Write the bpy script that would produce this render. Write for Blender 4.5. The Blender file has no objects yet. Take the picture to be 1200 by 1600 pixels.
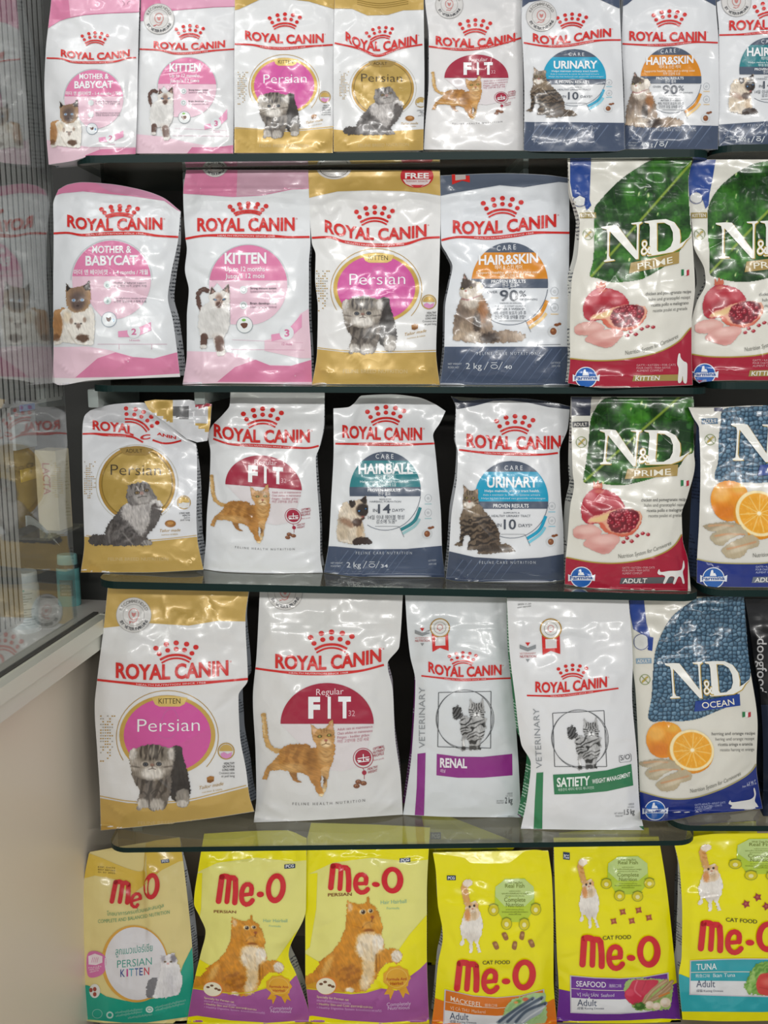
import bpy, bmesh, math, random
import numpy as np
from mathutils import Vector
from mathutils.geometry import tessellate_polygon

SC = bpy.context.scene
COL = SC.collection
# ------------------------------------------------------------------ camera
F, D = 1620.0, 1.62                       # focal length in photo pixels, distance to the shelf fronts
TH = math.atan(300.0 / F)                 # the phone looks slightly down
cam_d = bpy.data.cameras.new('camera')
cam_d.sensor_fit = 'VERTICAL'
cam_d.sensor_height = 36.0
cam_d.lens = 36.0 * F / 1600.0
cam_d.clip_start = 0.02
cam = bpy.data.objects.new('camera', cam_d)
COL.objects.link(cam)
cam.location = (0, -D, 0)
cam.rotation_euler = (math.pi / 2 - TH, 0, 0)
SC.camera = cam
# ------------------------------------------------------------------ light of the shop
w = bpy.data.worlds.new('shop_light')
SC.world = w
w.use_nodes = True
bg = w.node_tree.nodes['Background']
bg.inputs[0].default_value = (0.93, 0.97, 1.0, 1)
bg.inputs[1].default_value = 0.34
def area(name, loc, rot, sx, sy, power, col=(1, .98, .95)):
    l = bpy.data.lights.new(name, 'AREA')
    l.shape = 'RECTANGLE'
    l.size, l.size_y, l.energy, l.color = sx, sy, power, col
    o = bpy.data.objects.new(name, l)
    o.location, o.rotation_euler = loc, rot
    COL.objects.link(o)
    return o
for x_ in (-1.0, 0.0, 1.0):
    area('shop_tube_light', (x_, -1.45, 1.6), (math.radians(42), 0, 0), 0.8, 0.03, 1.8)
for x_ in (-1.3, 0.0, 1.3):
    area('shop_tube_light', (x_, -2.8, .55), (math.radians(75), 0, 0), 1.0, 0.035, 22)  # row lowered below ceiling height as frontal fill for the lower shelves
SC.view_settings.view_transform = 'Standard'
SC.view_settings.look = 'None'
SC.view_settings.exposure = -0.16
SC.view_settings.gamma = 1.0

# ------------------------------------------------------------------ projection helpers
SN, CS = math.sin(TH), math.cos(TH)
def at(px, py, Y):
    px = np.asarray(px, float); py = np.asarray(py, float)
    xc = (px - 600) / F; yc = (800 - py) / F
    dy = CS + yc * SN; dz = -SN + yc * CS
    k = (np.asarray(Y, float) + D) / dy
    return np.stack([xc * k, np.broadcast_to(Y, k.shape).astype(float), dz * k], -1)
def ray_plane(px, py, a, b):              # the point of the tilted board Z = a + b X seen at a pixel
    xc = (px - 600) / F; yc = (800 - py) / F
    dy = CS + yc * SN; dz = -SN + yc * CS
    k = a / (dz - b * xc)
    return np.array([xc * k, dy * k - D, dz * k])

def py_of(Y, Z):                          # picture row of a point on the middle axis
    yc = (Z*CS + SN*(Y + D)) / ((Y + D)*CS - Z*SN); return 800 - F*yc
# ------------------------------------------------------------------ noise
_rt = np.random.RandomState(5).rand(256, 256)
def vnoise(x, y, ox=0):
    x = np.asarray(x, float) + ox * 17.31; y = np.asarray(y, float) + ox * 9.7
    xi = np.floor(x).astype(int); yi = np.floor(y).astype(int)
    fx = x - xi; fy = y - yi
    fx = fx * fx * (3 - 2 * fx); fy = fy * fy * (3 - 2 * fy)
    g = lambda i, j: _rt[i % 256, j % 256]
    return (g(xi, yi) * (1 - fx) + g(xi + 1, yi) * fx) * (1 - fy) + (g(xi, yi + 1) * (1 - fx) + g(xi + 1, yi + 1) * fx) * fy
def spl(xs, ys):
    xs = np.array(xs, float); ys = np.array(ys, float)
    if len(xs) < 3: return lambda t: np.interp(t, xs, ys)
    d = np.diff(ys) / np.diff(xs)
    m = np.concatenate([[d[0]], [0 if a * b <= 0 else 2 * a * b / (a + b) for a, b in zip(d[:-1], d[1:])], [d[-1]]])
    X = np.linspace(xs[0], xs[-1], 300)
    i = np.clip(np.searchsorted(xs, X) - 1, 0, len(xs) - 2)
    h = xs[i + 1] - xs[i]; t = (X - xs[i]) / h
    Yv = (2*t**3-3*t**2+1)*ys[i] + (t**3-2*t**2+t)*h*m[i] + (-2*t**3+3*t**2)*ys[i+1] + (t**3-t**2)*h*m[i+1]
    return lambda q: np.interp(q, X, Yv)
def catmull(pts, n=6, closed=True):
    p = np.array(pts, float); N = len(p); out = []
    for i in range(N if closed else N - 1):
        if closed: a, b, c, d = p[(i-1) % N], p[i], p[(i+1) % N], p[(i+2) % N]
        else: a, b, c, d = p[max(i-1, 0)], p[i], p[i+1], p[min(i+2, N-1)]
        for k in range(n):
            t = k / n
            out.append(0.5*((2*b)+(c-a)*t+(2*a-5*b+4*c-d)*t*t+(3*b-a-3*c+d)*t**3))
    if not closed: out.append(p[-1])
    return np.array(out)
def ell(cx, cy, rx, ry, n=40, a0=0, a1=360, rot=0):
    a = np.radians(np.linspace(a0, a1, n + 1 if a1 - a0 < 360 else n, endpoint=a1 - a0 < 360))
    x = rx * np.cos(a); y = ry * np.sin(a); r = math.radians(rot)
    return np.stack([cx + x*math.cos(r) - y*math.sin(r), cy + x*math.sin(r) + y*math.cos(r)], -1)

# ------------------------------------------------------------------ materials
def lin(c): return np.where(c <= .04045, c / 12.92, ((c + .055) / 1.055) ** 2.4)
def rgb(h): return np.array([int(h[i:i+2], 16) / 255 for i in (0, 2, 4)])
_mats = {}
def bump_nodes(nt, bsdf, strength, scale, dist=.002, crumple=0.0):
    N = nt.nodes; L = nt.links.new
    tc = N.new('ShaderNodeTexCoord'); nz = N.new('ShaderNodeTexNoise'); bp = N.new('ShaderNodeBump')
    nz.inputs['Scale'].default_value = scale; nz.inputs['Detail'].default_value = 3
    bp.inputs['Strength'].default_value = strength; bp.inputs['Distance'].default_value = dist
    L(tc.outputs['Object'], nz.inputs['Vector']); L(nz.outputs['Fac'], bp.inputs['Height'])
    if crumple:                               # flat facets meeting in folds
        n2 = N.new('ShaderNodeTexNoise'); n2.inputs['Scale'].default_value = 14; ad = N.new('ShaderNodeMixRGB'); ad.inputs[0].default_value = .06
        vo = N.new('ShaderNodeTexVoronoi'); vo.inputs['Scale'].default_value = 27; b2 = N.new('ShaderNodeBump')
        L(tc.outputs['Object'], n2.inputs['Vector']); L(tc.outputs['Object'], ad.inputs[1]); L(n2.outputs['Color'], ad.inputs[2]); L(ad.outputs[0], vo.inputs['Vector'])
        b2.inputs['Strength'].default_value = crumple; b2.inputs['Distance'].default_value = .012
        L(vo.outputs['Distance'], b2.inputs['Height']); L(b2.outputs['Normal'], bp.inputs['Normal'])
    L(bp.outputs['Normal'], bsdf.inputs['Normal'])
    if crumple: L(bp.outputs['Normal'], bsdf.inputs['Coat Normal'])
def film(hexc, rough=.2, metal=0.0, bump=.1, scale=55):
    """printed plastic film of one ink colour; 'VC' takes the printed picture's colours"""
    key = (hexc, rough, metal, bump, scale)
    if key in _mats: return _mats[key]
    m = bpy.data.materials.new('film_' + hexc.lower()); m.use_nodes = True
    b = m.node_tree.nodes['Principled BSDF']
    if hexc == 'VC':
        at_ = m.node_tree.nodes.new('ShaderNodeAttribute'); at_.attribute_name = 'print'
        m.node_tree.links.new(at_.outputs['Color'], b.inputs['Base Color'])
    else:
        b.inputs['Base Color'].default_value = (*lin(rgb(hexc)), 1)
    b.inputs['Roughness'].default_value = rough + .06; b.inputs['Metallic'].default_value = metal
    b.inputs['Coat Weight'].default_value = .32; b.inputs['Coat Roughness'].default_value = .11
    if bump: bump_nodes(m.node_tree, b, bump, scale, crumple=.085)
    _mats[key] = m
    return m
GOLD = {'b5913f', 'c9a653', 'd8bb6c', 'c9a85c', 'b08a3c', 'b5974c'}
def ink(h): return film(h, .27, .15) if h in GOLD else film(h)
def side_film(base='c9ccd0', print_='4e5359', per=420.0):
    """bag gusset printed with close lines of very small print"""
    key = ('side', base, print_, per)
    if key in _mats: return _mats[key]
    m = bpy.data.materials.new('film_small_print'); m.use_nodes = True
    nt = m.node_tree; N = nt.nodes; b = N['Principled BSDF']
    tc = N.new('ShaderNodeTexCoord'); sp = N.new('ShaderNodeSeparateXYZ'); mu = N.new('ShaderNodeMath'); sn = N.new('ShaderNodeMath')
    mu.operation = 'MULTIPLY'; mu.inputs[1].default_value = per * 2.6; sn.operation = 'SINE'
    nz = N.new('ShaderNodeTexNoise'); nz.inputs['Scale'].default_value = 26
    n2 = N.new('ShaderNodeTexNoise'); n2.inputs['Scale'].default_value = 420
    g = N.new('ShaderNodeMath'); g.operation = 'GREATER_THAN'; g.inputs[1].default_value = .1
    g2 = N.new('ShaderNodeMath'); g2.operation = 'GREATER_THAN'; g2.inputs[1].default_value = .47
    g3 = N.new('ShaderNodeMath'); g3.operation = 'GREATER_THAN'; g3.inputs[1].default_value = .45
    mm = N.new('ShaderNodeMath'); mm.operation = 'MULTIPLY'; m3 = N.new('ShaderNodeMath'); m3.operation = 'MULTIPLY'
    mx = N.new('ShaderNodeMixRGB'); mx.inputs[1].default_value = (*lin(rgb(base)), 1); mx.inputs[2].default_value = (*lin(rgb(print_)), 1)
    L = nt.links.new
    L(tc.outputs['Object'], sp.inputs[0]); L(sp.outputs['Z'], mu.inputs[0]); L(mu.outputs[0], sn.inputs[0]); L(sn.outputs[0], g.inputs[0])
    L(tc.outputs['Object'], nz.inputs['Vector']); L(nz.outputs['Fac'], g2.inputs[0]); L(tc.outputs['Object'], n2.inputs['Vector']); L(n2.outputs['Fac'], g3.inputs[0])
    L(g.outputs[0], mm.inputs[0]); L(g2.outputs[0], mm.inputs[1]); L(mm.outputs[0], m3.inputs[0]); L(g3.outputs[0], m3.inputs[1])
    L(m3.outputs[0], mx.inputs[0]); L(mx.outputs[0], b.inputs['Base Color'])
    b.inputs['Roughness'].default_value = .3
    _mats[key] = m
    return m
def plain(name, hexc, rough=.5, metal=0.0, spec=.5, noise=None):
    if name in _mats: return _mats[name]
    m = bpy.data.materials.new(name); m.use_nodes = True
    b = m.node_tree.nodes['Principled BSDF']
    b.inputs['Base Color'].default_value = (*lin(rgb(hexc)), 1)
    b.inputs['Roughness'].default_value = rough; b.inputs['Metallic'].default_value = metal
    b.inputs['Specular IOR Level'].default_value = spec
    if noise: bump_nodes(m.node_tree, b, noise[0], noise[1])
    _mats[name] = m
    return m

# ------------------------------------------------------------------ objects
def mesh_obj(name, V, Fc, mats, idx=None, parent=None, smooth=True, normals=None, cols=None, sharp=None):
    me = bpy.data.meshes.new(name)
    me.from_pydata([tuple(v) for v in V], [], [tuple(f) for f in Fc])
    for m in mats: me.materials.append(m)
    if idx is not None: me.polygons.foreach_set('material_index', np.asarray(idx, np.int32))
    if smooth: me.polygons.foreach_set('use_smooth', np.ones(len(me.polygons), bool))
    if cols is not None:
        a = me.color_attributes.new('print', 'FLOAT_COLOR', 'POINT')
        a.data.foreach_set('color', np.concatenate([cols, np.ones((len(cols), 1))], 1).astype(np.float32).ravel())
    me.update()
    if sharp: me.set_sharp_from_angle(angle=math.radians(sharp))
    if normals is not None: me.normals_split_custom_set_from_vertices([tuple(n) for n in normals])
    o = bpy.data.objects.new(name, me)
    COL.objects.link(o)
    if parent is not None: o.parent = parent
    return o
def tag(o, label=None, cat=None, group=None, kind=None):
    if label: o['label'] = label
    if cat: o['category'] = cat
    if group: o['group'] = group
    if kind: o['kind'] = kind
    return o
def empty(name, loc, label, cat, group=None):
    o = bpy.data.objects.new(name, None); o.empty_display_size = .02
    o.location = loc; COL.objects.link(o)
    return tag(o, label, cat, group)
def bm_obj(name, bm, mats, parent=None, smooth=False, sharp=None):
    me = bpy.data.meshes.new(name); bm.normal_update(); bm.to_mesh(me); bm.free()
    for m in (mats if isinstance(mats, (list, tuple)) else [mats]): me.materials.append(m)
    if smooth:
        me.polygons.foreach_set('use_smooth', np.ones(len(me.polygons), bool))
        me.set_sharp_from_angle(angle=math.radians(sharp or 35))
    o = bpy.data.objects.new(name, me); COL.objects.link(o)
    if parent is not None: o.parent = parent
    return o

# ------------------------------------------------------------------ lettering
_txt = {}
def glyphs(s, bold):
    k = (s, bold)
    if k not in _txt:
        c = bpy.data.curves.new('t', 'FONT'); c.body = s; c.resolution_u = 3 if len(s) < 14 else 2; c.offset = bold
        o = bpy.data.objects.new('t', c); COL.objects.link(o)
        me = bpy.data.meshes.new_from_object(o)
        V = np.array([v.co[:2] for v in me.vertices]) if len(me.vertices) else np.zeros((0, 2))
        Fc = [tuple(p.vertices) for p in me.polygons]
        bpy.data.objects.remove(o); bpy.data.curves.remove(c); bpy.data.meshes.remove(me)
        _txt[k] = (V, Fc)
    return _txt[k]
def grid_cut(V, Fc, step):
    """cut flat polygons along a regular lattice so that they can follow a bag's creases"""
    bm = bmesh.new(); vs = [bm.verts.new((x, y, 0)) for x, y in V]
    for f in Fc:
        try: bm.faces.new([vs[i] for i in f])
        except ValueError: pass
    lo, hi = V.min(0), V.max(0)
    for ax in (0, 1):
        n = Vector((1, 0, 0)) if ax == 0 else Vector((0, 1, 0))
        for q in np.arange(math.floor(lo[ax] / step) * step + step, hi[ax], step):
            co = Vector((q, 0, 0)) if ax == 0 else Vector((0, q, 0))
            bmesh.ops.bisect_plane(bm, geom=bm.verts[:] + bm.edges[:] + bm.faces[:], plane_co=co, plane_no=n, dist=1e-5)
    bm.verts.index_update()
    V2 = np.array([v.co[:2] for v in bm.verts]); F2 = [tuple(v.index for v in f.verts) for f in bm.faces]
    bm.free()
    return V2, F2

# ------------------------------------------------------------------ printed pictures
class Pic:
    """a printed photograph: colour samples on a lattice, cut out along its outline"""
    def __init__(s, x0, y0, x1, y1, step, seed=0):
        s.xs = np.arange(x0, x1 + step, step); s.ys = np.arange(y0, y1 + step, step)
        s.X, s.Y = np.meshgrid(s.xs, s.ys); s.c = np.zeros(s.X.shape + (3,)) + .6; s.a = np.zeros(s.X.shape); s.seed = seed; s.st = step
    def sdf(s, pts):
        d = np.full(s.X.shape, 1e9); ins = np.zeros(s.X.shape, bool); N = len(pts)
        for i in range(N):
            ax, ay = pts[i]; bx, by = pts[(i + 1) % N]
            ex, ey = bx - ax, by - ay; L = ex*ex + ey*ey + 1e-9
            t = np.clip(((s.X-ax)*ex + (s.Y-ay)*ey) / L, 0, 1)
            d = np.minimum(d, (s.X-ax-t*ex)**2 + (s.Y-ay-t*ey)**2)
            cond = ((ay > s.Y) != (by > s.Y)) & (s.X < (bx-ax)*(s.Y-ay)/(by-ay+1e-12) + ax)
            ins ^= cond
        d = np.sqrt(d)
        return np.where(ins, d, -d)
    def put(s, d, col, feather, op, inner, fur):
        s.seed += 1
        if fur: d = d + (vnoise(s.X / 9, s.Y / 9, s.seed) - .5) * fur * 2 + (vnoise(s.X / 4, s.Y / 4, s.seed + 3) - .5) * fur
        a = np.clip(d / feather + .5, 0, 1) * op
        if inner: a = a * (s.a > .4)
        col = rgb(col) if isinstance(col, str) else np.asarray(col)
        s.c += (col - s.c) * a[..., None]
        if not inner: s.a = np.maximum(s.a, a)
        return s
    def poly(s, pts, col, feather=5, fur=5, op=1, inner=False, smooth=True):
        return s.put(s.sdf(catmull(pts) if smooth else np.array(pts, float)), col, feather, op, inner, fur)
    def ell(s, cx, cy, rx, ry, col, feather=5, fur=0, op=1, inner=True, rot=0):
        r = math.radians(rot); x = (s.X-cx)*math.cos(r) + (s.Y-cy)*math.sin(r); y = -(s.X-cx)*math.sin(r) + (s.Y-cy)*math.cos(r)
        q = np.sqrt((x/rx)**2 + (y/ry)**2)
        return s.put((1 - q) * min(rx, ry), col, feather, op, inner, fur)
    def line(s, pts, wd, col, feather=4, op=1, inner=True, fur=0, closed=False):
        p = catmull(pts, 6, closed); d = np.full(s.X.shape, 1e9)
        for a, b in zip(p[:-1], p[1:]):
            e = b - a; L = e @ e + 1e-9; t = np.clip(((s.X-a[0])*e[0] + (s.Y-a[1])*e[1]) / L, 0, 1)
            d = np.minimum(d, (s.X-a[0]-t*e[0])**2 + (s.Y-a[1]-t*e[1])**2)
        return s.put(wd / 2 - np.sqrt(d), col, feather, op, inner, fur)
    def stripes(s, cx, cy, rx, ry, ang, per, col, op=.7, warp=14, duty=.5):
        a = math.radians(ang); q = np.sqrt(((s.X-cx)/rx)**2 + ((s.Y-cy)/ry)**2)
        u = (s.X*math.cos(a) + s.Y*math.sin(a)) + (vnoise(s.X/26, s.Y/26, s.seed) - .5) * warp * 2
        v = np.clip((np.sin(u / per * 2 * math.pi) + (duty - .5) * 2) * 1.6 + .2, 0, 1)
        m = v * np.clip((1 - q) * 4, 0, 1) * op * (s.a > .4)
        s.seed += 1
        s.c += (rgb(col) - s.c) * m[..., None]
        return s
    def furry(s, amt=.18, ang=70, fine=4.5, long=22):
        a = math.radians(ang); u = s.X*math.cos(a) + s.Y*math.sin(a); v = -s.X*math.sin(a) + s.Y*math.cos(a)
        n = vnoise(u / long, v / fine, s.seed + 11) * .6 + vnoise(u / 30, v / 30, s.seed + 5) * .4
        s.c *= (1 + (n - .5) * 2 * amt)[..., None]; s.c = np.clip(s.c, 0, 1); s.seed += 1
        return s

# ------------------------------------------------------------------ bags
class Bag:
    def __init__(b, label, zoom, L, R, T, B, th, shelf, group, seed, base='e6e7e9', side=None, creases=(), zipy=None, lean=0.0, ceil=None, amp=1.0, name='cat_food_bag', cat='pet food bag', ybot=None, rough=.2, metal=0., fold=True, ):
        b.z = zoom; ox, oy, k = zoom
        P = lambda x, y: (ox + x / k, oy + y / k)
        if not isinstance(T, (list, tuple)): T = [(0, T), (1, T)]
        if not isinstance(B, (list, tuple)): B = [(0, B), (1, B)]
        b.yT = spl([q[0] for q in T], [oy + q[1] / k for q in T]); b.yB = spl([q[0] for q in B], [oy + q[1] / k for q in B])
        def edge(E, s):
            y0, y1 = float(b.yT(s)), float(b.yB(s)); pts = [P(*e) for e in E]
            tt = [(y - y0) / (y1 - y0) for x, y in pts]; tt[0] = 0; tt[-1] = 1
            for i in range(1, len(tt)): tt[i] = max(tt[i], tt[i-1] + .01)
            tt = np.array(tt) / tt[-1]
            return spl(tt, [p[0] for p in pts])
        b.xL = edge(L, 0); b.xR = edge(R, 1)
        b.seed = seed; b.th_max = th; b.amp = amp
        rs = np.random.RandomState(seed)
        ss = np.linspace(0, 1, 21)
        i = int(np.argmax(b.yB(ss))); sl = ss[i]; xb = float(b.xL(1.) * (1-sl) + b.xR(1.) * sl)
        p0 = ray_plane(xb, float(b.yB(sl)), *shelf)
        b.Yb = p0[1] if ybot is None else ybot
        b.lean = lean; b.pl = shelf if shelf[0] < -.02 else None
        b.Yc = b.Yb + .9 * th
        if ceil is not None:                       # the top has to stay below the shelf above it
            y0 = float(np.min(b.yT(ss))); yc = (800 - y0) / F; dy = CS + yc*SN; dz = -SN + yc*CS
            if dz < 0:
                need = ceil / dz * dy - D + .012
                b.lean = max(b.lean, need - b.Yc)
        W = float(b.xR(.5) - b.xL(.5)); H = float(b.yB(.5) - b.yT(.5)); x0, y0 = float(b.xL(.5)), float(b.yT(.5))
        b.W, b.H = W, H
        cr = []
        for q in range(26):
            top = rs.rand() < .45
            cx = x0 + rs.rand() * W; cy = y0 + (rs.uniform(.06, .33) if top else rs.uniform(.3, 1)) * H
            a = rs.choice([.5, -.5, 1.1, -1.1, 1.45, 0.1]) + rs.normal() * .25
            cr.append((cx, cy, math.cos(a), math.sin(a), rs.uniform(.06, .22) * W, rs.uniform(2.2, 4.6), rs.choice([-1, 1, 1]) * rs.uniform(.0005, .0016) * amp))
        for sx, xe in ((1, b.xL(.93)), (-1, b.xR(.93))):
            if fold: cr.append((float(xe) + sx*.10*W, y0 + .945*H, .80, .60*sx, .13*W, 3., .0022))
        for c in creases:
            (ax, ay), (bx, by) = P(c[0], c[1]), P(c[2], c[3]); L_ = math.hypot(bx-ax, by-ay)
            cr.append(((ax+bx)/2, (ay+by)/2, (bx-ax)/L_, (by-ay)/L_, L_*.55, c[4] / k, c[5]))
        b.cr = [(q[0], q[1], q[2], q[3], q[4], max(q[5], 2.2), max(-1, min(1, q[6] / (max(q[5], 2.2)*.00052))) * max(q[5], 2.2)*.00052) for q in cr]; b.zipy = zipy
        b.root = None; b.parts = {}; b.base = base
        b.m_own()
        b.build_body(label, group, name, cat, side or side_film(), film(base, rough, metal))
    # frames: where the printed design lies on the bag
    def m_own(b): ox, oy, k = b.z; b.A = np.array([[1/k, 0, ox], [0, 1/k, oy]]); b.sc = 1 / k; return b
    def frame(b, ref, to, tilt=0, shear=0):
        """ref circle (cx,cy,rx,ry) of the design onto this bag's circle; tilt = dy per dx"""
        ox, oy, k = b.z; sx = to[2] / ref[2]; sy = to[3] / ref[3]
        M = np.array([[sx, shear*sy, 0], [tilt*sx, sy, 0]]) / k
        c = np.array([ox + to[0]/k, oy + to[1]/k]) - M[:, :2] @ np.array(ref[:2])
        M[:, 2] = c; b.A = M; b.sc = math.sqrt(abs(sx*sy)) / k; return b
    def frame3(b, src, dst):
        ox, oy, k = b.z; S = np.array([[x, y, 1] for x, y in src], float); Dd = np.array([[ox + x/k, oy + y/k] for x, y in dst])
        b.A = np.linalg.solve(S, Dd).T; b.sc = math.sqrt(abs(np.linalg.det(b.A[:, :2]))); return b
    def m(b, pts): p = np.asarray(pts, float); return p @ b.A[:, :2].T + b.A[:, 2]
    # surface
    def inv(b, px, py):
        s = np.full(np.shape(px), .5); t = s.copy()
        for _ in range(9):
            sc = np.clip(s, -.2, 1.2)
            y0, y1 = b.yT(sc), b.yB(sc); t = (py - y0) / (y1 - y0); tc = np.clip(t, 0, 1)
            x0, x1 = b.xL(tc), b.xR(tc); s = (px - x0) / (x1 - x0)
        return s, t
    def thick(b, t): return b.th_max * np.interp(t, [0, .03, .10, .18, .3, .45, .6, .85, .95, 1], [.07, .09, .22, .42, .68, .88, 1, 1, .96, .9])
    def prof(b, s): return 1 - .42 * np.abs(np.clip(2*s-1, -1, 1)) ** 3
    def wr(b, px, py, s, t):
        w_ = (vnoise(px/46, py/46, b.seed) - .5) * .0075 + (vnoise(px/19, py/19, b.seed+2) - .5) * .0026 + (vnoise(px/8, py/10, b.seed+4) - .5) * .0006
        ct = np.exp(-((t - .17)/.12)**2); w_ = w_ * (1 + .8*ct) * b.amp
        for cx, cy, ux, uy, L_, wd, A in b.cr:
            dx, dy = px-cx, py-cy; al = dx*ux + dy*uy; ac = -dx*uy + dy*ux
            w_ = w_ + A * np.exp(-(np.sqrt(ac*ac + 1.2) - 1.1)/wd) * np.exp(-(al/L_)**2)
        if b.zipy is not None:
            d = (t - b.zipy) * b.H
            w_ = w_ + .0009*np.exp(-(d/1.6)**2) - .0006*np.exp(-((d-4)/2.)**2)
        return w_ * np.clip(np.minimum(np.minimum(s, 1-s)*9 + .15, np.minimum(t, 1-t)*14 + .15), 0, 1)
    def Y(b, px, py):
        s, t = b.inv(px, py); sc = np.clip(s, 0, 1); tc = np.clip(t, 0, 1)
        return b.rest(px, py, b.Yc + b.lean*(1-tc) - b.thick(tc)*b.prof(sc) - b.wr(px, py, sc, tc))
    def rest(b, px, py, Y):
        """the film lies on the shelf, it does not sink into it"""
        if b.pl is None: return Y
        a, c = b.pl; xc = (px-600)/F; yc = (800-py)/F; dy = CS + yc*SN; dz = -SN + yc*CS
        k = (a + .0008) / (dz - c*xc)
        return np.where(dz - c*xc < -1e-3, np.minimum(Y, dy*np.abs(k) - D), Y)
    def world(b, px, py, lift=0): return at(px, py, b.Y(px, py) - lift)
    def normals(b, px, py):
        e = .7; du = b.world(px+e, py) - b.world(px-e, py); dv = b.world(px, py+e) - b.world(px, py-e)
        n = np.cross(dv, du); n /= np.linalg.norm(n, axis=-1, keepdims=True) + 1e-12
        v = b.world(px, py) + np.array([0, D, 0])
        return np.where((n*v).sum(-1, keepdims=True) > 0, -n, n)
    def build_body(b, label, group, name, cat, side, front):
        ns = max(24, int(b.W / 3.2)); nt = max(30, int(b.H / 3.2))
        S, T = np.meshgrid(np.linspace(0, 1, ns+1), np.linspace(0, 1, nt+1))
        px = b.xL(T)*(1-S) + b.xR(T)*S; py = b.yT(S)*(1-T) + b.yB(S)*T
        Yf = b.rest(px, py, b.Yc + b.lean*(1-T) - b.thick(T)*b.prof(S) - b.wr(px, py, S, T))
        fr = at(px, py, Yf)
        yc = b.Yc + b.lean*(1-T[:, 0]); th = b.thick(T[:, 0])
        le, re = fr[:, 0], fr[:, -1]
        def shift(p, dx, Y): q = p.copy(); q[:, 0] += dx; q[:, 1] = Y; return q
        nb = 7; sb = np.linspace(1, 0, nb); bs = []
        for q in sb:
            p = le*(1-q) + re*q; p = p.copy(); p[:, 1] = yc + th*(1 - .42*abs(2*q-1)**3) + .0008; bs.append(p)
        rows = np.concatenate([fr, shift(re, -.45*th, yc)[:, None], np.stack(bs, 1), shift(le, .45*th, yc)[:, None]], 1)
        n = rows.shape[1]; V = rows.reshape(-1, 3)
        b.base_pt = np.array([V[:, 0].mean(), b.Yc, V[:, 2].min()])
        V = V - b.base_pt; Fc = []; mi = []
        for r in range(nt):
            for c in range(n):
                c2 = (c + 1) % n
                Fc.append((r*n + c, r*n + c2, (r+1)*n + c2, (r+1)*n + c)); mi.append(0 if c < ns else 1)
        Fc.append(tuple(range(n))); mi.append(0)
        Fc.append(tuple(nt*n + c for c in reversed(range(n)))); mi.append(0)
        b.root = empty(name, tuple(b.base_pt), label, cat, group)
        Fc = [tuple(reversed(f)) for f in Fc]
        mesh_obj('bag_body', V, Fc, [front, side], mi, b.root, sharp=50)
    # printing ---------------------------------------------------------
    def _add(b, part, V, Fc, col, layer, cols=None):
        s, t = b.inv(V[:, 0], V[:, 1])
        ok = (s > -.004) & (s < 1.004) & (t > -.003) & (t < 1.003)
        Fc = [f for f in Fc if all(ok[i] for i in f)]
        if not Fc: return
        b.parts.setdefault(part, []).append((V, Fc, col, layer, cols))
    def fill(b, part, col, pts, layer=1, smooth=False, raw=False):
        p = catmull(pts) if smooth else np.asarray(pts, float)
        p = p if raw else b.m(p)
        tri = tessellate_polygon([[Vector((x, y, 0)) for x, y in p]])
        V, Fc = grid_cut(p, tri, 4.5)
        b._add(part, V, Fc, col, layer); return b
    def band(b, part, col, pts, layer=1):
        """an area that runs out over the bag's edges: cut off exactly at them"""
        p = b.m(pts); tri = tessellate_polygon([[Vector((x, y, 0)) for x, y in p]])
        V, Fc = grid_cut(p, tri, 4.5)
        s, t = b.inv(V[:, 0], V[:, 1]); bm = bmesh.new(); vs = [bm.verts.new((x, y, 0)) for x, y in zip(s, t)]
        for f in Fc:
            try: bm.faces.new([vs[i] for i in f])
            except ValueError: pass
        for co, no in (((0.001, 0, 0), (-1, 0, 0)), ((.999, 0, 0), (1, 0, 0)), ((0, .001, 0), (0, -1, 0)), ((0, .999, 0), (0, 1, 0))):
            bmesh.ops.bisect_plane(bm, geom=bm.verts[:] + bm.edges[:] + bm.faces[:], plane_co=co, plane_no=no, clear_outer=True, dist=1e-6)
        bm.verts.index_update()
        ST = np.array([v.co[:2] for v in bm.verts]); F2 = [tuple(v.index for v in f.verts) for f in bm.faces]; bm.free()
        if len(ST) == 0: return b
        s, t = ST[:, 0], ST[:, 1]
        V = np.stack([b.xL(t)*(1-s) + b.xR(t)*s, b.yT(s)*(1-t) + b.yB(s)*t], -1)
        if part == 'printed_band': part = 'top_band' if t.mean() < .42 else 'foot_band' if t.mean() > .72 or np.ptp(ST[:, 0]) > .9 else 'side_band'
        b._add(part, V, F2, col, layer); return b
    def ring(b, part, col, cx, cy, rx, ry, wd, layer=2, a0=0, a1=360, rot=0):
        n = max(12, int(abs(a1-a0)/7)); o = b.m(ell(cx, cy, rx, ry, n, a0, a1-1e-3, rot)); i = b.m(ell(cx, cy, rx-wd, ry-wd, n, a0, a1-1e-3, rot))
        N = len(o); V = np.concatenate([o, i]); Fc = [(k, k+1, N+k+1, N+k) for k in range(N-1)]
        b._add(part, V, Fc, col, layer); return b
    def disc(b, part, col, cx, cy, r, ry=None, layer=3, n=24): return b.fill(part, col, ell(cx, cy, r, ry or r, n), layer)
    def line(b, part, col, pts, wd, layer=2, cap=False, smooth=True):
        p = b.m(catmull(pts, 8, False) if smooth and len(pts) > 2 else np.array(pts, float))
        seg = np.hypot(*np.diff(p, axis=0).T); u = np.concatenate([[0], np.cumsum(seg)]); n = max(2, int(u[-1] / 4))
        q = np.linspace(0, u[-1], n+1); p = np.stack([np.interp(q, u, p[:, 0]), np.interp(q, u, p[:, 1])], -1)
        d = np.gradient(p, axis=0); d /= np.linalg.norm(d, axis=1, keepdims=True) + 1e-9; nn = np.stack([-d[:, 1], d[:, 0]], -1)
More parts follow.
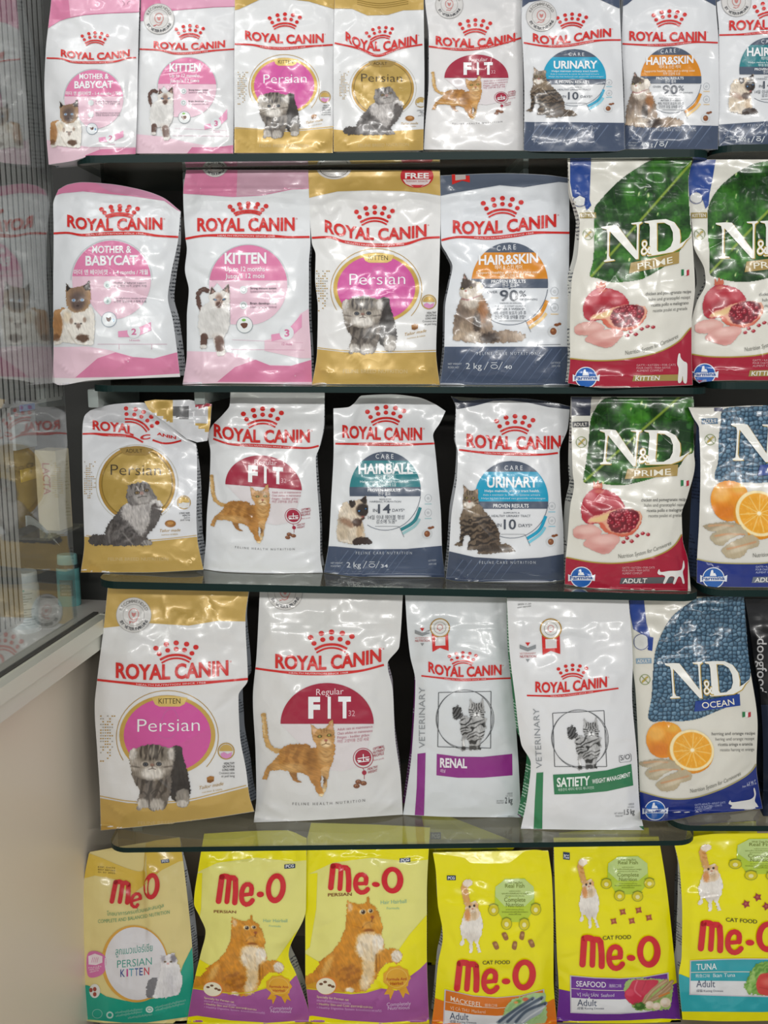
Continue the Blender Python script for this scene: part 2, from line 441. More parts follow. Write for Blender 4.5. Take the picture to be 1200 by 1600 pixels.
        if callable(wd): h = np.array([wd(x) for x in np.linspace(0, 1, n+1)])[:, None] * b.sc / 2
        else: h = wd * b.sc / 2
        N = len(p); V = np.concatenate([p + nn*h, p - nn*h]); Fc = [(k, k+1, N+k+1, N+k) for k in range(N-1)]
        b._add(part, V, Fc, col, layer)
        if cap:
            hh = wd * b.sc / 2
            for e in (p[0], p[-1]): b.fill(part, col, ell(e[0], e[1], hh, hh, 14), layer, raw=True)
        return b
    def txt(b, part, col, s, path, h, bold=0., skew=0., layer=4, cut=None, capref=.69, fit=True):
        V, Fc = glyphs(s, bold)
        if len(V) == 0: return b
        p = np.array(path, float); x0, x1 = V[:, 0].min(), V[:, 0].max()
        v = V[:, 1] / capref * h
        xs = p[0, 0] + ((V[:, 0] - x0)/(x1-x0) if fit else (V[:, 0]-x0)/capref*h/(p[-1, 0]-p[0, 0])) * (p[-1, 0] - p[0, 0])
        if len(p) == 2: base = np.interp(xs, p[:, 0], p[:, 1]); base += (xs > p[1, 0]) * (xs - p[1, 0]) * (p[1, 1]-p[0, 1])/(p[1, 0]-p[0, 0]+1e-9)
        else: base = np.polyval(np.polyfit(p[:, 0], p[:, 1], min(len(p)-1, 3)), xs)
        Q = b.m(np.stack([xs + skew*v, base - v], -1))
        big = h * b.sc > 11
        if big: Q, Fc = grid_cut(Q, Fc, 4.5)
        b._add(part, Q, Fc, col, layer); return b
    def vtxt(b, part, col, s, x, y0, y1, h, bold=0., layer=4, down=False):
        """lettering running up (or down) the bag"""
        V, Fc = glyphs(s, bold); a0, a1 = V[:, 0].min(), V[:, 0].max(); q = (V[:, 0]-a0)/(a1-a0); v = V[:, 1]/.69*h
        Q = np.stack([x - v, y0 + (y1-y0)*q], -1) if not down else np.stack([x + v, y0 + (y1-y0)*q], -1)
        b._add(part, b.m(Q), Fc, col, layer); return b
    def pic(b, part, P, layer=5):
        keep = P.a > .5; idx = -np.ones(P.X.shape, int); idx[keep] = np.arange(keep.sum())
        V = b.m(np.stack([P.X[keep], P.Y[keep]], -1)); C = lin(np.clip(P.c[keep], 0, 1))
        a, c, d, e = idx[:-1, :-1], idx[:-1, 1:], idx[1:, 1:], idx[1:, :-1]; ok = (a >= 0) & (c >= 0) & (d >= 0) & (e >= 0)
        Fc = list(zip(a[ok].tolist(), c[ok].tolist(), d[ok].tolist(), e[ok].tolist()))
        b._add(part, V, Fc, 'VC', layer, C); return b
    def done(b, labels=None):
        made = {}
        groups = []
        for part, L_ in b.parts.items():          # prints that stand well apart on the bag are parts of their own
            if part in ('brand_lettering', 'kibble_print', 'badge_print', 'dot_print'): groups.append((part, L_)); continue
            bx = [np.concatenate([q[0].min(0), q[0].max(0)]) for q in L_]; gid = list(range(len(L_)))
            for i in range(len(L_)):
                for j in range(i):
                    if gid[i] != gid[j]:
                        g = np.maximum(0, np.maximum(bx[i][:2] - bx[j][2:], bx[j][:2] - bx[i][2:]))
                        if math.hypot(*g) < 17: old = gid[i]; gid = [gid[j] if q == old else q for q in gid]
            for k in dict.fromkeys(gid): groups.append((part, [q for q, h in zip(L_, gid) if h == k]))
        for part, L_ in groups:
            V = []; Fc = []; mi = []; mats = []; N = []; C = []; off = 0
            hasC = any(q[4] is not None for q in L_)
            for Vp, Fp, col, layer, cols in L_:
                mt = ink(col)
                if mt not in mats: mats.append(mt)
                V.append(b.world(Vp[:, 0], Vp[:, 1], .0003 * layer + .0006)); N.append(b.normals(Vp[:, 0], Vp[:, 1]))
                Fc += [tuple(i + off for i in f) for f in Fp]; mi += [mats.index(mt)] * len(Fp); off += len(Vp)
                if hasC: C.append(cols if cols is not None else np.ones((len(Vp), 3)))
            V = np.concatenate(V) - b.base_pt; N = np.concatenate(N)
            # every face looks at the shopper
            A0 = V[[f[0] for f in Fc]]; A1 = V[[f[1] for f in Fc]]; A2 = V[[f[2] for f in Fc]]
            fl = (np.cross(A1-A0, A2-A0) * (A0 + b.base_pt + np.array([0, D, 0]))).sum(1) > 0
            Fc = [tuple(reversed(f)) if q else f for f, q in zip(Fc, fl)]
            o = mesh_obj(part, V, Fc, mats, mi, b.root, normals=N, cols=np.concatenate(C) if hasC else None)
            if labels and part in labels: o['label'] = labels[part]
            made.setdefault(part, o)
        for child, par in (('food_print', 'flavour_panel'), ('name_plate', 'brand_lettering'), ('kibble_print', 'icon_print')):
            if child in made and par in made: made[child].parent = made[par]
        b.parts = {}
        return b
# ------------------------------------------------------------------ the setting
def thin_ior(nt, fr, ior):
    """the same reflection from both sides of a thin sheet"""
    ge = nt.nodes.new('ShaderNodeNewGeometry'); mr = nt.nodes.new('ShaderNodeMapRange')
    mr.inputs['To Min'].default_value = ior; mr.inputs['To Max'].default_value = 1 / ior
    nt.links.new(ge.outputs['Backfacing'], mr.inputs['Value']); nt.links.new(mr.outputs['Result'], fr.inputs[0])
def glass_shelf_mat():
    m = bpy.data.materials.new('shelf_glass'); m.use_nodes = True; nt = m.node_tree; N = nt.nodes; N.remove(N['Principled BSDF'])
    tr = N.new('ShaderNodeBsdfTransparent'); tr.inputs[0].default_value = (.90, .92, .88, 1)
    df = N.new('ShaderNodeBsdfDiffuse'); df.inputs[0].default_value = (.40, .36, .29, 1)
    gl = N.new('ShaderNodeBsdfGlossy'); gl.inputs['Roughness'].default_value = .04; gl.inputs[0].default_value = (.9, .95, .92, 1)
    fr = N.new('ShaderNodeFresnel'); fr.inputs[0].default_value = 1.5; thin_ior(nt, fr, 1.5)
    m1 = N.new('ShaderNodeMixShader'); m1.inputs[0].default_value = .17; m2 = N.new('ShaderNodeMixShader')
    L = nt.links.new; L(tr.outputs[0], m1.inputs[1]); L(df.outputs[0], m1.inputs[2]); L(fr.outputs[0], m2.inputs[0]); L(m1.outputs[0], m2.inputs[1]); L(gl.outputs[0], m2.inputs[2])
    L(m2.outputs[0], N['Material Output'].inputs['Surface']); return m
def pane_mat(name, tint=(.93, .95, .94), boost=1.0, haze=.05):
    m = bpy.data.materials.new(name); m.use_nodes = True; nt = m.node_tree; N = nt.nodes; N.remove(N['Principled BSDF'])
    tr = N.new('ShaderNodeBsdfTransparent'); tr.inputs[0].default_value = (*tint, 1)
    df = N.new('ShaderNodeBsdfDiffuse'); df.inputs[0].default_value = (.6, .6, .6, 1)
    gl = N.new('ShaderNodeBsdfGlossy'); gl.inputs['Roughness'].default_value = .0
    fr = N.new('ShaderNodeFresnel'); fr.inputs[0].default_value = 1.52; thin_ior(nt, fr, 1.52)
    mu = N.new('ShaderNodeMath'); mu.operation = 'MULTIPLY'; mu.inputs[1].default_value = boost; mu.use_clamp = True
    m1 = N.new('ShaderNodeMixShader'); m1.inputs[0].default_value = haze; m2 = N.new('ShaderNodeMixShader')
    L = nt.links.new; L(tr.outputs[0], m1.inputs[1]); L(df.outputs[0], m1.inputs[2]); L(fr.outputs[0], mu.inputs[0]); L(mu.outputs[0], m2.inputs[0])
    L(m1.outputs[0], m2.inputs[1]); L(gl.outputs[0], m2.inputs[2]); L(m2.outputs[0], N['Material Output'].inputs['Surface']); return m
GLASS = glass_shelf_mat()
EDGE = plain('ground_glass_edge', '0b2422', .45, spec=.2)
def box_bm(bm, lo, hi, bevel=0):
    r = bmesh.ops.create_cube(bm, size=1); vs = r['verts']
    for v in vs: v.co = Vector([(lo[i] + hi[i]) / 2 + v.co[i] * (hi[i] - lo[i]) for i in range(3)])
    if bevel:
        es = list({e for v in vs for e in v.link_edges}); bmesh.ops.bevel(bm, geom=es, offset=bevel, segments=2, affect='EDGES', profile=.6)
    return bm
def structure(name, lo, hi, mat, bevel=0):
    o = bm_obj(name, box_bm(bmesh.new(), lo, hi, bevel), mat); o['kind'] = 'structure'; return o
WALLM = plain('dark_back_board', '2f2b27', .5, noise=(.1, 60))
structure('wall_back', (-.62, .38, -.94), (1.05, .41, .75), WALLM)
structure('wall_back_lower', (-.62, .35, -1.35), (1.05, .41, -.94), plain('taupe_back_board', 'b3a48f', .5, noise=(.1, 40)))
CREAM = plain('cream_laminate', 'e4d8c6', .38, noise=(.05, 25))

SHELVES = {}
def shelf(key, pl, pr, thick, yext=.345, label='', rl=.035, rr=.035, pxr=None):
    a0, a1 = at(pl[0], pl[1], 0), at(pr[0], pr[1], 0)
    bb = (a1[2]-a0[2]) / (a1[0]-a0[0]); aa = a0[2] - bb*a0[0]
    SHELVES[key] = (aa, bb, thick)
    x0, x1 = a0[0], a1[0]; cx, cz = (x0+x1)/2, aa + bb*(x0+x1)/2
    pts = []
    for k in range(9): t = math.radians(180 + 90*k/8); pts.append((x0 + rl + rl*math.cos(t), rl + rl*math.sin(t)))
    for k in range(9): t = math.radians(270 + 90*k/8); pts.append((x1 - rr + rr*math.cos(t), rr + rr*math.sin(t)))
    pts += [(x1, yext), (x0, yext)]
    bm = bmesh.new(); top = [bm.verts.new((x-cx, y, bb*(x-cx))) for x, y in pts]; bot = [bm.verts.new((x-cx, y, bb*(x-cx) - thick)) for x, y in pts]
    bm.faces.new(top); bm.faces.new(list(reversed(bot))); n = len(pts)
    for i in range(n):
        f = bm.faces.new((top[i], bot[i], bot[(i+1) % n], top[(i+1) % n])); f.material_index = 1
    o = bm_obj('glass_shelf', bm, [GLASS, EDGE]); o.location = (cx, 0, cz)
    tag(o, label, 'glass shelf', 'glass shelves of the display rack'); return o
shelf('s1', (111, 243), (1115, 233), .011, label='topmost long glass shelf, under the small pouches')
shelf('s2', (139, 602), (1112, 606), .010, label='second long glass shelf from the top, under the pink bags')
shelf('s3', (149, 908), (1098, 929), .012, label='third long glass shelf from the top, above the big gold and pink bag')
shelf('s4', (166, 1325), (1092, 1313), .009, label='lowest long glass shelf, directly above the yellow bags')
shelf('t1', (1122, 226), (1500, 222), .010, label='topmost short glass shelf, under the cut off teal banded pouch')
shelf('t2', (1114, 597), (1500, 596), .011, label='short glass shelf under the cut off green leaf bag')
shelf('t3', (1104, 922), (1500, 922), .011, label='short glass shelf under the cut off bag with oranges')
shelf('t4', (1052, 1290), (1500, 1291), .010, label='lowest short glass shelf, under the black bag')
def plane(key): return SHELVES[key][:2]
Z5 = float(at(600, 1599, .075)[2])
SHELVES['deck'] = (Z5, 0.0, .02)
structure('trim_deck', (-.52, -.02, Z5 - .03), (1.0, .35, Z5), plain('grey_deck', '8d8274', .5))
structure('baseboard_front', (-.52, .02, Z5 - .16), (1.0, .05, Z5 - .03), plain('grey_deck', '8d8274', .5))
structure('floor', (-3.5, -6.0, Z5 - .20), (3.5, .47, Z5 - .16), plain('pale_floor_tile', 'e2ded6', .3, noise=(.05, 8)))

# small plastic bearers under the glass
BR = plain('grey_plastic', '9aa3a0', .45)
def bracket(key, px, wpx, drop, y0, label):
    a, b_, th = SHELVES[key]; X = float(at(px, 800, y0)[0])
    for _ in range(3):
        Z = a + b_*X; pz = Z
        k = (y0 + D); dz = pz / k; yc = (dz*CS + SN) / (CS - dz*SN); X = (px-600)/F * k / (CS + yc*SN)
    w_ = wpx / F * (y0 + D) / 2; Zt = a + b_*X - th
    bm = bmesh.new(); box_bm(bm, (-w_, 0, -drop), (w_, .345 - y0, 0), .003)
    for v in bm.verts:
        if v.co.y > .1: v.co.z *= 1.4
    o = bm_obj('shelf_bracket', bm, BR, smooth=True); o.location = (X, y0, Zt)
    tag(o, label, 'shelf bracket', 'brackets under the glass shelves')
bracket('s2', 144, 17, .030, .06, 'grey bracket over the crumpled gold bag, nearest the cabinet')
bracket('s2', 311, 17, .024, .06, 'grey bracket over the folded flap of the crumpled gold bag')
bracket('s1', 288, 7, .030, .10, 'pale bracket under the top shelf, between the two large pink bags')
bracket('s1', 822, 9, .024, .10, 'grey bracket under the top shelf, above the grey topped bag')
bracket('s4', 213, 17, .045, .16, 'pale bracket behind the notched pale yellow bag')
bracket('s4', 1052, 12, .05, .16, 'grey bracket beside the turquoise footed yellow bag')

# ------------------------------------------------------------------ the glass cabinet at the left
P0 = at(112, 995, 0.0)
ZS = float(P0[2])
def ray_z(px, py, Z): return ray_plane(px, py, Z, 0.0)
Q0, Q1 = ray_z(0, 1070, ZS), ray_z(165, 960, ZS)
cd = (Q0 - Q1); cd[2] = 0; cd /= np.linalg.norm(cd)          # runs along the cabinet front towards the shopper
cn = np.array([-cd[1], cd[0], 0]);  cn = cn if cn[0] > 0 else -cn   # faces the aisle
CAB = empty('glass_cabinet', (float(Q1[0]), float(Q1[1]), ZS), 'glass fronted side cabinet with a cream base beside the shelves', 'display cabinet')
def cab(u, n, z): return np.array([Q1[0], Q1[1], ZS]) + cd*u + cn*n + np.array([0, 0, z])
def cab_box(bm, u0, u1, n0, n1, z0, z1, bevel=0):
    r = bmesh.ops.create_cube(bm, size=1)
    for v in r['verts']:
        p = cab(u0 + (v.co.x+.5)*(u1-u0), n0 + (v.co.y+.5)*(n1-n0), z0 + (v.co.z+.5)*(z1-z0)) - np.array(CAB.location); v.co = Vector(p)
    if bevel:
        es = list({e for v in r['verts'] for e in v.link_edges}); bmesh.ops.bevel(bm, geom=es, offset=bevel, segments=2, affect='EDGES')
    return bm
def cab_part(name, mat, *a, bevel=0, parent=CAB): return bm_obj(name, cab_box(bmesh.new(), *a, bevel=bevel), mat, parent)
LEN = 1.05
UP = float((ray_z(128, 979, ZS) - Q1) @ cd)   # the pane stops short of the bags
ALU = plain('white_aluminium', 'd3d3c6', .35, .1)
cab_part('sliding_track', ALU, 0, LEN, -.012, .010, -.022, 0.0, bevel=.0015)
cab_part('sill_rail', ALU, 0, LEN, -.03, .004, -.050, -.022, bevel=.002)
cab_part('track_channel', plain('dark_channel', '4c4a46', .5), 0, LEN, -.022, -.013, -.004, .004)
pp = cab_part('glass_pane', pane_mat('cabinet_pane', boost=1.5), UP, LEN, -.0175, -.0165, 0.004, 1.25)
cab_part('base_panel', CREAM, -.115, LEN, -.075, -.05, -.95, -.050, bevel=.001)
cab_part('cabinet_floor', plain('pale_cabinet_board', 'c9c4bd', .4), -.12, LEN, -.46, -.02, -.03, -.008)
cab_part('end_panel', plain('dark_end_panel', '2c2d2b', .5), -.13, -.115, -.46, -.02, -.95, 1.25)
cab_part('back_panel', plain('pale_cabinet_board', 'c9c4bd', .4), -.12, LEN, -.48, -.46, -.95, 1.25)
# ------------------------------------------------------------------ what stands inside the glass cabinet
def cab_uv(px, py, n):                    # where the ray through a pixel meets the upright plane at depth n behind the pane
    o = cab(0, n, 0); r = at(px, py, 0) + np.array([0, D, 0]); c = np.array([0, -D, 0])
    t = ((o - c) @ cn) / (r @ cn); P = c + r*t
    return float((P - o) @ cd), float(P[2])
def slat_panel(name, px0, px1, py0, py1, n, count, duty, mat, label):
    u0, _ = cab_uv(px1, (py0+py1)/2, n); u1, _ = cab_uv(px0, (py0+py1)/2, n); zb = cab_uv((px0+px1)/2, py1, n)[1]; zt = cab_uv((px0+px1)/2, py0, n)[1]
    org = cab(u0, n, zb - ZS); bm = bmesh.new(); st = (u1-u0)/count
    for i in range(count):
        r = bmesh.ops.create_cube(bm, size=1)
        for v in r['verts']: v.co = Vector(cab(u0 + st*(i + .5 + v.co.x*duty*.92), n - .004 + v.co.y*.0008, zb - ZS + (v.co.z+.5)*(zt-zb)) - org)
    r = bmesh.ops.create_cube(bm, size=1)   # dark board behind the slats
    for v in r['verts']: v.co = Vector(cab(u0 + (v.co.x+.5)*(u1-u0), n - .0075 + v.co.y*.002, zb - ZS + (v.co.z+.5)*(zt-zb)) - org)
    for f in {f for v in r['verts'] for f in v.link_faces}: f.material_index = 1
    for a in (zb, zt):                     # the rails that hold the slats
        r = bmesh.ops.create_cube(bm, size=1)
        for v in r['verts']: v.co = Vector(cab(u0 + (v.co.x+.5)*(u1-u0), n - .009 + v.co.y*.004, a - ZS + v.co.z*.012) - org)
    o = bm_obj(name, bm, [mat, plain('dark_slot', '3a3634', .6)]); o.location = tuple(org); return tag(o, label, 'slatted panel')
SLAT = plain('pale_slat', 'c9c6c4', .4)
slat_panel('ribbed_panel', -60, 84, -60, 633, -.055, 17, .68, SLAT, 'tall pale ribbed panel behind the upper cabinet glass')
slat_panel('ribbed_panel', -60, 33, 642, 1000, -.05, 11, .70, SLAT, 'lower pale ribbed panel beside the white jar behind the cabinet glass')
def local(px, py, n): u, z = cab_uv(px, py, n); return u, z - ZS
# inner glass ledge that carries the tall carton
u_, zl = local(84, 829, -.045)
ledge = bm_obj('cabinet_ledge', cab_box(bmesh.new(), .02, u_ + .06, -.16, -.022, zl - .004, zl), GLASS, CAB)
def carton(label, px0, px1, py0, py1, n, yaw, dep, mat, name='carton', cat='box'):
    u1, zb = local(px0, py1, n); u0, zt = local(px1, py0, n); c = cab((u0+u1)/2, n, 0); w_ = abs(u1-u0); h = zt - zb
    r = empty(name, (float(c[0]), float(c[1]), ZS + zb), label, cat); r.rotation_euler.z = yaw; return r, w_, h
# tall cream carton with letters running down
pB = at(84, 828, .0); u_b = cab(0, -.05, 0)
hB = .132; root = empty('carton', (0, 0, 0), 'tall cream carton with red letters running down, behind the cabinet glass', 'box')
cB = cab(local(88, 829, -.05)[0], -.05, zl); root.location = tuple(cB); root.rotation_euler.z = math.radians(-14)
body = bm_obj('carton_body', box_bm(bmesh.new(), (-.019, -.02, 0), (.019, .02, hB), .0008), plain('cream_card', 'd9cbab', .45), root)
fl_ = bm_obj('carton_flap', box_bm(bmesh.new(), (-.0185, -.0195, hB - .0002), (.0185, .0195, hB + .0006)), plain('cream_card_lid', 'cdbd9b', .5), root)
def flat_text(name, s, mat, parent, org, ux, uy, width, h, bold=.01):
    V, Fc = glyphs(s, bold); x0, x1 = V[:, 0].min(), V[:, 0].max(); org, ux, uy = map(np.array, (org, ux, uy))
    P = org + np.outer((V[:, 0]-x0)/(x1-x0)*width, ux) + np.outer(V[:, 1]/.69*h, uy)
    return mesh_obj(name, P, Fc, [mat], None, parent, smooth=False)
flat_text('carton_lettering', 'LACTA', plain('faded_red_print', 'c0776a', .5), body, (-.006, -.0206, .112), (0, 0, -1), (1, 0, 0), .052, .013)
# teal bottle
def lathe(name, prof, mat, parent=None, n=40, sy=1.0):
    bm = bmesh.new(); rows = []
    for r, z in prof: rows.append([bm.verts.new((r*math.cos(2*math.pi*i/n), sy*r*math.sin(2*math.pi*i/n), z)) for i in range(n)])
    for a, c in zip(rows[:-1], rows[1:]):
        for i in range(n): bm.faces.new((a[i], a[(i+1) % n], c[(i+1) % n], c[i]))
    bm.faces.new(list(reversed(rows[0]))); bm.faces.new(rows[-1]); return bm_obj(name, bm, mat, parent, smooth=True)
def on_floor(px, py): p = ray_z(px, py, ZS - .008); return np.array(p)
p = on_floor(109, 945); s_ = float(p[1] + D) / F
root = empty('shampoo_bottle', tuple(p), 'teal bottle with a grey label standing on the cabinet floor', 'bottle')
TEAL = plain('teal_plastic', '6fb0b0', .3); w_ = 18.5*s_
bb_ = lathe('bottle_body', [(w_*.93, 0), (w_, .003), (w_, 62*s_), (w_*.97, 66*s_)], TEAL, root, sy=.7)
lathe('bottle_cap', [(w_*.86, 66*s_), (w_*.88, 67*s_), (w_*.86, 82*s_), (w_*.8, 84*s_)], plain('pale_teal_cap', '8fc4c2', .3), root, sy=.7)
lathe('bottle_band', [(w_*1.0, 62*s_), (w_*1.0, 68*s_)], plain('dark_print', '3d4a4c', .5), root, sy=.7)
lb = bm_obj('bottle_label', box_bm(bmesh.new(), (-w_*.55, -w_*.72, 18*s_), (w_*.55, -w_*.62, 44*s_)), plain('grey_label', '77897f', .5), root)
for i in range(4): flat_text('label_lettering', ('SHAMPOO', 'gentle care', 'cats & kittens', '250 ml')[i], plain('pale_print', 'b9c9c0', .5), lb, (-w_*.42, -w_*.725, (38 - i*6)*s_), (1, 0, 0), (0, 0, 1), w_*.84, 2.6*s_)
# white jar with printed lines
p = on_floor(42, 985); s_ = float(p[1] + D) / F
root = empty('supplement_jar', tuple(p), 'white ribbed jar with rows of small print, behind the cabinet glass', 'jar')
w_ = 23*s_
lathe('jar_body', [(w_*.94, 0), (w_, .004), (w_, 74*s_), (w_*.95, 80*s_)], plain('white_plastic', 'd7dbdc', .3), root)
lathe('jar_lid', [(w_*.9, 80*s_), (w_*.92, 81*s_), (w_*.92, 97*s_), (w_*.86, 99*s_)], plain('white_lid', 'dfe2e2', .35), root)
bm = bmesh.new()
def wrap(bm, a0, a1, z0, z1, r, n=14):
    A = [math.radians(a0 + (a1-a0)*i/n) for i in range(n+1)]; lo = [bm.verts.new((r*math.cos(a), r*math.sin(a), z0)) for a in A]; hi = [bm.verts.new((r*math.cos(a), r*math.sin(a), z1)) for a in A]
    for i in range(n): bm.faces.new((lo[i], lo[i+1], hi[i+1], hi[i]))
wrap(bm, 200, 345, 8*s_, 72*s_, w_*1.008); lab = bm_obj('jar_label', bm, plain('pale_label', 'c3cfd2', .45), root, smooth=True)
bm = bmesh.new(); rs_ = np.random.RandomState(4)
for i in range(13): wrap(bm, 214, 214 + rs_.uniform(70, 112), (14 + i*4.3)*s_, (15.6 + i*4.3)*s_, w_*1.014)
o = bm_obj('label_print', bm, plain('slate_print', '8da0a6', .5), lab)
bm = bmesh.new(); wrap(bm, 214, 290, 70*s_, 73.5*s_, w_*1.016); bm_obj('label_stripe', bm, plain('teal_plastic', '6fb0b0', .3), lab)
# snack pouch with a yellow tag, hanging strip of paper
pu, pz = local(46, 820, -.09)
c = cab(pu, -.09, pz); root = empty('snack_pouch', tuple(c), 'clear treat pouch with yellow tag and brown treats behind the cabinet glass', 'treat pouch')
root.rotation_euler.z = math.atan2(cd[1], cd[0]) + math.pi
def pouch(bm, x0, x1, z0, z1, y, d=.006, n=8):
    g = [[bm.verts.new((x0 + (x1-x0)*i/n, y - d*math.sin(math.pi*i/n)*math.sin(math.pi*j/n)**.5, z0 + (z1-z0)*j/n)) for i in range(n+1)] for j in range(n+1)]
    h = [[bm.verts.new((x0 + (x1-x0)*i/n, y + .002 + d*math.sin(math.pi*i/n)*math.sin(math.pi*j/n)**.5, z0 + (z1-z0)*j/n)) for i in range(n+1)] for j in range(n+1)]
    for q, rev in ((g, 0), (h, 1)):
        for j in range(n):
            for i in range(n): f = (q[j][i], q[j][i+1], q[j+1][i+1], q[j+1][i]); bm.faces.new(f if not rev else tuple(reversed(f)))
    return bm
pb_ = bm_obj('pouch_body', pouch(bmesh.new(), -.035, .035, 0, .13, 0), plain('amber_film', '9c8247', .25), root, smooth=True)
bm_obj('pouch_tag', box_bm(bmesh.new(), (-.032, -.0085, .076), (.032, -.007, .096)), plain('yellow_tag', 'd9b31f', .4), root)
bm_obj('pouch_header', box_bm(bmesh.new(), (-.035, -.004, .128), (.035, .004, .185)), plain('pale_card', 'c9cdcf', .4), root)
b0 = local(42, 641, -.05); b1 = local(30, 633, -.05); bx = bm_obj('price_strip', cab_box(bmesh.new(), local(52, 637, -.05)[0], b1[0], -.05, -.047, b0[1], b1[1]), plain('blue_strip', '3f74b5', .4), CAB)
# curled slip of white paper
cu0, cz0 = local(40, 806, -.04); cu1, cz1 = local(94, 852, -.04)
V = []; Fc = []
for i in range(15):
    t = i/14; u = cu0 + (cu1-cu0)*t; z = cz0 + (cz1-cz0)*(t**1.7); wd = .016*(1-t)**.8 + .0006; nn = -.04 - .006*math.sin(t*3)
    for q in (0, 1): V.append(cab(u, nn, z - wd*q))
    if i: k = 2*i; Fc.append((k-2, k-1, k+1, k))
V = np.array(V); org = V.mean(0); o = mesh_obj('paper_slip', V - org, Fc, [plain('white_paper', 'dcdedd', .6)]); o.location = tuple(org)
sm = o.modifiers.new('thick', 'SOLIDIFY'); sm.thickness = .0006
tag(o, 'curled white paper slip stuck inside the cabinet glass below the cream carton', 'paper slip')

l = bpy.data.lights.new('cabinet_fill_light', 'AREA'); l.shape = 'RECTANGLE'; l.size, l.size_y, l.energy = .9, .05, 2.2  # unseen fill lamp, added to brighten what stands in the cabinet
lo = bpy.data.objects.new('cabinet_fill_light', l); lo.location = tuple(cab(.5, -.2, 1.2)); COL.objects.link(lo)
# ------------------------------------------------------------------ printed photographs (in the coordinates of the larger bag of each kind)
def pic_mother(st):
    p = Pic(98, 800, 392, 1262, st, 1)
    p.poly([(100,1040),(130,1008),(180,1000),(200,1080),(190,1180),(150,1215),(100,1215)], 'b98d5f')
    p.poly([(150,1030),(190,1000),(250,985),(340,985),(372,1010),(385,1070),(380,1160),(372,1245),(330,1255),(260,1250),(180,1235),(130,1250),(105,1250),(108,1220),(150,1190),(160,1100)], 'e6e1d8')
    p.poly([(183,950),(183,870),(186,830),(218,862),(260,856),(300,846),(345,812),(357,900),(352,960),(330,1005),(290,1025),(240,1028),(205,1005)], 'a98a6b')
    p.ell(265,930,62,80,'7b6455',30,0,.8).ell(265,955,45,62,'5a4c49',22,0,.85)
    p.poly([(183,828),(219,864),(192,892)], '37302d', 4, 2, 1, True, False).poly([(346,810),(300,850),(318,880),(352,880)], '3d332f', 4, 2, 1, True, False)
    p.ell(238,948,13,9,'dbe3ea').ell(238,948,8,8,'5d84ad').ell(296,946,13,9,'dbe3ea').ell(296,946,8,8,'5d84ad').ell(265,985,10,6,'3b302e')
    p.ell(195,1060,30,40,'dcc7a6',20,0,.6).ell(130,1110,35,60,'a8784c',25,0,.7).ell(265,1082,50,46,'ece6dc',6)
    p.ell(222,1088,12,20,'8d7261',8,0,.8).ell(312,1080,12,18,'8d7261',8,0,.8)
    p.ell(270,1120,16,18,'7a6257',10,0,.8).ell(250,1106,7,5,'3a3231').ell(288,1106,7,5,'3a3231').line([(270,1125),(270,1148)],4,'5e4a42')
    p.ell(298,1205,42,30,'553b2c',10,5,.9).ell(120,1200,28,26,'6b4a35',12,4,.7).ell(348,1236,26,16,'efece6',6).ell(262,1236,30,18,'efece6',8,0,.8).ell(135,1240,30,13,'e8e2d8',6)
    p.line([(200,1150),(230,1210),(262,1245)],5,'b9ab99',6,.7)
    return p.furry(.12)
def pic_kitten(st):
    p = Pic(148, 830, 396, 1335, st, 2)
    p.line([(236,884),(205,872),(178,895),(168,930),(180,985),(195,1010)], 34, '5b4139', 5, 1, False, 4)
    p.poly([(175,1040),(200,985),(250,960),(330,980),(385,960),(388,1040),(386,1110),(365,1170),(340,1200),(240,1210),(190,1200),(170,1130)], 'dcdad7')
    p.poly([(192,1180),(235,1180),(232,1255),(225,1275),(185,1275),(185,1250)], '5f463d', 5, 3).ell(208,1262,26,14,'dcd8d3',5,0,1,False)
    p.poly([(265,1180),(335,1180),(352,1260),(358,1305),(335,1325),(300,1322),(282,1260)], 'd8d2cc', 5, 3)
    p.poly([(285,1200),(330,1195),(348,1262),(330,1292),(296,1285)], '6c5148', 8, 4, .9, True).ell(325,1310,32,14,'e6e2de',5)
    p.poly([(240,930),(250,880),(262,856),(296,888),(330,880),(378,836),(388,900),(385,960),(350,1000),(300,1000),(258,980)], 'e2ded8')
    p.poly([(250,910),(262,856),(294,890)], '4c3a35', 5, 2, 1, True, False).poly([(332,880),(378,836),(386,905)], '4c3a35', 5, 2, .9, True, False)
    p.poly([(262,900),(268,876),(285,893)], 'c9a89c', 5, 1, .8, True, False).poly([(350,885),(372,860),(376,900)], 'c9a89c', 5, 1, .8, True, False)
    p.ell(312,950,26,44,'8f6f60',16,0,.85).ell(310,978,20,20,'5f473e',9).ell(286,945,15,7,'413733',rot=18).ell(286,944,8,5,'5e86b0').ell(345,943,15,7,'413733',rot=-18).ell(345,942,8,5,'5e86b0')
    p.line([(300,990),(255,1005)],2,'ffffff').line([(320,990),(370,1005)],2,'ffffff')
    p.ell(280,1100,60,90,'c9c7c4',60,0,.5)
    return p.furry(.08)
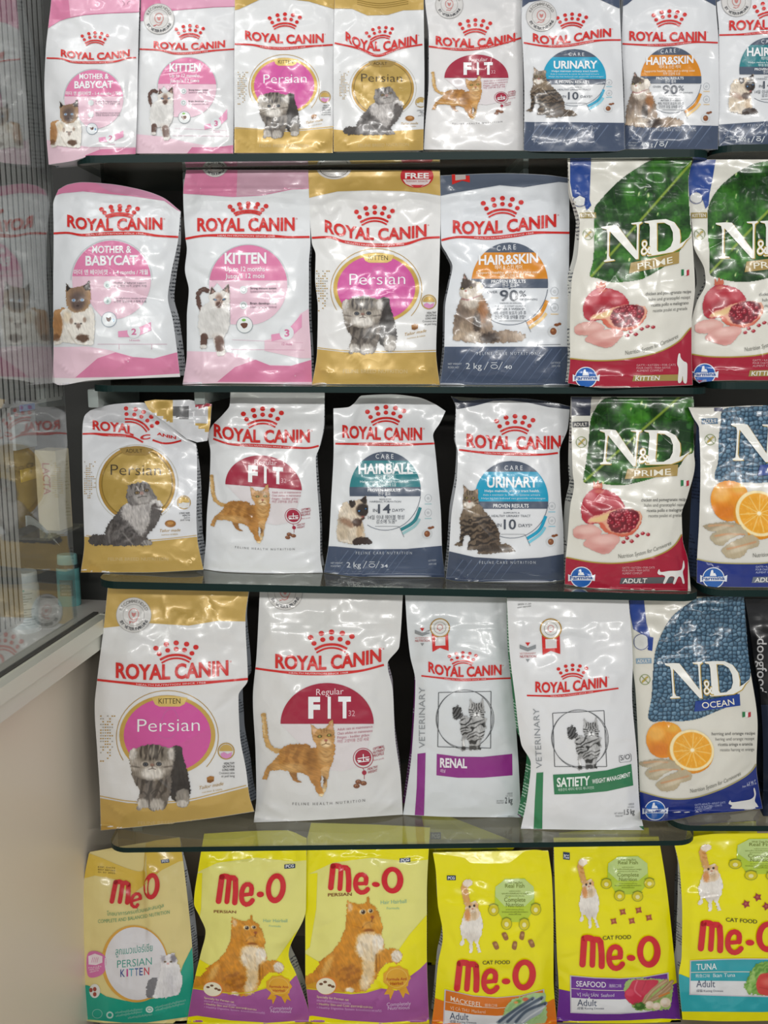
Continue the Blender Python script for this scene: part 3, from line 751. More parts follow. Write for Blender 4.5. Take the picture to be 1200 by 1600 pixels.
def pic_persian_kitten(st):
    p = Pic(255, 945, 622, 1345, st, 3)
    p.poly([(490,1000),(505,972),(540,960),(560,975),(575,1040),(596,1120),(610,1190),(604,1270),(590,1300),(545,1300),(500,1260),(480,1200)], '35302d')
    p.poly([(535,1225),(590,1215),(604,1270),(590,1312),(530,1308)], '8b857d', 6, 4)
    p.poly([(272,1110),(300,1085),(480,1085),(500,1130),(498,1210),(480,1290),(450,1330),(380,1335),(360,1320),(310,1330),(302,1300),(318,1220),(290,1180)], '6f675f')
    p.stripes(390,1190,110,90,20,40,'3d3733',.7,16)
    p.poly([(262,1060),(262,990),(300,978),(335,962),(395,955),(450,966),(495,980),(512,1010),(510,1070),(490,1120),(450,1152),(390,1162),(330,1152),(285,1125)], '857c71')
    p.stripes(385,1000,90,55,4,32,'37312e',.8,8)
    p.line([(385,960),(372,1000),(380,1040)],9,'2f2a28',5,.85).line([(412,960),(408,1000),(398,1040)],9,'2f2a28',5,.85).line([(345,970),(350,1010)],7,'3a3330',5,.7).line([(445,972),(428,1012)],7,'3a3330',5,.7)
    p.ell(280,1010,22,42,'d3cec8',16,4,.9).ell(500,1010,20,42,'cbc6c0',16,4,.9).ell(300,1075,35,30,'b5ada3',16,4,.7).ell(480,1075,30,30,'b5ada3',16,4,.7)
    p.line([(275,1080),(320,1088)],8,'554d47',5,.7).line([(505,1080),(460,1086)],8,'554d47',5,.7)
    p.ell(392,1118,66,38,'d9d4cd',20,3,.95).ell(354,1069,24,17,'c2bab0',10,0,.8).ell(430,1067,24,17,'c2bab0',10,0,.8)
    p.ell(354,1070,16,12,'211e1d',4).ell(430,1068,16,12,'211e1d',4).ell(354,1070,10,8,'6d7684',4).ell(430,1068,10,8,'6d7684',4).ell(354,1070,5,5,'111111',3).ell(430,1068,5,5,'111111',3)
    p.ell(392,1074,12,9,'8a6a60',4).line([(392,1080),(392,1092),(372,1098)],4,'4c403b').line([(392,1092),(412,1098)],4,'4c403b').ell(390,1000,30,26,'a59d92',20,0,.4)
    p.ell(338,1300,36,36,'c5bfb7',14,4,.85).ell(418,1300,42,36,'c5bfb7',14,4,.85).ell(562,1292,34,20,'cfc9c2',8,3,.95)
    for x in (322,338,354,398,416,434,550,566): p.line([(x,1318),(x,1332)],4,'67605a',3,.7)
    p.line([(318,1240),(340,1225),(362,1245)],8,'3d3733',5,.7).line([(390,1235),(418,1215),(448,1240)],8,'3d3733',5,.7).line([(376,1220),(374,1310)],6,'4f4843',5,.7)
    return p.furry(.2, 80)
def pic_persian_adult(st):
    p = Pic(130, 728, 708, 1240, st, 4)
    p.poly([(135,1205),(140,1165),(175,1138),(230,1138),(280,1150),(300,1220),(240,1225),(180,1226)], '4b4644', 7, 7)
    p.poly([(395,920),(345,985),(292,1050),(262,1100),(255,1160),(270,1218),(400,1230),(540,1228),(612,1224),(616,1195),(585,1150),(640,1085),(692,985),(690,920),(640,880),(500,880)], '56514f', 7, 8)
    p.stripes(400,1120,140,110,60,60,'3a3635',.6,26).stripes(400,1120,120,90,50,90,'8a8583',.5,30)
    p.line([(310,1060),(290,1130),(300,1200)],14,'8b8684',12,.6).line([(400,1130),(450,1190),(470,1215)],10,'a09b98',10,.6)
    p.poly([(405,900),(440,860),(600,870),(625,930),(610,1020),(580,1090),(545,1150),(500,1120),(440,1050),(385,1000)], 'b6b1ae', 22, 8, 1, True)
    p.line([(470,920),(460,1040)],10,'8b8684',10,.5).line([(530,940),(540,1100)],10,'95908d',10,.5).line([(580,920),(585,1040)],10,'8b8684',10,.4)
    p.poly([(418,850),(432,790),(428,768),(470,752),(520,742),(570,738),(602,756),(612,780),(640,830),(660,868),(640,885),(600,905),(530,915),(470,918),(440,900)], '7f7a77', 6, 5)
    p.stripes(520,775,90,42,10,34,'4a4543',.75,8).line([(500,775),(520,808)],8,'d0cbc8',5,.8).line([(540,765),(552,800)],8,'d0cbc8',5,.8)
    p.line([(470,920),(430,880),(425,820)],14,'55504e',10,.6)
    p.ell(545,865,62,42,'aca7a3',20,3,.9).ell(540,828,16,14,'a5776d',6,0,.6).ell(505,824,20,14,'3a3532',5,0,.95,rot=-10).ell(505,824,12,8,'a5885a',4).ell(505,824,5,6,'181614',3).ell(578,806,20,13,'3a3532',5,0,.95,rot=-15).ell(578,806,11,8,'a5885a',4).ell(578,806,5,6,'181614',3)
    p.line([(540,836),(542,850),(510,862)],5,'4d4644').line([(542,850),(578,852)],5,'4d4644').line([(470,850),(430,862)],6,'5b5653',5,.7).line([(625,840),(650,858)],6,'5b5653',5,.7)
    p.ell(650,918,50,46,'c6c2bf',8,6,1,False).ell(648,938,36,34,'4f4745',10,3,.95).ell(640,1000,42,60,'5c5755',18,6,.8).ell(672,905,20,26,'dad7d4',12,0,.8)
    p.ell(580,1205,40,24,'a7a29e',8,4,.95).line([(545,1190),(560,1215)],6,'4b4644',4,.7).line([(570,1185),(580,1210)],6,'4b4644',4,.7)
    for x in (566,584,600): p.line([(x,1212),(x,1225)],4,'4b4644',3,.8)
    return p.furry(.22, 75)
def pic_orange_cat(st):
    p = Pic(98, 778, 530, 1262, st, 6)
    p.line([(116,790),(122,850),(130,920),(150,970),(200,995),(250,985)], 33, 'c8a064', 5, 1, False, 4).line([(110,800),(122,900)],8,'e2cda2',6,.7)
    p.poly([(120,1155),(108,1165),(108,1150),(135,1080),(165,1055),(205,1010),(260,1010),(262,1095),(200,1105),(155,1110),(135,1160)], 'b98a50', 5, 3)
    p.poly([(250,1095),(295,1095),(310,1150),(336,1168),(330,1177),(295,1172),(270,1140)], '9c6c38', 5, 3)
    p.poly([(205,1000),(250,960),(310,952),(370,956),(400,975),(470,940),(520,950),(522,1010),(505,1070),(480,1110),(430,1125),(380,1138),(310,1118),(230,1108),(205,1075)], 'b5803f', 5, 4)
    p.poly([(355,1090),(440,1100),(442,1180),(465,1240),(450,1252),(428,1248),(405,1200),(370,1145)], 'ba8444', 5, 4).poly([(440,1100),(490,1085),(482,1160),(470,1222),(458,1228),(450,1200),(455,1160)], 'c79b62', 5, 3)
    p.ell(455,1160,16,22,'5f4023',10,0,.7).ell(448,1245,20,8,'e5d0a6',5).ell(462,1212,10,20,'ddc497',8)
    p.stripes(300,1030,100,80,20,70,'8a5a26',.5,24).ell(390,1040,40,70,'83551f',30,0,.55).ell(270,1090,70,25,'d6b27a',20,0,.5).line([(265,965),(390,962)],12,'7c5020',12,.55)
    p.ell(470,1010,40,70,'cfa56a',30,0,.8).line([(430,990),(470,1030),(505,1010)],7,'9a6a33',8,.6).line([(425,1030),(465,1062),(500,1050)],7,'9a6a33',8,.5)
    p.poly([(383,850),(386,843),(430,866),(470,858),(497,818),(512,822),(517,870),(522,930),(500,985),(470,1000),(430,985),(400,940),(388,900)], 'bd9057', 5, 3)
    p.poly([(388,850),(422,872),(400,905)], 'e0b795', 6, 1, .8, True, False).poly([(482,868),(505,830),(513,875)], 'dba98b', 6, 1, .8, True, False)
    for q in ([(440,868),(445,890)],[(458,866),(460,888)],[(474,866),(474,886)],[(405,905),(425,915)],[(515,900),(500,912)]): p.line(q,5,'8a5c2a',5,.7)
    p.ell(435,912,13,8,'3c3319',4,rot=-8).ell(435,912,7,6,'a8a052',3).ell(488,905,13,8,'3c3319',4,rot=-8).ell(488,905,7,6,'a8a052',3)
    p.ell(470,950,30,24,'e0c69c',12,0,.9).ell(470,934,10,7,'b06a58',4).line([(470,940),(468,952),(448,960)],4,'6b4824').line([(468,952),(490,956)],4,'6b4824')
    return p.furry(.16, 20)
def pic_tabby(st):
    p = Pic(140, 758, 618, 1296, st, 7)
    p.poly([(200,960),(235,900),(330,905),(375,960),(420,1010),(465,1070),(490,1130),(497,1205),(540,1205),(585,1235),(612,1268),(560,1275),(470,1284),(380,1290),(318,1284),(315,1262),(250,1258),(240,1235),(262,1170),(235,1140),(215,1190),(205,1228),(150,1224),(150,1205),(180,1190),(190,1120),(185,1040)], '6f6050', 6, 6)
    p.ell(420,1150,90,120,'5b4c3f',50,0,.8).stripes(330,1130,180,170,75,46,'2b2420',.8,20).stripes(220,1140,60,120,95,40,'2b2420',.7,8).ell(290,950,50,60,'9c8a72',30,4,.6)
    p.poly([(210,850),(214,800),(210,758),(250,798),(290,800),(325,792),(325,850),(330,900),(305,940),(255,948),(215,930),(205,890)], '7d6d5a', 5, 4)
    p.poly([(213,775),(244,802),(220,825)], 'c2a694', 5, 1, .7, True, False).poly([(300,806),(322,800),(322,840)], 'c2a694', 5, 1, .6, True, False)
    for q in ([(240,805),(245,840)],[(262,803),(262,838)],[(282,806),(278,838)],[(210,870),(232,885)],[(325,875),(300,888)],[(212,900),(236,905)],[(325,905),(300,905)]): p.line(q,7,'2f2823',5,.8)
    p.ell(238,862,13,8,'201b17',4).ell(238,862,7,6,'a79a5a',3).ell(288,864,13,8,'201b17',4).ell(288,864,7,6,'a79a5a',3)
    p.ell(258,912,42,22,'e6dfd5',12,3,.95).ell(260,890,11,8,'a86f63',5).ell(255,935,22,10,'f0ebe4',8,0,.8)
    p.ell(440,1245,120,26,'3f352d',14,5,.75).line([(395,1050),(470,1110)],9,'2b2420',6,.6).line([(380,1110),(470,1160)],9,'2b2420',6,.6)
    return p.furry(.24, 75)
def pic_longhair(st):
    p = Pic(150, 755, 668, 1248, st, 8)
    p.poly([(210,950),(235,905),(340,895),(385,950),(415,1020),(432,1090),(440,1150),(520,1146),(600,1158),(650,1180),(655,1205),(620,1228),(520,1236),(400,1240),(280,1238),(200,1222),(155,1222),(160,1180),(165,1090),(185,1010)], '93806f', 7, 8)
    p.ell(225,1050,45,90,'6f6157',30,6,.7).ell(290,960,60,45,'d9d0c5',26,5,.85).ell(365,1020,34,70,'a06a3f',22,6,.85).ell(325,1110,26,70,'3f3631',18,6,.85).ell(240,1150,40,60,'bba78f',26,5,.6)
    p.ell(310,1195,60,34,'d5c9ba',20,6,.85).ell(415,1200,70,36,'3a302b',18,7,.9).ell(520,1190,60,32,'9c8875',20,6,.7).ell(600,1198,48,26,'b7a593',18,6,.8).ell(190,1190,30,30,'c0ad96',18,4,.8)
    p.line([(215,935),(270,945),(340,915)],9,'8a3f46',6,.6)
    p.poly([(205,905),(210,850),(225,800),(242,760),(262,800),(300,815),(340,820),(372,845),(368,890),(335,915),(270,932),(225,930)], 'd6cbbd', 6, 5)
    p.poly([(212,860),(242,762),(264,805),(300,830),(270,860),(230,870)], '453b35', 8, 4, .95, True).poly([(232,800),(242,775),(252,805)], 'b9958a', 5, 0, .8, True, False)
    p.ell(300,845,22,16,'5b4b40',10,3,.8).ell(345,868,26,36,'ede5da',12,4,.9).ell(228,870,14,8,'2c2622',4).ell(228,870,6,5,'b0a060',3).ell(286,862,13,7,'2c2622',4).ell(286,862,6,5,'b0a060',3)
    p.ell(258,895,26,16,'f1ebe2',10).ell(250,885,8,6,'b57c72',4)
    return p.furry(.2, 70)
def pic_siamese(st):
    p = Pic(165, 842, 452, 1226, st, 9)
    p.poly([(195,940),(250,890),(330,960),(370,1030),(382,1090),(392,1150),(380,1190),(300,1215),(240,1205),(180,1188),(172,1120),(180,1030)], 'd6c8b4', 6, 6)
    p.ell(255,1050,60,26,'8d6b54',16,5,.85,rot=25).ell(350,1110,26,70,'b79a78',20,5,.7).ell(225,1120,40,60,'c5b39a',26,0,.6)
    p.poly([(300,1185),(340,1160),(420,1165),(448,1200),(440,1212),(380,1218),(305,1222)], '3b2e29', 6, 5)
    p.ell(330,1048,36,32,'4d392f',10,5,.95).line([(335,1050),(380,1015)],22,'4d392f',8,.9,False)
    p.poly([(265,900),(270,878),(300,880),(350,872),(396,843),(404,900),(415,950),(400,1000),(355,1010),(310,985),(275,940)], 'cdbca6', 5, 4)
    p.poly([(266,880),(305,884),(320,905),(300,935),(278,930)], '2f2724', 7, 3, .95, True).poly([(352,872),(395,844),(402,905),(370,900)], '2f2724', 6, 3, .95, True)
    p.ell(372,955,50,50,'2d2624',18,0,.95,rot=-20).ell(345,962,15,8,'14110f',4).ell(345,962,7,6,'4f86bd',3).ell(395,945,11,8,'14110f',4).ell(395,945,6,5,'4f86bd',3).ell(372,1005,12,7,'9a5a52',5)
    p.ell(240,1195,40,14,'e8dfd2',8,3,.8).line([(180,1190),(300,1215)],5,'8d7c68',5,.5)
    return p.furry(.16, 70)
def pic_bw_cat(st):
    p = Pic(380, 685, 585, 996, st, 10)
    p.poly([(388,790),(390,750),(415,735),(442,748),(445,775),(470,800),(440,812),(410,818)], '5b5b5b', 6, 7).stripes(418,775,38,42,40,17,'1b1b1b',.9,6)
    p.poly([(432,812),(470,790),(490,800),(575,800),(582,850),(572,900),(552,940),(545,965),(552,990),(520,992),(478,990),(482,960),(472,925),(462,920),(462,960),(468,988),(438,988),(440,960),(444,920),(432,880)], 'a5a5a5', 5, 6)
    p.stripes(520,880,66,110,70,24,'161616',.85,16,.36).stripes(450,860,34,60,80,20,'161616',.85,10,.4).ell(455,950,8,22,'efefef',6,0,.9).ell(530,880,16,40,'d9d9d9',14,4,.5).ell(452,978,14,10,'1d1d1d',5,0,.9).ell(505,976,24,12,'2a2a2a',5,3,.8).ell(545,978,14,12,'1d1d1d',5,0,.8)
    p.poly([(482,770),(486,725),(488,690),(512,718),(530,722),(548,716),(562,688),(570,730),(576,775),(560,808),(527,822),(495,808)], 'b0b0b0', 5, 4)
    p.stripes(527,738,44,28,5,15,'161616',.8,6,.4).stripes(490,780,22,30,90,14,'1c1c1c',.8,4).stripes(566,780,22,30,90,14,'1c1c1c',.8,4)
    p.ell(511,766,9,6,'101010',3).ell(511,766,5,4,'d9d9d9',2).ell(543,765,9,6,'101010',3).ell(543,765,5,4,'d9d9d9',2).ell(527,790,18,12,'eeeeee',8).ell(527,780,6,5,'444444',3).line([(527,785),(527,795),(515,800)],3,'222222').line([(527,795),(538,799)],3,'222222')
    return p.furry(.22, 80)
def pic_white_kitten(st):
    p = Pic(632, 1036, 936, 1412, st, 11)
    p.poly([(642,1390),(640,1320),(660,1260),(700,1238),(735,1250),(720,1330),(700,1395)], '76767c', 8, 6)
    p.poly([(700,1395),(720,1310),(735,1230),(750,1180),(760,1140),(890,1130),(915,1200),(928,1280),(905,1350),(880,1380),(830,1385),(780,1400)], 'e4e3e6', 8, 5)
    p.poly([(748,1110),(750,1060),(780,1066),(820,1050),(860,1042),(880,1080),(890,1120),(860,1150),(810,1165),(765,1150)], 'e6e3e6', 6, 4)
    p.ell(856,1085,24,32,'77737f',16,4,.85).ell(775,1090,18,30,'96929c',16,3,.7).ell(770,1062,14,14,'cfc6c9',6,0,.8).ell(790,1114,10,6,'5d4426').ell(836,1114,10,6,'43331f').ell(812,1128,10,8,'d9a9a6',5).ell(812,1150,24,12,'f1eff1',8)
    p.ell(830,1260,40,80,'cfced4',40,0,.6).ell(720,1385,30,14,'f0f0f2',8).line([(840,1230),(850,1370)],8,'c4c3c9',8,.6).line([(780,1230),(775,1380)],8,'c9c8ce',8,.5)
    return p.furry(.07, 80)
def pic_ginger_persian(st):
    p = Pic(86, 598, 852, 1362, st, 12)
    p.poly([(88,1225),(150,1190),(200,1110),(280,1040),(345,960),(385,880),(400,780),(404,690),(412,632),(450,652),(520,655),(550,648),(576,600),(596,650),(640,690),(672,760),(690,850),(684,890),(705,960),(715,1010),(760,1005),(820,1020),(846,1060),(840,1105),(800,1135),(760,1120),(700,1150),(655,1220),(620,1280),(560,1345),(420,1355),(330,1330),(200,1270),(88,1300)], 'd08a1e', 8, 8)
    p.ell(250,1140,110,140,'c47c14',60,5,.8).ell(255,1150,28,90,'e6b96a',24,6,.7,rot=25).ell(440,1230,90,90,'b06c10',40,6,.6).stripes(430,1220,110,100,60,60,'99590c',.5,20)
    p.ell(590,1000,110,110,'efe3cf',26,10,.95).ell(660,950,46,50,'f3eadb',20,6,.9).ell(545,930,60,40,'e9d6b6',18,5,.8).ell(580,1150,50,170,'e8d3ad',24,8,.85).ell(545,1280,36,60,'e9d7b8',20,6,.8)
    p.line([(520,960),(560,1080)],9,'cfb183',9,.6).line([(600,960),(605,1090)],9,'cfb183',9,.6).line([(640,940),(650,1030)],8,'cfb183',8,.5)
    p.ell(700,1090,66,70,'cf8c26',24,6,.9).line([(640,1060),(640,1190)],12,'7a4708',10,.7).line([(665,1060),(665,1160)],10,'9a5c10',9,.6).ell(800,1070,44,48,'f0e7da',12,5,.95).line([(775,1075),(805,1105)],5,'c9a878',4,.8).line([(800,1065),(828,1100)],5,'c9a878',4,.8)
    p.ell(490,720,80,80,'d9952c',40,0,.7).poly([(415,640),(450,665),(420,730)], 'e9b97c', 8, 2, .8, True, False).ell(438,690,18,30,'e8c9a0',10,3,.7)
    p.ell(535,724,26,20,'fbeec4',8,0,.9).ell(537,725,17,17,'3d2614',5).ell(531,718,5,5,'ffffff',3).ell(594,716,22,17,'fbeec4',8,0,.9).ell(596,716,14,14,'3d2614',5).ell(591,711,4,4,'ffffff',3)
    p.ell(610,765,16,12,'9c4f22',6).line([(610,775),(600,800),(560,815),(530,850)],7,'6d3a10',6,.8).line([(604,800),(640,815)],6,'6d3a10',6,.7).ell(575,825,44,30,'dca350',14,3,.7).ell(580,872,40,16,'8a4c12',8,0,.85).ell(585,885,44,10,'e8c48c',8,0,.7).ell(655,800,36,60,'dfa13c',20,3,.7)
    p.line([(450,830),(520,850)],6,'a86412',6,.6).line([(500,680),(520,700)],6,'a86412',6,.6)
    p.ell(430,1335,36,20,'f3eadc',10,4,.9).ell(380,1310,24,40,'b87618',14,4,.6)
    return p.furry(.15, 65, 6, 30)
def pic_white_ginger(st):
    p = Pic(300, 388, 516, 1012, st, 13)
    p.line([(372,590),(360,520),(352,460),(370,425)], 62, 'd9a45e', 8, 1, False, 6).ell(378,425,44,36,'efe0cf',8,5,1,False)
    p.line([(350,470),(370,480),(398,470)],12,'b9722a',8,.6).line([(352,510),(375,520),(400,512)],12,'b9722a',8,.6)
    p.poly([(340,700),(365,640),(460,640),(495,700),(505,780),(490,870),(470,910),(480,960),(490,1000),(462,1004),(448,960),(435,920),(422,925),(420,1005),(385,1008),(390,940),(372,900),(350,890),(350,940),(318,948),(310,930),(325,880),(312,800)], 'ece6de', 6, 5)
    p.ell(410,880,60,40,'cfc6bc',30,0,.6).line([(430,900),(428,925)],9,'b5aaa0',6,.7)
    p.poly([(352,660),(358,610),(350,590),(395,592),(430,570),(462,590),(470,640),(480,690),(450,730),(420,740),(380,740),(358,710)], 'e9d3b8', 6, 4)
    p.ell(375,690,26,50,'d58c4c',14,4,.85).ell(455,610,22,26,'d8a05e',12,3,.8).ell(385,605,34,16,'d8a05e',10,3,.8).ell(430,690,24,40,'c5aa83',14,0,.7)
    p.ell(394,622,9,11,'2f2218',4).ell(432,614,9,11,'2f2218',4).ell(418,640,9,7,'bd7663',4).line([(418,648),(420,664),(405,672)],4,'8d6a4c').line([(420,664),(438,668)],4,'8d6a4c').ell(420,660,22,14,'f2e8dc',8,0,.5)
    return p.furry(.08, 80)
def pic_pomegranate(st):
    p = Pic(85, 540, 540, 975, st, 20)
    p.poly([(208,600),(210,545),(222,570),(232,540),(244,566),(258,548),(258,600)], 'c96a4e', 5, 3)
    p.poly([(135,715),(150,650),(190,605),(235,592),(300,605),(355,640),(385,690),(382,740),(330,780),(240,792),(175,795),(145,770)], 'b3313f', 5, 2)
    p.ell(190,650,36,46,'d9868a',26,0,.75).ell(330,660,34,36,'d17078',24,0,.6).ell(260,740,90,50,'8f1f2d',40,0,.6).ell(240,610,26,12,'d98b75',10,0,.7)
    p.poly([(175,775),(200,755),(250,740),(300,720),(380,705),(440,712),(484,735),(480,790),(450,840),(400,868),(350,868),(290,850),(250,820),(235,790),(190,790)], 'e0a58a', 5, 3)
    p.poly([(235,790),(250,820),(290,852),(350,870),(400,870),(450,842),(482,790),(486,740),(474,790),(440,828),(390,850),(340,848),(290,828),(262,790)], 'c9573f', 6, 2, .85, True)
    p.poly([(185,775),(240,752),(300,735),(280,770),(240,782)], 'e3c28a', 6, 2, .9, True)
    p.poly([(290,770),(310,730),(380,708),(440,718),(470,745),(455,800),(410,838),(350,846),(305,828)], '6d1424', 6, 2, 1, True)
    rs = np.random.RandomState(3)
    for i in range(74):
        x, y = rs.uniform(290, 468), rs.uniform(712, 846); q = ((x-380)/88)**2 + ((y-778)/64)**2
        if q < 1: p.ell(x, y, 9.5, 9.5, ['8e1b2c','a32437','7c1526'][i % 3], 3); p.ell(x-3, y-3, 3.6, 3.6, 'dc8c90', 3)
    p.poly([(90,850),(100,815),(150,797),(210,800),(255,830),(250,855),(200,878),(140,885),(100,872)], 'd9a39a', 6, 2)
    p.ell(170,830,60,20,'eac3ba',18,0,.8).ell(120,865,30,14,'c98780',12,0,.6)
    p.poly([(148,915),(170,880),(220,858),(300,850),(352,866),(360,890),(335,925),(300,960),(260,968),(200,945)], 'd69d95', 6, 2)
    p.ell(270,885,66,24,'eac1b8',20,0,.8).ell(250,945,44,16,'c7817b',14,0,.7)
    for x, y in ((400,876),(380,898),(426,894),(457,862),(489,849),(519,855)): p.ell(x, y, 14, 12, 'a31f2f', 4, 0, 1, False); p.ell(x-4, y-4, 5, 4, 'e08c8c', 4)
    return p
def pic_orange(st):
    p = Pic(140, 785, 600, 1215, st, 21)
    p.poly([(186,900),(200,840),(240,800),(300,788),(360,802),(398,836),(400,900),(370,970),(320,1005),(260,1005),(210,970)], 'e8952a', 5, 1)
    p.ell(250,860,50,44,'f2b75a',30,0,.8).ell(270,960,80,44,'d0701c',40,0,.7).ell(350,830,40,24,'e9c25a',24,0,.6)
    C, Rx, Ry = (460, 965), 136, 130
    p.poly(ell(455,972,140,128,40,rot=20).tolist(), 'd98a1c', 5, 0).poly(ell(462,960,134,122,40,rot=20).tolist(), 'f5e3b0', 5, 0).poly(ell(464,960,116,106,40,rot=20).tolist(), 'eda62e', 5, 0)
    for k in range(11):
        a = k * 2*math.pi/11 + .2; p.line([(464,960),(464+110*math.cos(a), 960+100*math.sin(a))], 4, 'f7d98c', 4, .9)
    p.ell(464,960,12,11,'fbeecb',5)
    rs = np.random.RandomState(2)
    for i in range(60):
        a = rs.rand()*6.28; r = rs.uniform(30, 105); x, y = 464+r*math.cos(a), 960+r*.92*math.sin(a); p.line([(x,y),(x+14*math.cos(a),y+13*math.sin(a))],3,'f6c768',4,.7)
    for pts, c1, c2 in (([(142,1035),(200,1018),(270,1010),(330,1015),(360,1035),(300,1058),(230,1066),(170,1060)], 'a89a80', 'd89a6c'),
                        ([(180,1090),(230,1060),(300,1040),(350,1030),(400,1075),(340,1085),(290,1110),(250,1142),(205,1130)], 'b5a88c', 'd88f60'),
                        ([(245,1160),(300,1120),(350,1095),(420,1075),(462,1105),(455,1140),(400,1155),(370,1195),(310,1210),(270,1200)], 'b8a98b', 'cf8a5c')):
        p.poly(pts, c1, 5, 3)
        q = np.array(pts); m_ = q.mean(0); p.line([tuple(m_ + (q[0]-m_)*.7), tuple(m_ + np.array([0, -8])), tuple(m_ + (q[4]-m_)*.8)], 9, c2, 8, .7); p.ell(m_[0]-10, m_[1]+10, 60, 12, 'd9ceb6', 10, 0, .6, True, -20)
    return p.furry(.04)
def pic_leaf(poly, rib, st, seed):
    """a wet green leaf filling its outline; rib = the midrib from lower left to upper right"""
    q = np.array(poly, float); p = Pic(q[:,0].min()-2, q[:,1].min()-2, q[:,0].max()+2, q[:,1].max()+2, st, seed)
    p.poly(poly, '2f7a2c', st, 0)
    a, b_ = np.array(rib[0], float), np.array(rib[1], float); e = (b_-a)/np.linalg.norm(b_-a)
    al = (p.X-a[0])*e[0] + (p.Y-a[1])*e[1]; ac = -(p.X-a[0])*e[1] + (p.Y-a[1])*e[0]
    n = vnoise((al - np.abs(ac)*.6)/75, ac/95, seed)*.75 + vnoise(p.X/38, p.Y/38, seed+5)*.25; n2 = vnoise(p.X/12, p.Y/12, seed+1)
    p.c = np.array([.07,.21,.06]) + (np.array([.28,.55,.17]) - np.array([.07,.21,.06])) * np.clip((n - .3)*1.5 + (n2-.3)*.3, 0, 1)[..., None]
    for sgn in (1, -1):
        u = al - np.abs(ac)*.75; v = np.abs(((u/78 + (.3 if sgn > 0 else 0)) % 1) - .5) * 78
        m_ = np.clip(1 - v/4.5, 0, 1) * (ac*sgn > 0) * .22 * (.4 + n2); p.c += (np.array([.45,.66,.24]) - p.c) * m_[..., None]
    sd = np.clip((np.abs(ac) - 4)/30, 0, 1); p.c *= (1 - .25*(ac > 0)*(1-sd))[..., None]
    m_ = np.clip(1.5 - np.abs(ac)/7, 0, 1)*.8; p.c += (np.array([.60,.68,.22]) - p.c) * m_[..., None]
    rs = np.random.RandomState(seed)
    for i in range(34):
        x, y = rs.uniform(q[:,0].min(), q[:,0].max()), rs.uniform(q[:,1].min(), q[:,1].max()); r = rs.uniform(7, 22)
        p.ell(x+2, y+3, r*1.0, r*1.25, '123a14', 6, 4, .55).ell(x, y, r*.85, r*1.1, '4a8f3a', 8, 4, .5)
        if rs.rand() < .6: p.ell(x-r*.3, y-r*.4, r*.26, r*.6, 'dfeaa8', 4, 2, .9, rot=15)
    return p
def pic_scales(poly, st, seed):
    q = np.array(poly, float); p = Pic(q[:,0].min()-2, q[:,1].min()-2, q[:,0].max()+2, q[:,1].max()+2, st, seed)
    p.poly(poly, '4a6f88', st, 0)
    rs = np.random.RandomState(seed); S = 26; best = np.full(p.X.shape, 1e9); best2 = best.copy(); tone = np.zeros(p.X.shape); dxx = tone.copy()
    for gy in range(int(q[:,1].min()/S)-1, int(q[:,1].max()/S)+2):
        for gx in range(int(q[:,0].min()/S)-1, int(q[:,0].max()/S)+2):
            x = (gx + rs.uniform(.15,.85))*S; y = (gy + rs.uniform(.15,.85))*S; tn = rs.rand()
            d = np.hypot(p.X-x, (p.Y-y)*1.1); m1 = d < best
            best2 = np.where(m1, best, np.minimum(best2, d)); tone = np.where(m1, tn, tone); dxx = np.where(m1, (p.Y-y)/S + (p.X-x)/S*.4, dxx); best = np.where(m1, d, best)
    k = np.clip((best2-best)/9, 0, 1)[..., None]
    c = np.array([.20,.33,.43]) + (np.array([.50,.63,.72])-np.array([.20,.33,.43])) * (np.clip(.25 + tone*.5 - dxx*.75, 0, 1))[..., None]
    p.c = np.array([.10,.18,.25])*(1-k) + c*k
    return p
def pic_fish(st):
    p = Pic(610, 1340, 1040, 1600, st, 30)
    p.poly([(660,1560),(690,1460),(740,1400),(820,1370),(930,1335),(1020,1330),(1030,1420),(1024,1590),(800,1600),(620,1600)], 'a9c98b', 5, 5)
    p.stripes(850,1470,200,130,40,40,'7fb069',.5,20).ell(860,1395,26,16,'d0563a',8,0,.9).ell(800,1410,22,14,'5f9d3a',8).ell(780,1420,18,10,'e39a5a',6)
    for i, (x, y) in enumerate(((930,1385),(1005,1380),(1035,1425))):
        p.poly([(610+i*70,1590),(680+i*70,1530),(780+i*50,1470),(860+i*45,y+30),(x,y-12),(x+10,y+10),(x-20,y+40),(900+i*40,y+90),(800+i*50,1560),(700+i*70,1598)], 'a7b0b8', 4, 2)
        p.line([(640+i*70,1580),(760+i*55,1490),(x-10,y)], 24, '3d4c5f', 10, .85).line([(700+i*65,1585),(800+i*50,1530),(x-20,y+34)], 12, 'd9dde0', 8, .8).ell(x-14,y+12,6,6,'1a1c20',3)
    return p
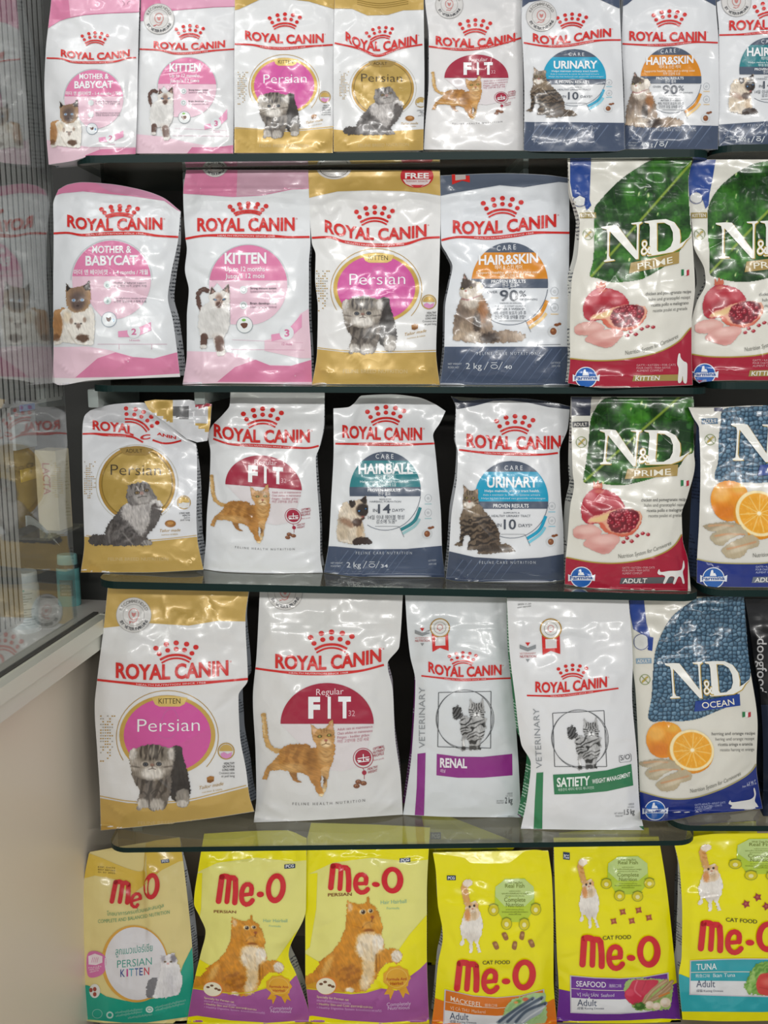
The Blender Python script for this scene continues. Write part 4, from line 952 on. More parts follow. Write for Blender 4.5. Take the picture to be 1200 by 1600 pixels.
def pic_seafood(st):
    p = Pic(650, 1180, 1062, 1470, st, 31)
    p.poly([(652,1255),(690,1200),(780,1190),(900,1190),(1010,1210),(1055,1260),(1050,1330),(1040,1400),(1000,1450),(760,1455),(700,1400),(660,1340)], '9fbd6d', 6, 8).stripes(860,1300,200,130,30,50,'7d9f4c',.6,22)
    p.poly([(655,1310),(690,1270),(730,1210),(820,1205),(930,1210),(900,1270),(820,1340),(790,1410),(730,1410),(670,1370)], 'c92d4c', 5, 2)
    p.line([(760,1215),(740,1290),(790,1340)],10,'e8889a',8,.7).line([(830,1215),(800,1290)],8,'a31d3a',8,.6).ell(700,1310,34,30,'de4a66',14,0,.7)
    for a in ([(815,1390),(870,1310),(940,1250),(1000,1210)],[(840,1400),(910,1340),(980,1280),(1045,1220)],[(880,1370),(960,1330),(1030,1270)]): p.line(a,34,'b08d6a',6,1,False).line(a,8,'d9bf9d',8,.7)
    p.line([(940,1340),(1020,1310)],16,'d9853c',6,.9).line([(960,1290),(1010,1240)],5,'7d5d40',4,.7)
    for x, y, r in ((860,1410,36),(918,1420,34),(990,1390,44)): p.ell(x,y,r,r*.9,'ecd9c2',6,0,1,False).ell(x-8,y-8,r*.5,r*.4,'f7ecdd',10,0,.8).ell(x+6,y+r*.6,r*.6,r*.2,'c7ab8f',8,0,.5)
    p.ell(780,1420,46,34,'3f6b2a',8,8,1,False).ell(770,1410,20,12,'6c9a45',8,3,.8)
    return p
def pic_tuna(st):
    p = Pic(755, 1140, 1060, 1392, st, 32)
    p.poly([(765,1310),(800,1240),(830,1180),(880,1145),(1050,1140),(1055,1385),(830,1385),(775,1360)], '7fb04f', 5, 9).stripes(880,1250,150,130,60,36,'4f8a2c',.7,20).stripes(840,1280,110,100,10,60,'c2dc8c',.5,20)
    p.poly([(855,1300),(880,1240),(930,1225),(1055,1220),(1055,1385),(900,1385),(862,1350)], 'd2403a', 6, 2).ell(960,1290,60,30,'e8796a',24,0,.7).line([(880,1330),(960,1345),(1050,1335)],8,'b02a2a',8,.6)
    return p
# ------------------------------------------------------------------ printed designs
RED, INK, WHITE = 'd02b28', '2b2d33', 'eef0f2'
_pc = {}
def PIC(fn, st):
    k = (fn.__name__, st)
    if k not in _pc: _pc[k] = fn(st)
    return _pc[k]
def step(b, fine=.9): return round(fine / b.sc * 2) / 2
def rc_brand(b, cx, cy, hw, path, h, stripe, sw, rot=0, name=True, tiny=True, vs=1.):
    b.m_own(); r = math.radians(rot); q = lambda x, y: (cx + hw*(x*math.cos(r) - y*math.sin(r)), cy + vs*hw*(x*math.sin(r) + y*math.cos(r)))
    for x, y in ((-1.03,.27),(-.5,.07),(0,0),(.53,.06),(1,.22)): b.fill('crown_logo', RED, ell(*q(x, y), hw*.135, hw*.125, 18), 3)
    for x, y in ((-.86,.56),(-.43,.38),(0,.31),(.42,.36),(.80,.53)): b.fill('crown_logo', RED, ell(*q(x, y), hw*.125, hw*.115, 18), 3)
    b.line('crown_logo', RED, [q(-.82,.86), q(-.42,.67), q(0,.61), q(.4,.66), q(.76,.83)], hw*.12, 3)
    b.line('crown_logo', RED, [q(-.74,1.02), q(-.38,.84), q(0,.78), q(.36,.83), q(.68,.98)], hw*.09, 3)
    if name:
        b.txt('brand_lettering', RED, 'ROYAL CANIN', path, h, .034, layer=4, capref=.68)
        x1, y1 = path[-1]; b.ring('brand_lettering', RED, x1 + h*.16, y1 - h*.95, h*.06, h*.06, h*.02, 4)
    for st in (stripe if isinstance(stripe[0][0], (list, tuple)) else [stripe]):
        b.line('brand_stripe', RED, st, lambda t: sw*(.8 + .55*math.exp(-((t-.5)/.26)**4)), 2)
    if tiny:
        st = np.array(stripe, float); f = spl(st[:, 0], st[:, 1]); x0, x1 = st[0, 0], st[-1, 0]; xs = np.linspace(x0 + (x1-x0)*.26, x0 + (x1-x0)*.72, 4)
        b.txt('brand_stripe', 'e9c9c9', 'HEALTH NUTRITION SINCE 1968', [(x, float(f(x)) + sw*.32) for x in xs], sw*.55, .01, layer=4)
def seal(b, cx, cy, r, txt_=True):
    """round vet seal: rings, stethoscope heart and a turned line of lettering"""
    b.fill('seal_print', 'd5d3d1', ell(cx, cy, r, r, 40), 3); b.ring('seal_print', 'b3b1ae', cx, cy, r, r, r*.03, 4); b.ring('seal_print', 'a9a7a4', cx, cy, r*.62, r*.62, r*.03, 4)
    b.ring('seal_print', 'c98f8a', cx, cy-r*.05, r*.30, r*.34, r*.05, 5); b.fill('seal_print', 'c9807c', [(cx-r*.13,cy-r*.16),(cx,cy-r*.1),(cx+r*.13,cy-r*.16),(cx+r*.1,cy+r*.02),(cx,cy+r*.12),(cx-r*.1,cy+r*.02)], 5)
    b.line('seal_print', 'c98f8a', [(cx+r*.2,cy+r*.2),(cx+r*.05,cy+r*.42),(cx-r*.2,cy+r*.36)], r*.06, 5); b.disc('seal_print', 'b84a4a', cx-r*.27, cy+r*.42, r*.09)
    V0 = 'BY VETERINARIANS'; n = len(V0)
    for s_, a0, a1, flip in (('BY VETERINARIANS', 150, 25, True), ('RECOMMENDED', 205, 335, False)):
        for i, ch in enumerate(s_):
            if ch == ' ': continue
            a = math.radians(a0 + (a1-a0)*i/(len(s_)-1)); V, Fc = glyphs(ch, .02); c = V - np.array([V[:,0].mean(), .34]); hh = r*.17/.69
            x, y = c[:, 0]*hh, -c[:, 1]*hh; th = a - math.pi/2 if flip else a + math.pi/2
            Q = np.stack([cx + r*.79*math.cos(a) + x*math.cos(th) - y*math.sin(th), cy + r*.79*math.sin(a) + x*math.sin(th) + y*math.cos(th)], -1)
            b._add('seal_print', b.m(Q), Fc, '4a4c50' if flip else '8f8d8a', 5)
def design_mother(b):
    b.ring('badge_print', 'c9cdd0', 494, 811, 278, 278, 6, 1, 180, 360)
    b.fill('badge_print', 'e6c3d2', np.concatenate([ell(494,811,266,266,34,-6,100), [(440,1072),(380,1010),(330,930),(250,920)], ell(494,811,266,266,6,158,186)]), 1)
    b.fill('badge_print', 'dc7fa8', np.concatenate([[(228,785),(758,785)], ell(494,811,266,266,34,-6,-174)]), 2)
    b.txt('small_lettering', WHITE, 'MOTHER &', [(362,628),(628,626)], 46, .025); b.txt('small_lettering', WHITE, 'BABYCAT', [(318,712),(668,706)], 62, .03)
    b.txt('small_lettering', WHITE, '마더 앤 베이비캣 - 1-4 months / 개월', [(240,772),(740,772)], 27, .015)
    for y in (843, 950):
        b.disc('icon_print', 'dde6e6', 467, y, 26); b.disc('icon_print', '9fb7b4', 465, y+4, 11)
    for s_, y in (('Mother & babycat support',836),('모유 먹인 아기 고양이 지원',858),('Easy rehydration mousse texture',940),('간편한 장난감과 소화에 도움',962)): b.txt('small_lettering', '6d6670', s_, [(510,y),(730,y)], 13)
    b.disc('kibble_print', 'e4e9ec', 477, 1078, 48); b.ring('kibble_print', '8fa0b0', 477, 1078, 52, 52, 3); b.fill('kibble_print', '5b3327', [(458,1062),(474,1068),(488,1060),(490,1078),(478,1092),(464,1086)], 4, True); b.disc('kibble_print', '7fb0dc', 507, 1082, 7, 11, 4)
    b.fill('printed_band', 'e49bbd', [(538,1157),(640,1148),(760,1095),(762,1150),(660,1195),(540,1197)], 2)
    b.disc('icon_print', 'dfe3e6', 645, 1160, 44, None, 3); b.txt('small_lettering', 'd0709b', '2', [(628,1180),(662,1180)], 40, .03)
    b.txt('small_lettering', 'cf7ba3', '1-4 months', [(615,1225),(685,1225)], 14); b.line('icon_print', 'c99cb0', [(400,1245),(870,1245)], 3, 2, smooth=False)
    for x in (545, 765): b.line('icon_print', 'c99cb0', [(x,1245),(x,1280)], 3, 2, smooth=False)
    b.pic('cat_print', PIC(pic_mother, step(b)))
def design_kitten(b):
    b.ring('badge_print', 'c9cdd0', 510, 845, 275, 278, 6, 1, 180, 360)
    b.fill('badge_print', 'e6c3d2', np.concatenate([ell(510,845,264,270,34,-7,86), [(520,1115),(390,1110),(385,930),(300,830)], ell(510,845,264,270,4,170,187)]), 1)
    b.fill('badge_print', 'dc7fa8', np.concatenate([[(248,812),(772,815)], ell(510,845,264,270,34,-7,-173)]), 2)
    b.txt('small_lettering', WHITE, 'KITTEN', [(350,700),(632,697)], 70, .035); b.txt('small_lettering', WHITE, 'Up to 12 months', [(352,752),(622,752)], 32, .01); b.txt('small_lettering', WHITE, "Jusqu'à 12 mois", [(355,800),(620,797)], 32, .01)
    for y in (878, 982): b.disc('icon_print', 'dde2e4', 478, y, 27); b.ring('icon_print', '8d9b9b', 478, y, 16, 16, 4, 4)
    for s_, y, c in (('Strong immune system',874,'4d4a52'),('Système immunitaire fort',896,'a58a98'),('Brain development',976,'4d4a52'),('Développement cérébral',1000,'a58a98')): b.txt('small_lettering', c, s_, [(523,y),(700,y)], 15, .01)
    b.disc('kibble_print', 'e6eaea', 485, 1115, 52); b.ring('kibble_print', '8c9aa0', 485, 1115, 56, 56, 3); b.fill('kibble_print', '6a4232', [(458,1108),(480,1100),(505,1105),(500,1128),(480,1138),(465,1124)], 4, True); b.disc('kibble_print', '7dbb52', 480, 1082, 14, 9, 4)
    b.fill('printed_band', 'e49bbd', [(665,1180),(760,1165),(820,1100),(872,1040),(872,1130),(800,1195),(668,1225)], 2); b.disc('icon_print', 'dfe3e6', 770, 1168, 48, None, 3); b.txt('small_lettering', 'd0709b', '3', [(755,1192),(788,1192)], 46, .03)
    b.txt('small_lettering', 'cf7ba3', '12 mois', [(738,1252),(805,1252)], 18)
    b.line('icon_print', 'd9a6bd', [(380,1280),(890,1285)], 3, 2, smooth=False); b.line('icon_print', 'd9a6bd', [(400,1215),(880,1235)], 2, 2, smooth=False)
    b.pic('cat_print', PIC(pic_kitten, step(b)))
def halftone(b, x0, y0, w, h, seed):
    rs = np.random.RandomState(seed); r = 4.2
    for j in range(int(h/16)):
        for i in range(int(w/13)):
            x, y = x0 + i*13, y0 + j*16; f = 1 - abs((y-y0)/h - .45)*1.7; g = math.exp(-((i*13/w - .28)/.42)**2)
            if rs.rand() < f*g*1.35: b.fill('dot_print', 'b5913f' if rs.rand() < .6 else 'a9a59c', [(x-r,y-r*.8),(x+r,y-r*.8),(x+r,y+r*.8),(x-r,y+r*.8)], 2)
def design_persian_kitten(b, dots=True):
    b.ring('badge_print', 'b5913f', 478, 915, 292, 266, 4, 1, 150, 400); b.fill('badge_print', 'c9a653', ell(478,905,273,228,48), 1)
    b.fill('badge_print', 'd0589f', [tuple(p) for p in ell(478,905,248,210,40)], 2)
    b.line('badge_print', 'c563a0', [(430,905),(480,925),(530,890),(545,830),(515,760),(470,770),(440,830)], 5, 3)
    b.fill('badge_print', 'd8bb6c', [(388,690),(430,683),(530,683),(592,692),(575,728),(548,742),(432,742),(408,730)], 3); b.txt('small_lettering', '4a3d1c', 'KITTEN', [(428,725),(552,725)], 30, .0)
    b.txt('small_lettering', WHITE, 'Persian', [(308,886),(662,880)], 74, -.01)
    if dots: halftone(b, 100, 780, 100, 290, 4)
    b.ring('icon_print', 'b5913f', 812, 995, 48, 48, 6, 2); b.fill('icon_print', 'c9a85c', np.concatenate([ell(812,995,38,38,20,180,360)]), 2); b.fill('icon_print', 'd58fbd', [(780,1010),(800,1000),(820,1012),(846,1000),(840,1028),(812,1038),(786,1028)], 3)
    for i, s_ in enumerate(('HEALTHY','GROWTH &','LONG HAIR','Croissance saine','et poil long')): b.txt('small_lettering', '3a3a3c', s_, [((800,792,790,772,785)[i], 1072+i*18),(860,1070+i*18)], 13, .012 if i < 3 else 0)
    b.fill('kibble_print', 'a5702f', [(702,1145),(722,1136),(744,1140),(742,1166),(722,1176),(704,1172)], 3); b.fill('kibble_print', '7d4f1e', [(704,1160),(742,1158),(740,1167),(722,1176),(705,1172)], 4)
    b.txt('small_lettering', 'b08a3c', 'Tailor made', [(655,1215),(795,1188)], 20, skew=.2); b.txt('small_lettering', 'c0a263', 'nutrition & kibble', [(675,1235),(790,1216)], 10)
    b.pic('cat_print', PIC(pic_persian_kitten, step(b)))
def design_persian_adult(b, dots=True):
    b.ring('badge_print', 'c4c0b4', 505, 757, 314, 300, 5, 1); b.fill('badge_print', 'b08a3c', ell(505,757,290,288,50), 1); b.ring('badge_print', '8f7430', 505, 757, 272, 268, 10, 2); b.fill('badge_print', 'b5974c', ell(505,757,262,258,44), 2)
    b.fill('badge_print', '9d8040', [(372,490),(430,475),(560,475),(628,492),(600,530),(570,542),(440,542),(400,530)], 3); b.txt('small_lettering', '4a3b14', 'ADULT', [(418,520),(545,520)], 28)
    b.txt('small_lettering', '3f3423', 'Persian', [(305,690),(685,692)], 82, -.012)
    if dots: halftone(b, 108, 590, 100, 300, 7)
    b.ring('icon_print', 'b5913f', 860, 897, 52, 52, 6, 2); b.fill('icon_print', 'c9a85c', ell(860,897,42,42,20,170,360), 2); b.fill('icon_print', 'dcdcda', [(815,930),(850,895),(905,905),(900,935),(860,942)], 3)
    for i, s_ in enumerate(('LONG HAIR','HEALTH','Santé du','poil long')): b.txt('small_lettering', '3f4045', s_, [((825,850,860,835)[i], 985+i*17),(905,983+i*17)], 13, .012 if i < 2 else 0)
    b.disc('kibble_print', '9c6a30', 757, 1058, 42, 27, 3); b.disc('kibble_print', 'c08c4a', 757, 1053, 24, 13, 4)
    b.txt('small_lettering', 'b08a3c', 'Tailor made', [(672,1122),(832,1116)], 22, skew=.2); b.txt('small_lettering', 'c0a263', 'nutrition & kibble', [(690,1148),(815,1142)], 12)
    b.pic('cat_print', PIC(pic_persian_adult, step(b)))
def design_fit(b):
    b.fill('badge_print', 'dcd6d8', np.concatenate([[(212,842)], [(742,842),(700,1000),(640,1090),(560,1110),(470,1100)]]), 1)
    b.fill('badge_print', 'a2253f', np.concatenate([[(212,840)], ell(477,840,265,232,40,180,360), [(742,840)]]), 2)
    b.txt('small_lettering', 'f0d9de', 'Regular', [(415,678),(570,672)], 36, -.004)
    b.txt('small_lettering', WHITE, 'F', [(370,803),(437,803)], 110, .05); b.txt('small_lettering', WHITE, 'I', [(480,803),(498,803)], 110, .05); b.txt('small_lettering', WHITE, 'T', [(540,801),(612,801)], 110, .05); b.txt('small_lettering', 'dda8b2', '32', [(598,796),(635,796)], 32)
    for i, s_ in enumerate(('Adult cats at maintenance','Chats adultes en maintenance','Fittges - kediler gidası','어린 고양이용 건강 사료')): b.txt('small_lettering', 'b56a7a', s_, [(535, 880+i*23),((735,735,715,715)[i], 862+i*24)], 15)
    b.ring('icon_print', 'a2253f', 682, 1035, 58, 58, 4, 2); b.disc('icon_print', 'a2253f', 682, 1032, 46, None, 2)
    b.line('icon_print', WHITE, [(650,1038),(716,1028)], 5, 4, smooth=False); b.line('icon_print', WHITE, [(682,1012),(684,1056)], 5, 4, smooth=False); b.line('icon_print', WHITE, [(652,1058),(716,1050)], 5, 4, smooth=False); b.fill('icon_print', WHITE, ell(660,1046,13,8,12,0,180), 4); b.fill('icon_print', WHITE, ell(706,1038,13,8,12,0,180), 4)
    for i, s_ in enumerate(('OPTIMAL','NUTRIENT','PROFILE')): b.txt('small_lettering', 'a2253f', s_, [(738,992+i*20),((803,805,800)[i],974+i*20)], 15, .01)
    b.txt('small_lettering', 'c07a86', 'Besin profili', [(740,1052),(800,1040)], 9)
    b.line('icon_print', 'a2253f', [(680,1092),(688,1108),(688,1155)], 3, 2, smooth=False); b.disc('icon_print', 'a2253f', 688, 1118, 13); 
    b.txt('small_lettering', 'a2253f', 'HEALTHY', [(707,1105),(765,1090)], 14, .01); b.txt('small_lettering', 'a2253f', 'WEIGHT', [(708,1124),(762,1110)], 14, .01)
    for x, y in ((655,1170),(644,1194),(684,1178)): b.disc('kibble_print', '7d4d35', x, y, 18, 13, 3); b.disc('kibble_print', 'a9785a', x-2, y-3, 9, 6, 4); b.disc('kibble_print', '54301f', x, y, 3, 3, 5)
    b.txt('small_lettering', '6b6a6c', 'F E L I N E   H E A L T H   N U T R I T I O N', [(280,1302),(480,1300),(692,1282)], 15)
    b.pic('cat_print', PIC(pic_orange_cat, step(b)))
def care(b, C, y1, y2, y3, col, title, tpath, th, lines, low, pic, arc, caref, kib, acc):
    cx, cy, rx, ry = C; X = lambda y: rx*math.sqrt(max(0, 1-((y-cy)/ry)**2))
    def seg(a, c, colr):
        ys = np.linspace(a, c, 14); b.fill('badge_print', colr, [(cx - X(y), y) for y in ys[::-1]] + [(cx + X(y), y) for y in ys], 2)
    b.ring('badge_print', '55606f', cx, cy, rx+2, ry+2, 4, 2, 0 if y3 < cy else 8, 120)
    seg(cy-ry, y1, '4f5a6c'); seg(y1, y2, col); seg(y2, y3, '4f5a6c'); b.fill('badge_print', '4f5a6c', [(cx-12,y3-2),(cx+12,y3-2),(cx,y3+10)], 2)
    b.txt('small_lettering', 'd9dde2', 'C A R E', caref, 34, .006); b.txt('small_lettering', WHITE, title, tpath, th, .03)
    for s_, path, h, bold, c in lines: b.txt('small_lettering', c, s_, path, h, bold)
    for s_, path, h, bold in low: b.txt('small_lettering', '49505c', s_, path, h, bold)
    (ax, ay), (mx, my), (ex, ey) = arc
    b.line('arc_print', acc[0], [(ax,ay),(mx,my),(ex,ey)], 24, 3); b.line('arc_print', acc[1], [(ax-5,ay+85),(mx+5,my+35),(ex+12,ey+30)], 20, 2); b.line('arc_print', '6c7076', [(cx+rx*.36,cy+ry*.90),(ex-12,ey-28),(ex+25,ey+55)], 3, 4, smooth=False); b.line('arc_print', '6c7076', [(cx-rx*.28,cy+ry*.90),(cx+rx*.36,cy+ry*.90)], 3, 4, smooth=False)
    kx, ky = kib; b.disc('kibble_print', 'd3d6d8', kx, ky, 38, None, 2); b.fill('kibble_print', '8a5436', ell(kx,ky,22,24,16), 3); b.disc('kibble_print', 'b07a52', kx-6, ky-6, 9, 8, 4); b.disc('kibble_print', '8a5436', kx+22, ky-44, 17, 10, 3); b.disc('kibble_print', '8a5436', kx+42, ky-50, 12, 9, 3)
    for dy in (-270, -160): b.ring('icon_print', 'b5babf', kx+8, ky+dy, 27, 30, 3, 2); b.disc('icon_print', 'c2c6ca', kx+8, ky+dy, 10); b.line('icon_print', acc[1], [(kx-18,ky+dy+44),(kx+34,ky+dy+44)], 5, 2, smooth=False)
    b.pic('cat_print', PIC(pic, step(b)))
def design_urinary(b):
    care(b, (577,875,280,293), 665, 890, 945, '1f9fc4', 'URINARY', [(392,782),(780,780)], 76,
        [('Helps maintain urinary tract health',[(375,818),(785,818)],18,.012,'dfeaf0'),('Aide à maintenir la santé du système urinaire',[(362,846),(795,846)],13,0,'cfe5ee'),('Helpt bij het behoud van gezonde urinewegen',[(350,872),(835,872)],13,0,'cfe5ee'),('PROVEN RESULTS',[(440,936),(708,936)],27,.02,'eef0f2')],
        [('SUPPORTS A',[(518,982),(640,982)],12,0),('HEALTHY URINARY TRACT',[(428,1008),(722,1008)],17,0),('IN',[(470,1082),(502,1082)],26,0),('10',[(520,1100),(612,1100)],74,.012),('DAYS*',[(632,1084),(735,1084)],24,0)],
        pic_tabby, ((838,1000),(790,1105),(695,1172)), [(525,652),(662,652)], (876,1195), ('1f9fc4', '7fcbe0'))
def design_hairskin(b):
    care(b, (547,836,259,279), 625, 803, 865, 'd98a1f', 'HAIR&SKIN', [(337,706),(540,703),(738,690)], 62,
        [('헤어 & 스킨 케어',[(445,738),(630,736)],24,.01,'f6e6cc'),('Supports healthy skin and a shiny coat',[(320,770),(750,764)],17,.014,'f4e2c6'),('피부 건강에 도움',[(480,792),(625,792)],18,.01,'f4e2c6'),('PROVEN RESULTS',[(422,832),(655,830)],21,.02,'eef0f2'),('연구 결과',[(497,858),(590,858)],20,.01,'e3e6ea')],
        [('OVER',[(395,900),(465,900)],16,0),('90',[(480,952),(605,952)],72,.012),('%',[(612,925),(658,925)],42,0),('OF OWNERS',[(615,948),(735,948)],12,0),('OBSERVED AN IMPROVED',[(480,972),(630,972)],9,0),('SKIN AND COAT QUALITY',[(448,992),(655,992)],9,0),('AFTER 3 WEEKS*',[(460,1014),(648,1014)],14,.006),('90% 이상의 보호자 3주 후',[(437,1044),(658,1044)],20,0),('건강한 모질 상태를 관찰*',[(445,1072),(655,1072)],20,0)],
        pic_longhair, ((800,950),(752,1045),(665,1108)), [(460,614),(588,604)], (842,1158), ('d98f1f', 'ecc98a'))
def design_hairball(b):
    care(b, (542,810,270,298), 580, 780, 850, '2f8088', 'HAIRBALL', [(340,680),(752,678)], 74,
        [('헤어볼 케어',[(468,718),(605,716)],26,.01,'d3e6e8'),('Helps reduce hairball formation',[(352,748),(718,748)],17,.014,'d3e6e8'),('헤어볼 형성 감소에 도움',[(442,776),(625,774)],19,.01,'d3e6e8'),('PROVEN RESULTS',[(410,814),(655,814)],21,.02,'eef0f2'),('연구 결과',[(488,842),(582,842)],20,.01,'e3e6ea')],
        [('REDUCES',[(500,880),(588,878)],11,0),('HAIRBALL FORMATION',[(425,898),(662,898)],14,0),('IN',[(450,970),(482,970)],24,0),('14',[(488,980),(582,978)],68,.012),('DAYS*',[(597,968),(690,966)],22,0),('14일 이내 헤어볼 형성',[(412,1024),(686,1022)],26,0),('감소에 도움*',[(475,1056),(630,1054)],26,0)],
        pic_siamese, ((808,935),(762,1040),(660,1105)), [(470,565),(605,565)], (860,1135), ('2f8088', '9cc4c8'))
def diag_stripes(b, x0, x1, y0, y1, n=9):
    for i in range(n):
        x = x0 + (x1-x0)*i/n; b.line('printed_band', '62708a', [(x, y1),(x + (y1-y0)*.75, y0)], lambda t: 7*(.3+t*.7), 2, smooth=False)
def care_foot(b, col, y, x0, x1, wt, yl, kc, h=18, ex=True):
    b.txt('small_lettering', 'c3c9d2', 'F E L I N E   C A R E   N U T R I T I O N', [(x0,y),(x1,y)], h)
    if wt:
        X, Y0 = kc; b.txt('small_lettering', 'd3d8de', wt, [(X,Y0),(X+h*5.4,Y0)], h*2.0); b.line('small_lettering', 'd3d8de', [(X+h*6.2,Y0+6),(X+h*7.6,Y0-h*2.4)], 4, 4, smooth=False)
        b.ring('small_lettering', 'd3d8de', X+h*9.6, Y0-h*.8, h*1.2, h*.75, 4, 4); b.line('small_lettering', 'd3d8de', [(X+h*8.6,Y0-h*2.1),(X+h*10.6,Y0-h*2.1)], 4, 4, smooth=False)
        b.line('small_lettering', 'd3d8de', [(X+h*11.0,Y0+6),(X+h*12.4,Y0-h*2.4)], 4, 4, smooth=False); b.txt('small_lettering', 'd3d8de', yl, [(X+h*13,Y0),(X+h*15.6,Y0)], h*1.2, .01)
        b.txt('small_lettering', 'c3c9d2', 'NET WEIGHT', [(X-h*6,Y0-h*1.4),(X-h*1.4,Y0-h*1.4)], h*.6); b.txt('small_lettering', 'c3c9d2', 'POIDS NET', [(X-h*6,Y0-h*.2),(X-h*2.2,Y0-h*.2)], h*.6)
def design_vet(b, col, title, sub):
    b.vtxt('small_lettering', '8f9498', 'VETERINARY', 232, 978, 632, 34, .0)
    b.ring('frame_print', '5a5d60', 460, 812, 166, 166, 3, 2); b.ring('frame_print', '5a5d60', 458, 815, 160, 170, 3, 2)
    b.line('frame_print', '4a4d50', [(310,662),(608,655)], 4, 2, smooth=False); b.line('frame_print', '4a4d50', [(608,655),(606,978)], 4, 2, smooth=False); b.line('frame_print', '4a4d50', [(606,978),(305,970)], 4, 2, smooth=False); b.line('frame_print', '4a4d50', [(305,970),(310,662)], 4, 2, smooth=False)
    b.pic('cat_print', PIC(pic_bw_cat, step(b)))
def vet_marks(b, mx, my, sx, sy, k):
    """book shaped emblem with a red tip, and the red ribbon seal (its square code is left out)"""
    b.fill('nutrition_logo', RED, [(mx-k*.3,my-k*.95),(mx+k*.3,my-k*.95),(mx,my-k*.5)], 3)
    for sg in (-1, 1): b.fill('nutrition_logo', '8d9194', [(mx,my-k*.3),(mx+sg*k*1.0,my-k*.7),(mx+sg*k*1.0,my-k*.2),(mx,my+k*.15)], 3)
    b.txt('nutrition_logo', 'c98a8a', 'VETERINARY', [(mx-k,my+k*.55),(mx+k,my+k*.5)], k*.24); b.txt('nutrition_logo', 'b0484a', 'NUTRITION', [(mx-k*.95,my+k*.95),(mx+k*1.05,my+k*.9)], k*.3, .01); b.fill('nutrition_logo', '8d9194', [(mx-k*.25,my+k*1.1),(mx+k*.25,my+k*1.1),(mx,my+k*1.5)], 3)
    r = k*1.36; b.fill('ribbon_seal', RED, [(sx-r*.82,sy+r*.6),(sx+r*.80,sy+r*.5),(sx+r*.86,sy+r*2.3),(sx,sy+r*2.0),(sx-r*.74,sy+r*2.4)], 3); b.fill('ribbon_seal', 'd9d6d6', [(sx-r*.5,sy+r*.95),(sx+r*.52,sy+r*.9),(sx+r*.55,sy+r*1.75),(sx-r*.47,sy+r*1.8)], 4)
    b.fill('ribbon_seal', 'b08a3c', ell(sx,sy,r,r*.95,32), 4); b.fill('ribbon_seal', 'e3e2df', ell(sx,sy,r*.88,r*.84,32), 5); b.ring('ribbon_seal', '9a9a98', sx, sy, r*.62, r*.6, r*.05, 6); b.ring('ribbon_seal', 'c98a8a', sx, sy-r*.05, r*.3, r*.3, r*.07, 6); b.line('ribbon_seal', 'c0504f', [(sx-r*.3,sy+r*.1),(sx,sy+r*.3),(sx+r*.25,sy+r*.1)], r*.07, 6)
# N&D ------------------------------------------------------------------
def nd_logo(b, word, wcol, gold='b99a3f', oy=0):
    """in the frame of the grown cat's pomegranate bag"""
    Np = [(243,258),(300,258),(335,262),(440,420),(452,290),(450,272),(420,268),(420,261),(482,261),(482,268),(465,276),(458,330),(448,466),(432,466),(290,290),(284,330),(276,425),(284,445),(306,449),(306,456),(245,456),(245,449),(262,443),(268,400),(276,300),(272,276),(243,266)]
    Do = [(497,262),(560,262),(625,266),(672,290),(700,335),(703,380),(696,415),(720,405),(770,375),(735,402),(708,432),(690,440),(650,455),(560,458),(500,458),(500,450),(514,442),(518,400),(527,300),(522,276),(497,269)]
    Di = [(570,280),(612,284),(645,306),(660,345),(658,390),(642,422),(606,442),(566,443),(560,430),(564,380),(568,310)]
    for dx, dy, c, l in ((5, 4, gold, 6), (0, 0, 'eeede6', 7)):
        for poly, hole in ((Np, None), (Do, Di)):
            p = b.m(np.array(poly, float) + (dx, dy)); lp = [[Vector((x, y, 0)) for x, y in p]]; V = p
            if hole:
                h = b.m(np.array(hole, float) + ((dx, dy) if c == gold else (0, 0))); lp.append([Vector((x, y, 0)) for x, y in h]); V = np.concatenate([p, h])
            V, Fc = grid_cut(V, tessellate_polygon(lp), 4.5); b._add('brand_lettering', V, Fc, c, l)
    b.txt('brand_lettering', gold, '&', [(462,450),(528,450)], 86, .035, layer=8); b.txt('brand_lettering', 'f1f0ea', '&', [(464,448),(524,448)], 82, -.004, layer=9)
    b.fill('name_plate', wcol, [(402,482),(520,474),(690,456),(684,522),(560,530),(386,540)], 6)
    b.txt('name_plate', 'ece7d6', word, [(440,524),(540,522),(648,514)], 34, .008, layer=8)
def nd_leaflet(b, x, y, r=32):
    b.ring('icon_print', '7f8f5a', x, y, r, r, 4, 2); b.line('icon_print', 'b59a3a', [(x-r*.5,y+r*.6),(x+r*.5,y-r*.6)], 5, 3, smooth=False)
    for q in (-.3, 0, .3): b.fill('icon_print', 'b5a04a', ell(x+q*r+4, y-q*r-3, r*.24, r*.12, 10, 0, 360, 20), 3); b.fill('icon_print', 'b5a04a', ell(x+q*r-5, y-q*r+2, r*.12, r*.24, 10, 0, 360, 20), 3)
    b.line('icon_print', '7f8f5a', [(x-r*.7,y-r*.7),(x+r*.7,y+r*.7)], 4, 4, smooth=False)
def flag(b, x, y, w_, h_):
    for i, c in enumerate(('2f7a4a', 'e8e6e2', 'b5323f')): b.fill('flag_print', c, [(x+i*w_/3,y+ (0,3,6)[i]*h_/40),(x+(i+1)*w_/3,y),(x+(i+1)*w_/3,y+h_*.85),(x+i*w_/3,y+h_)], 3)
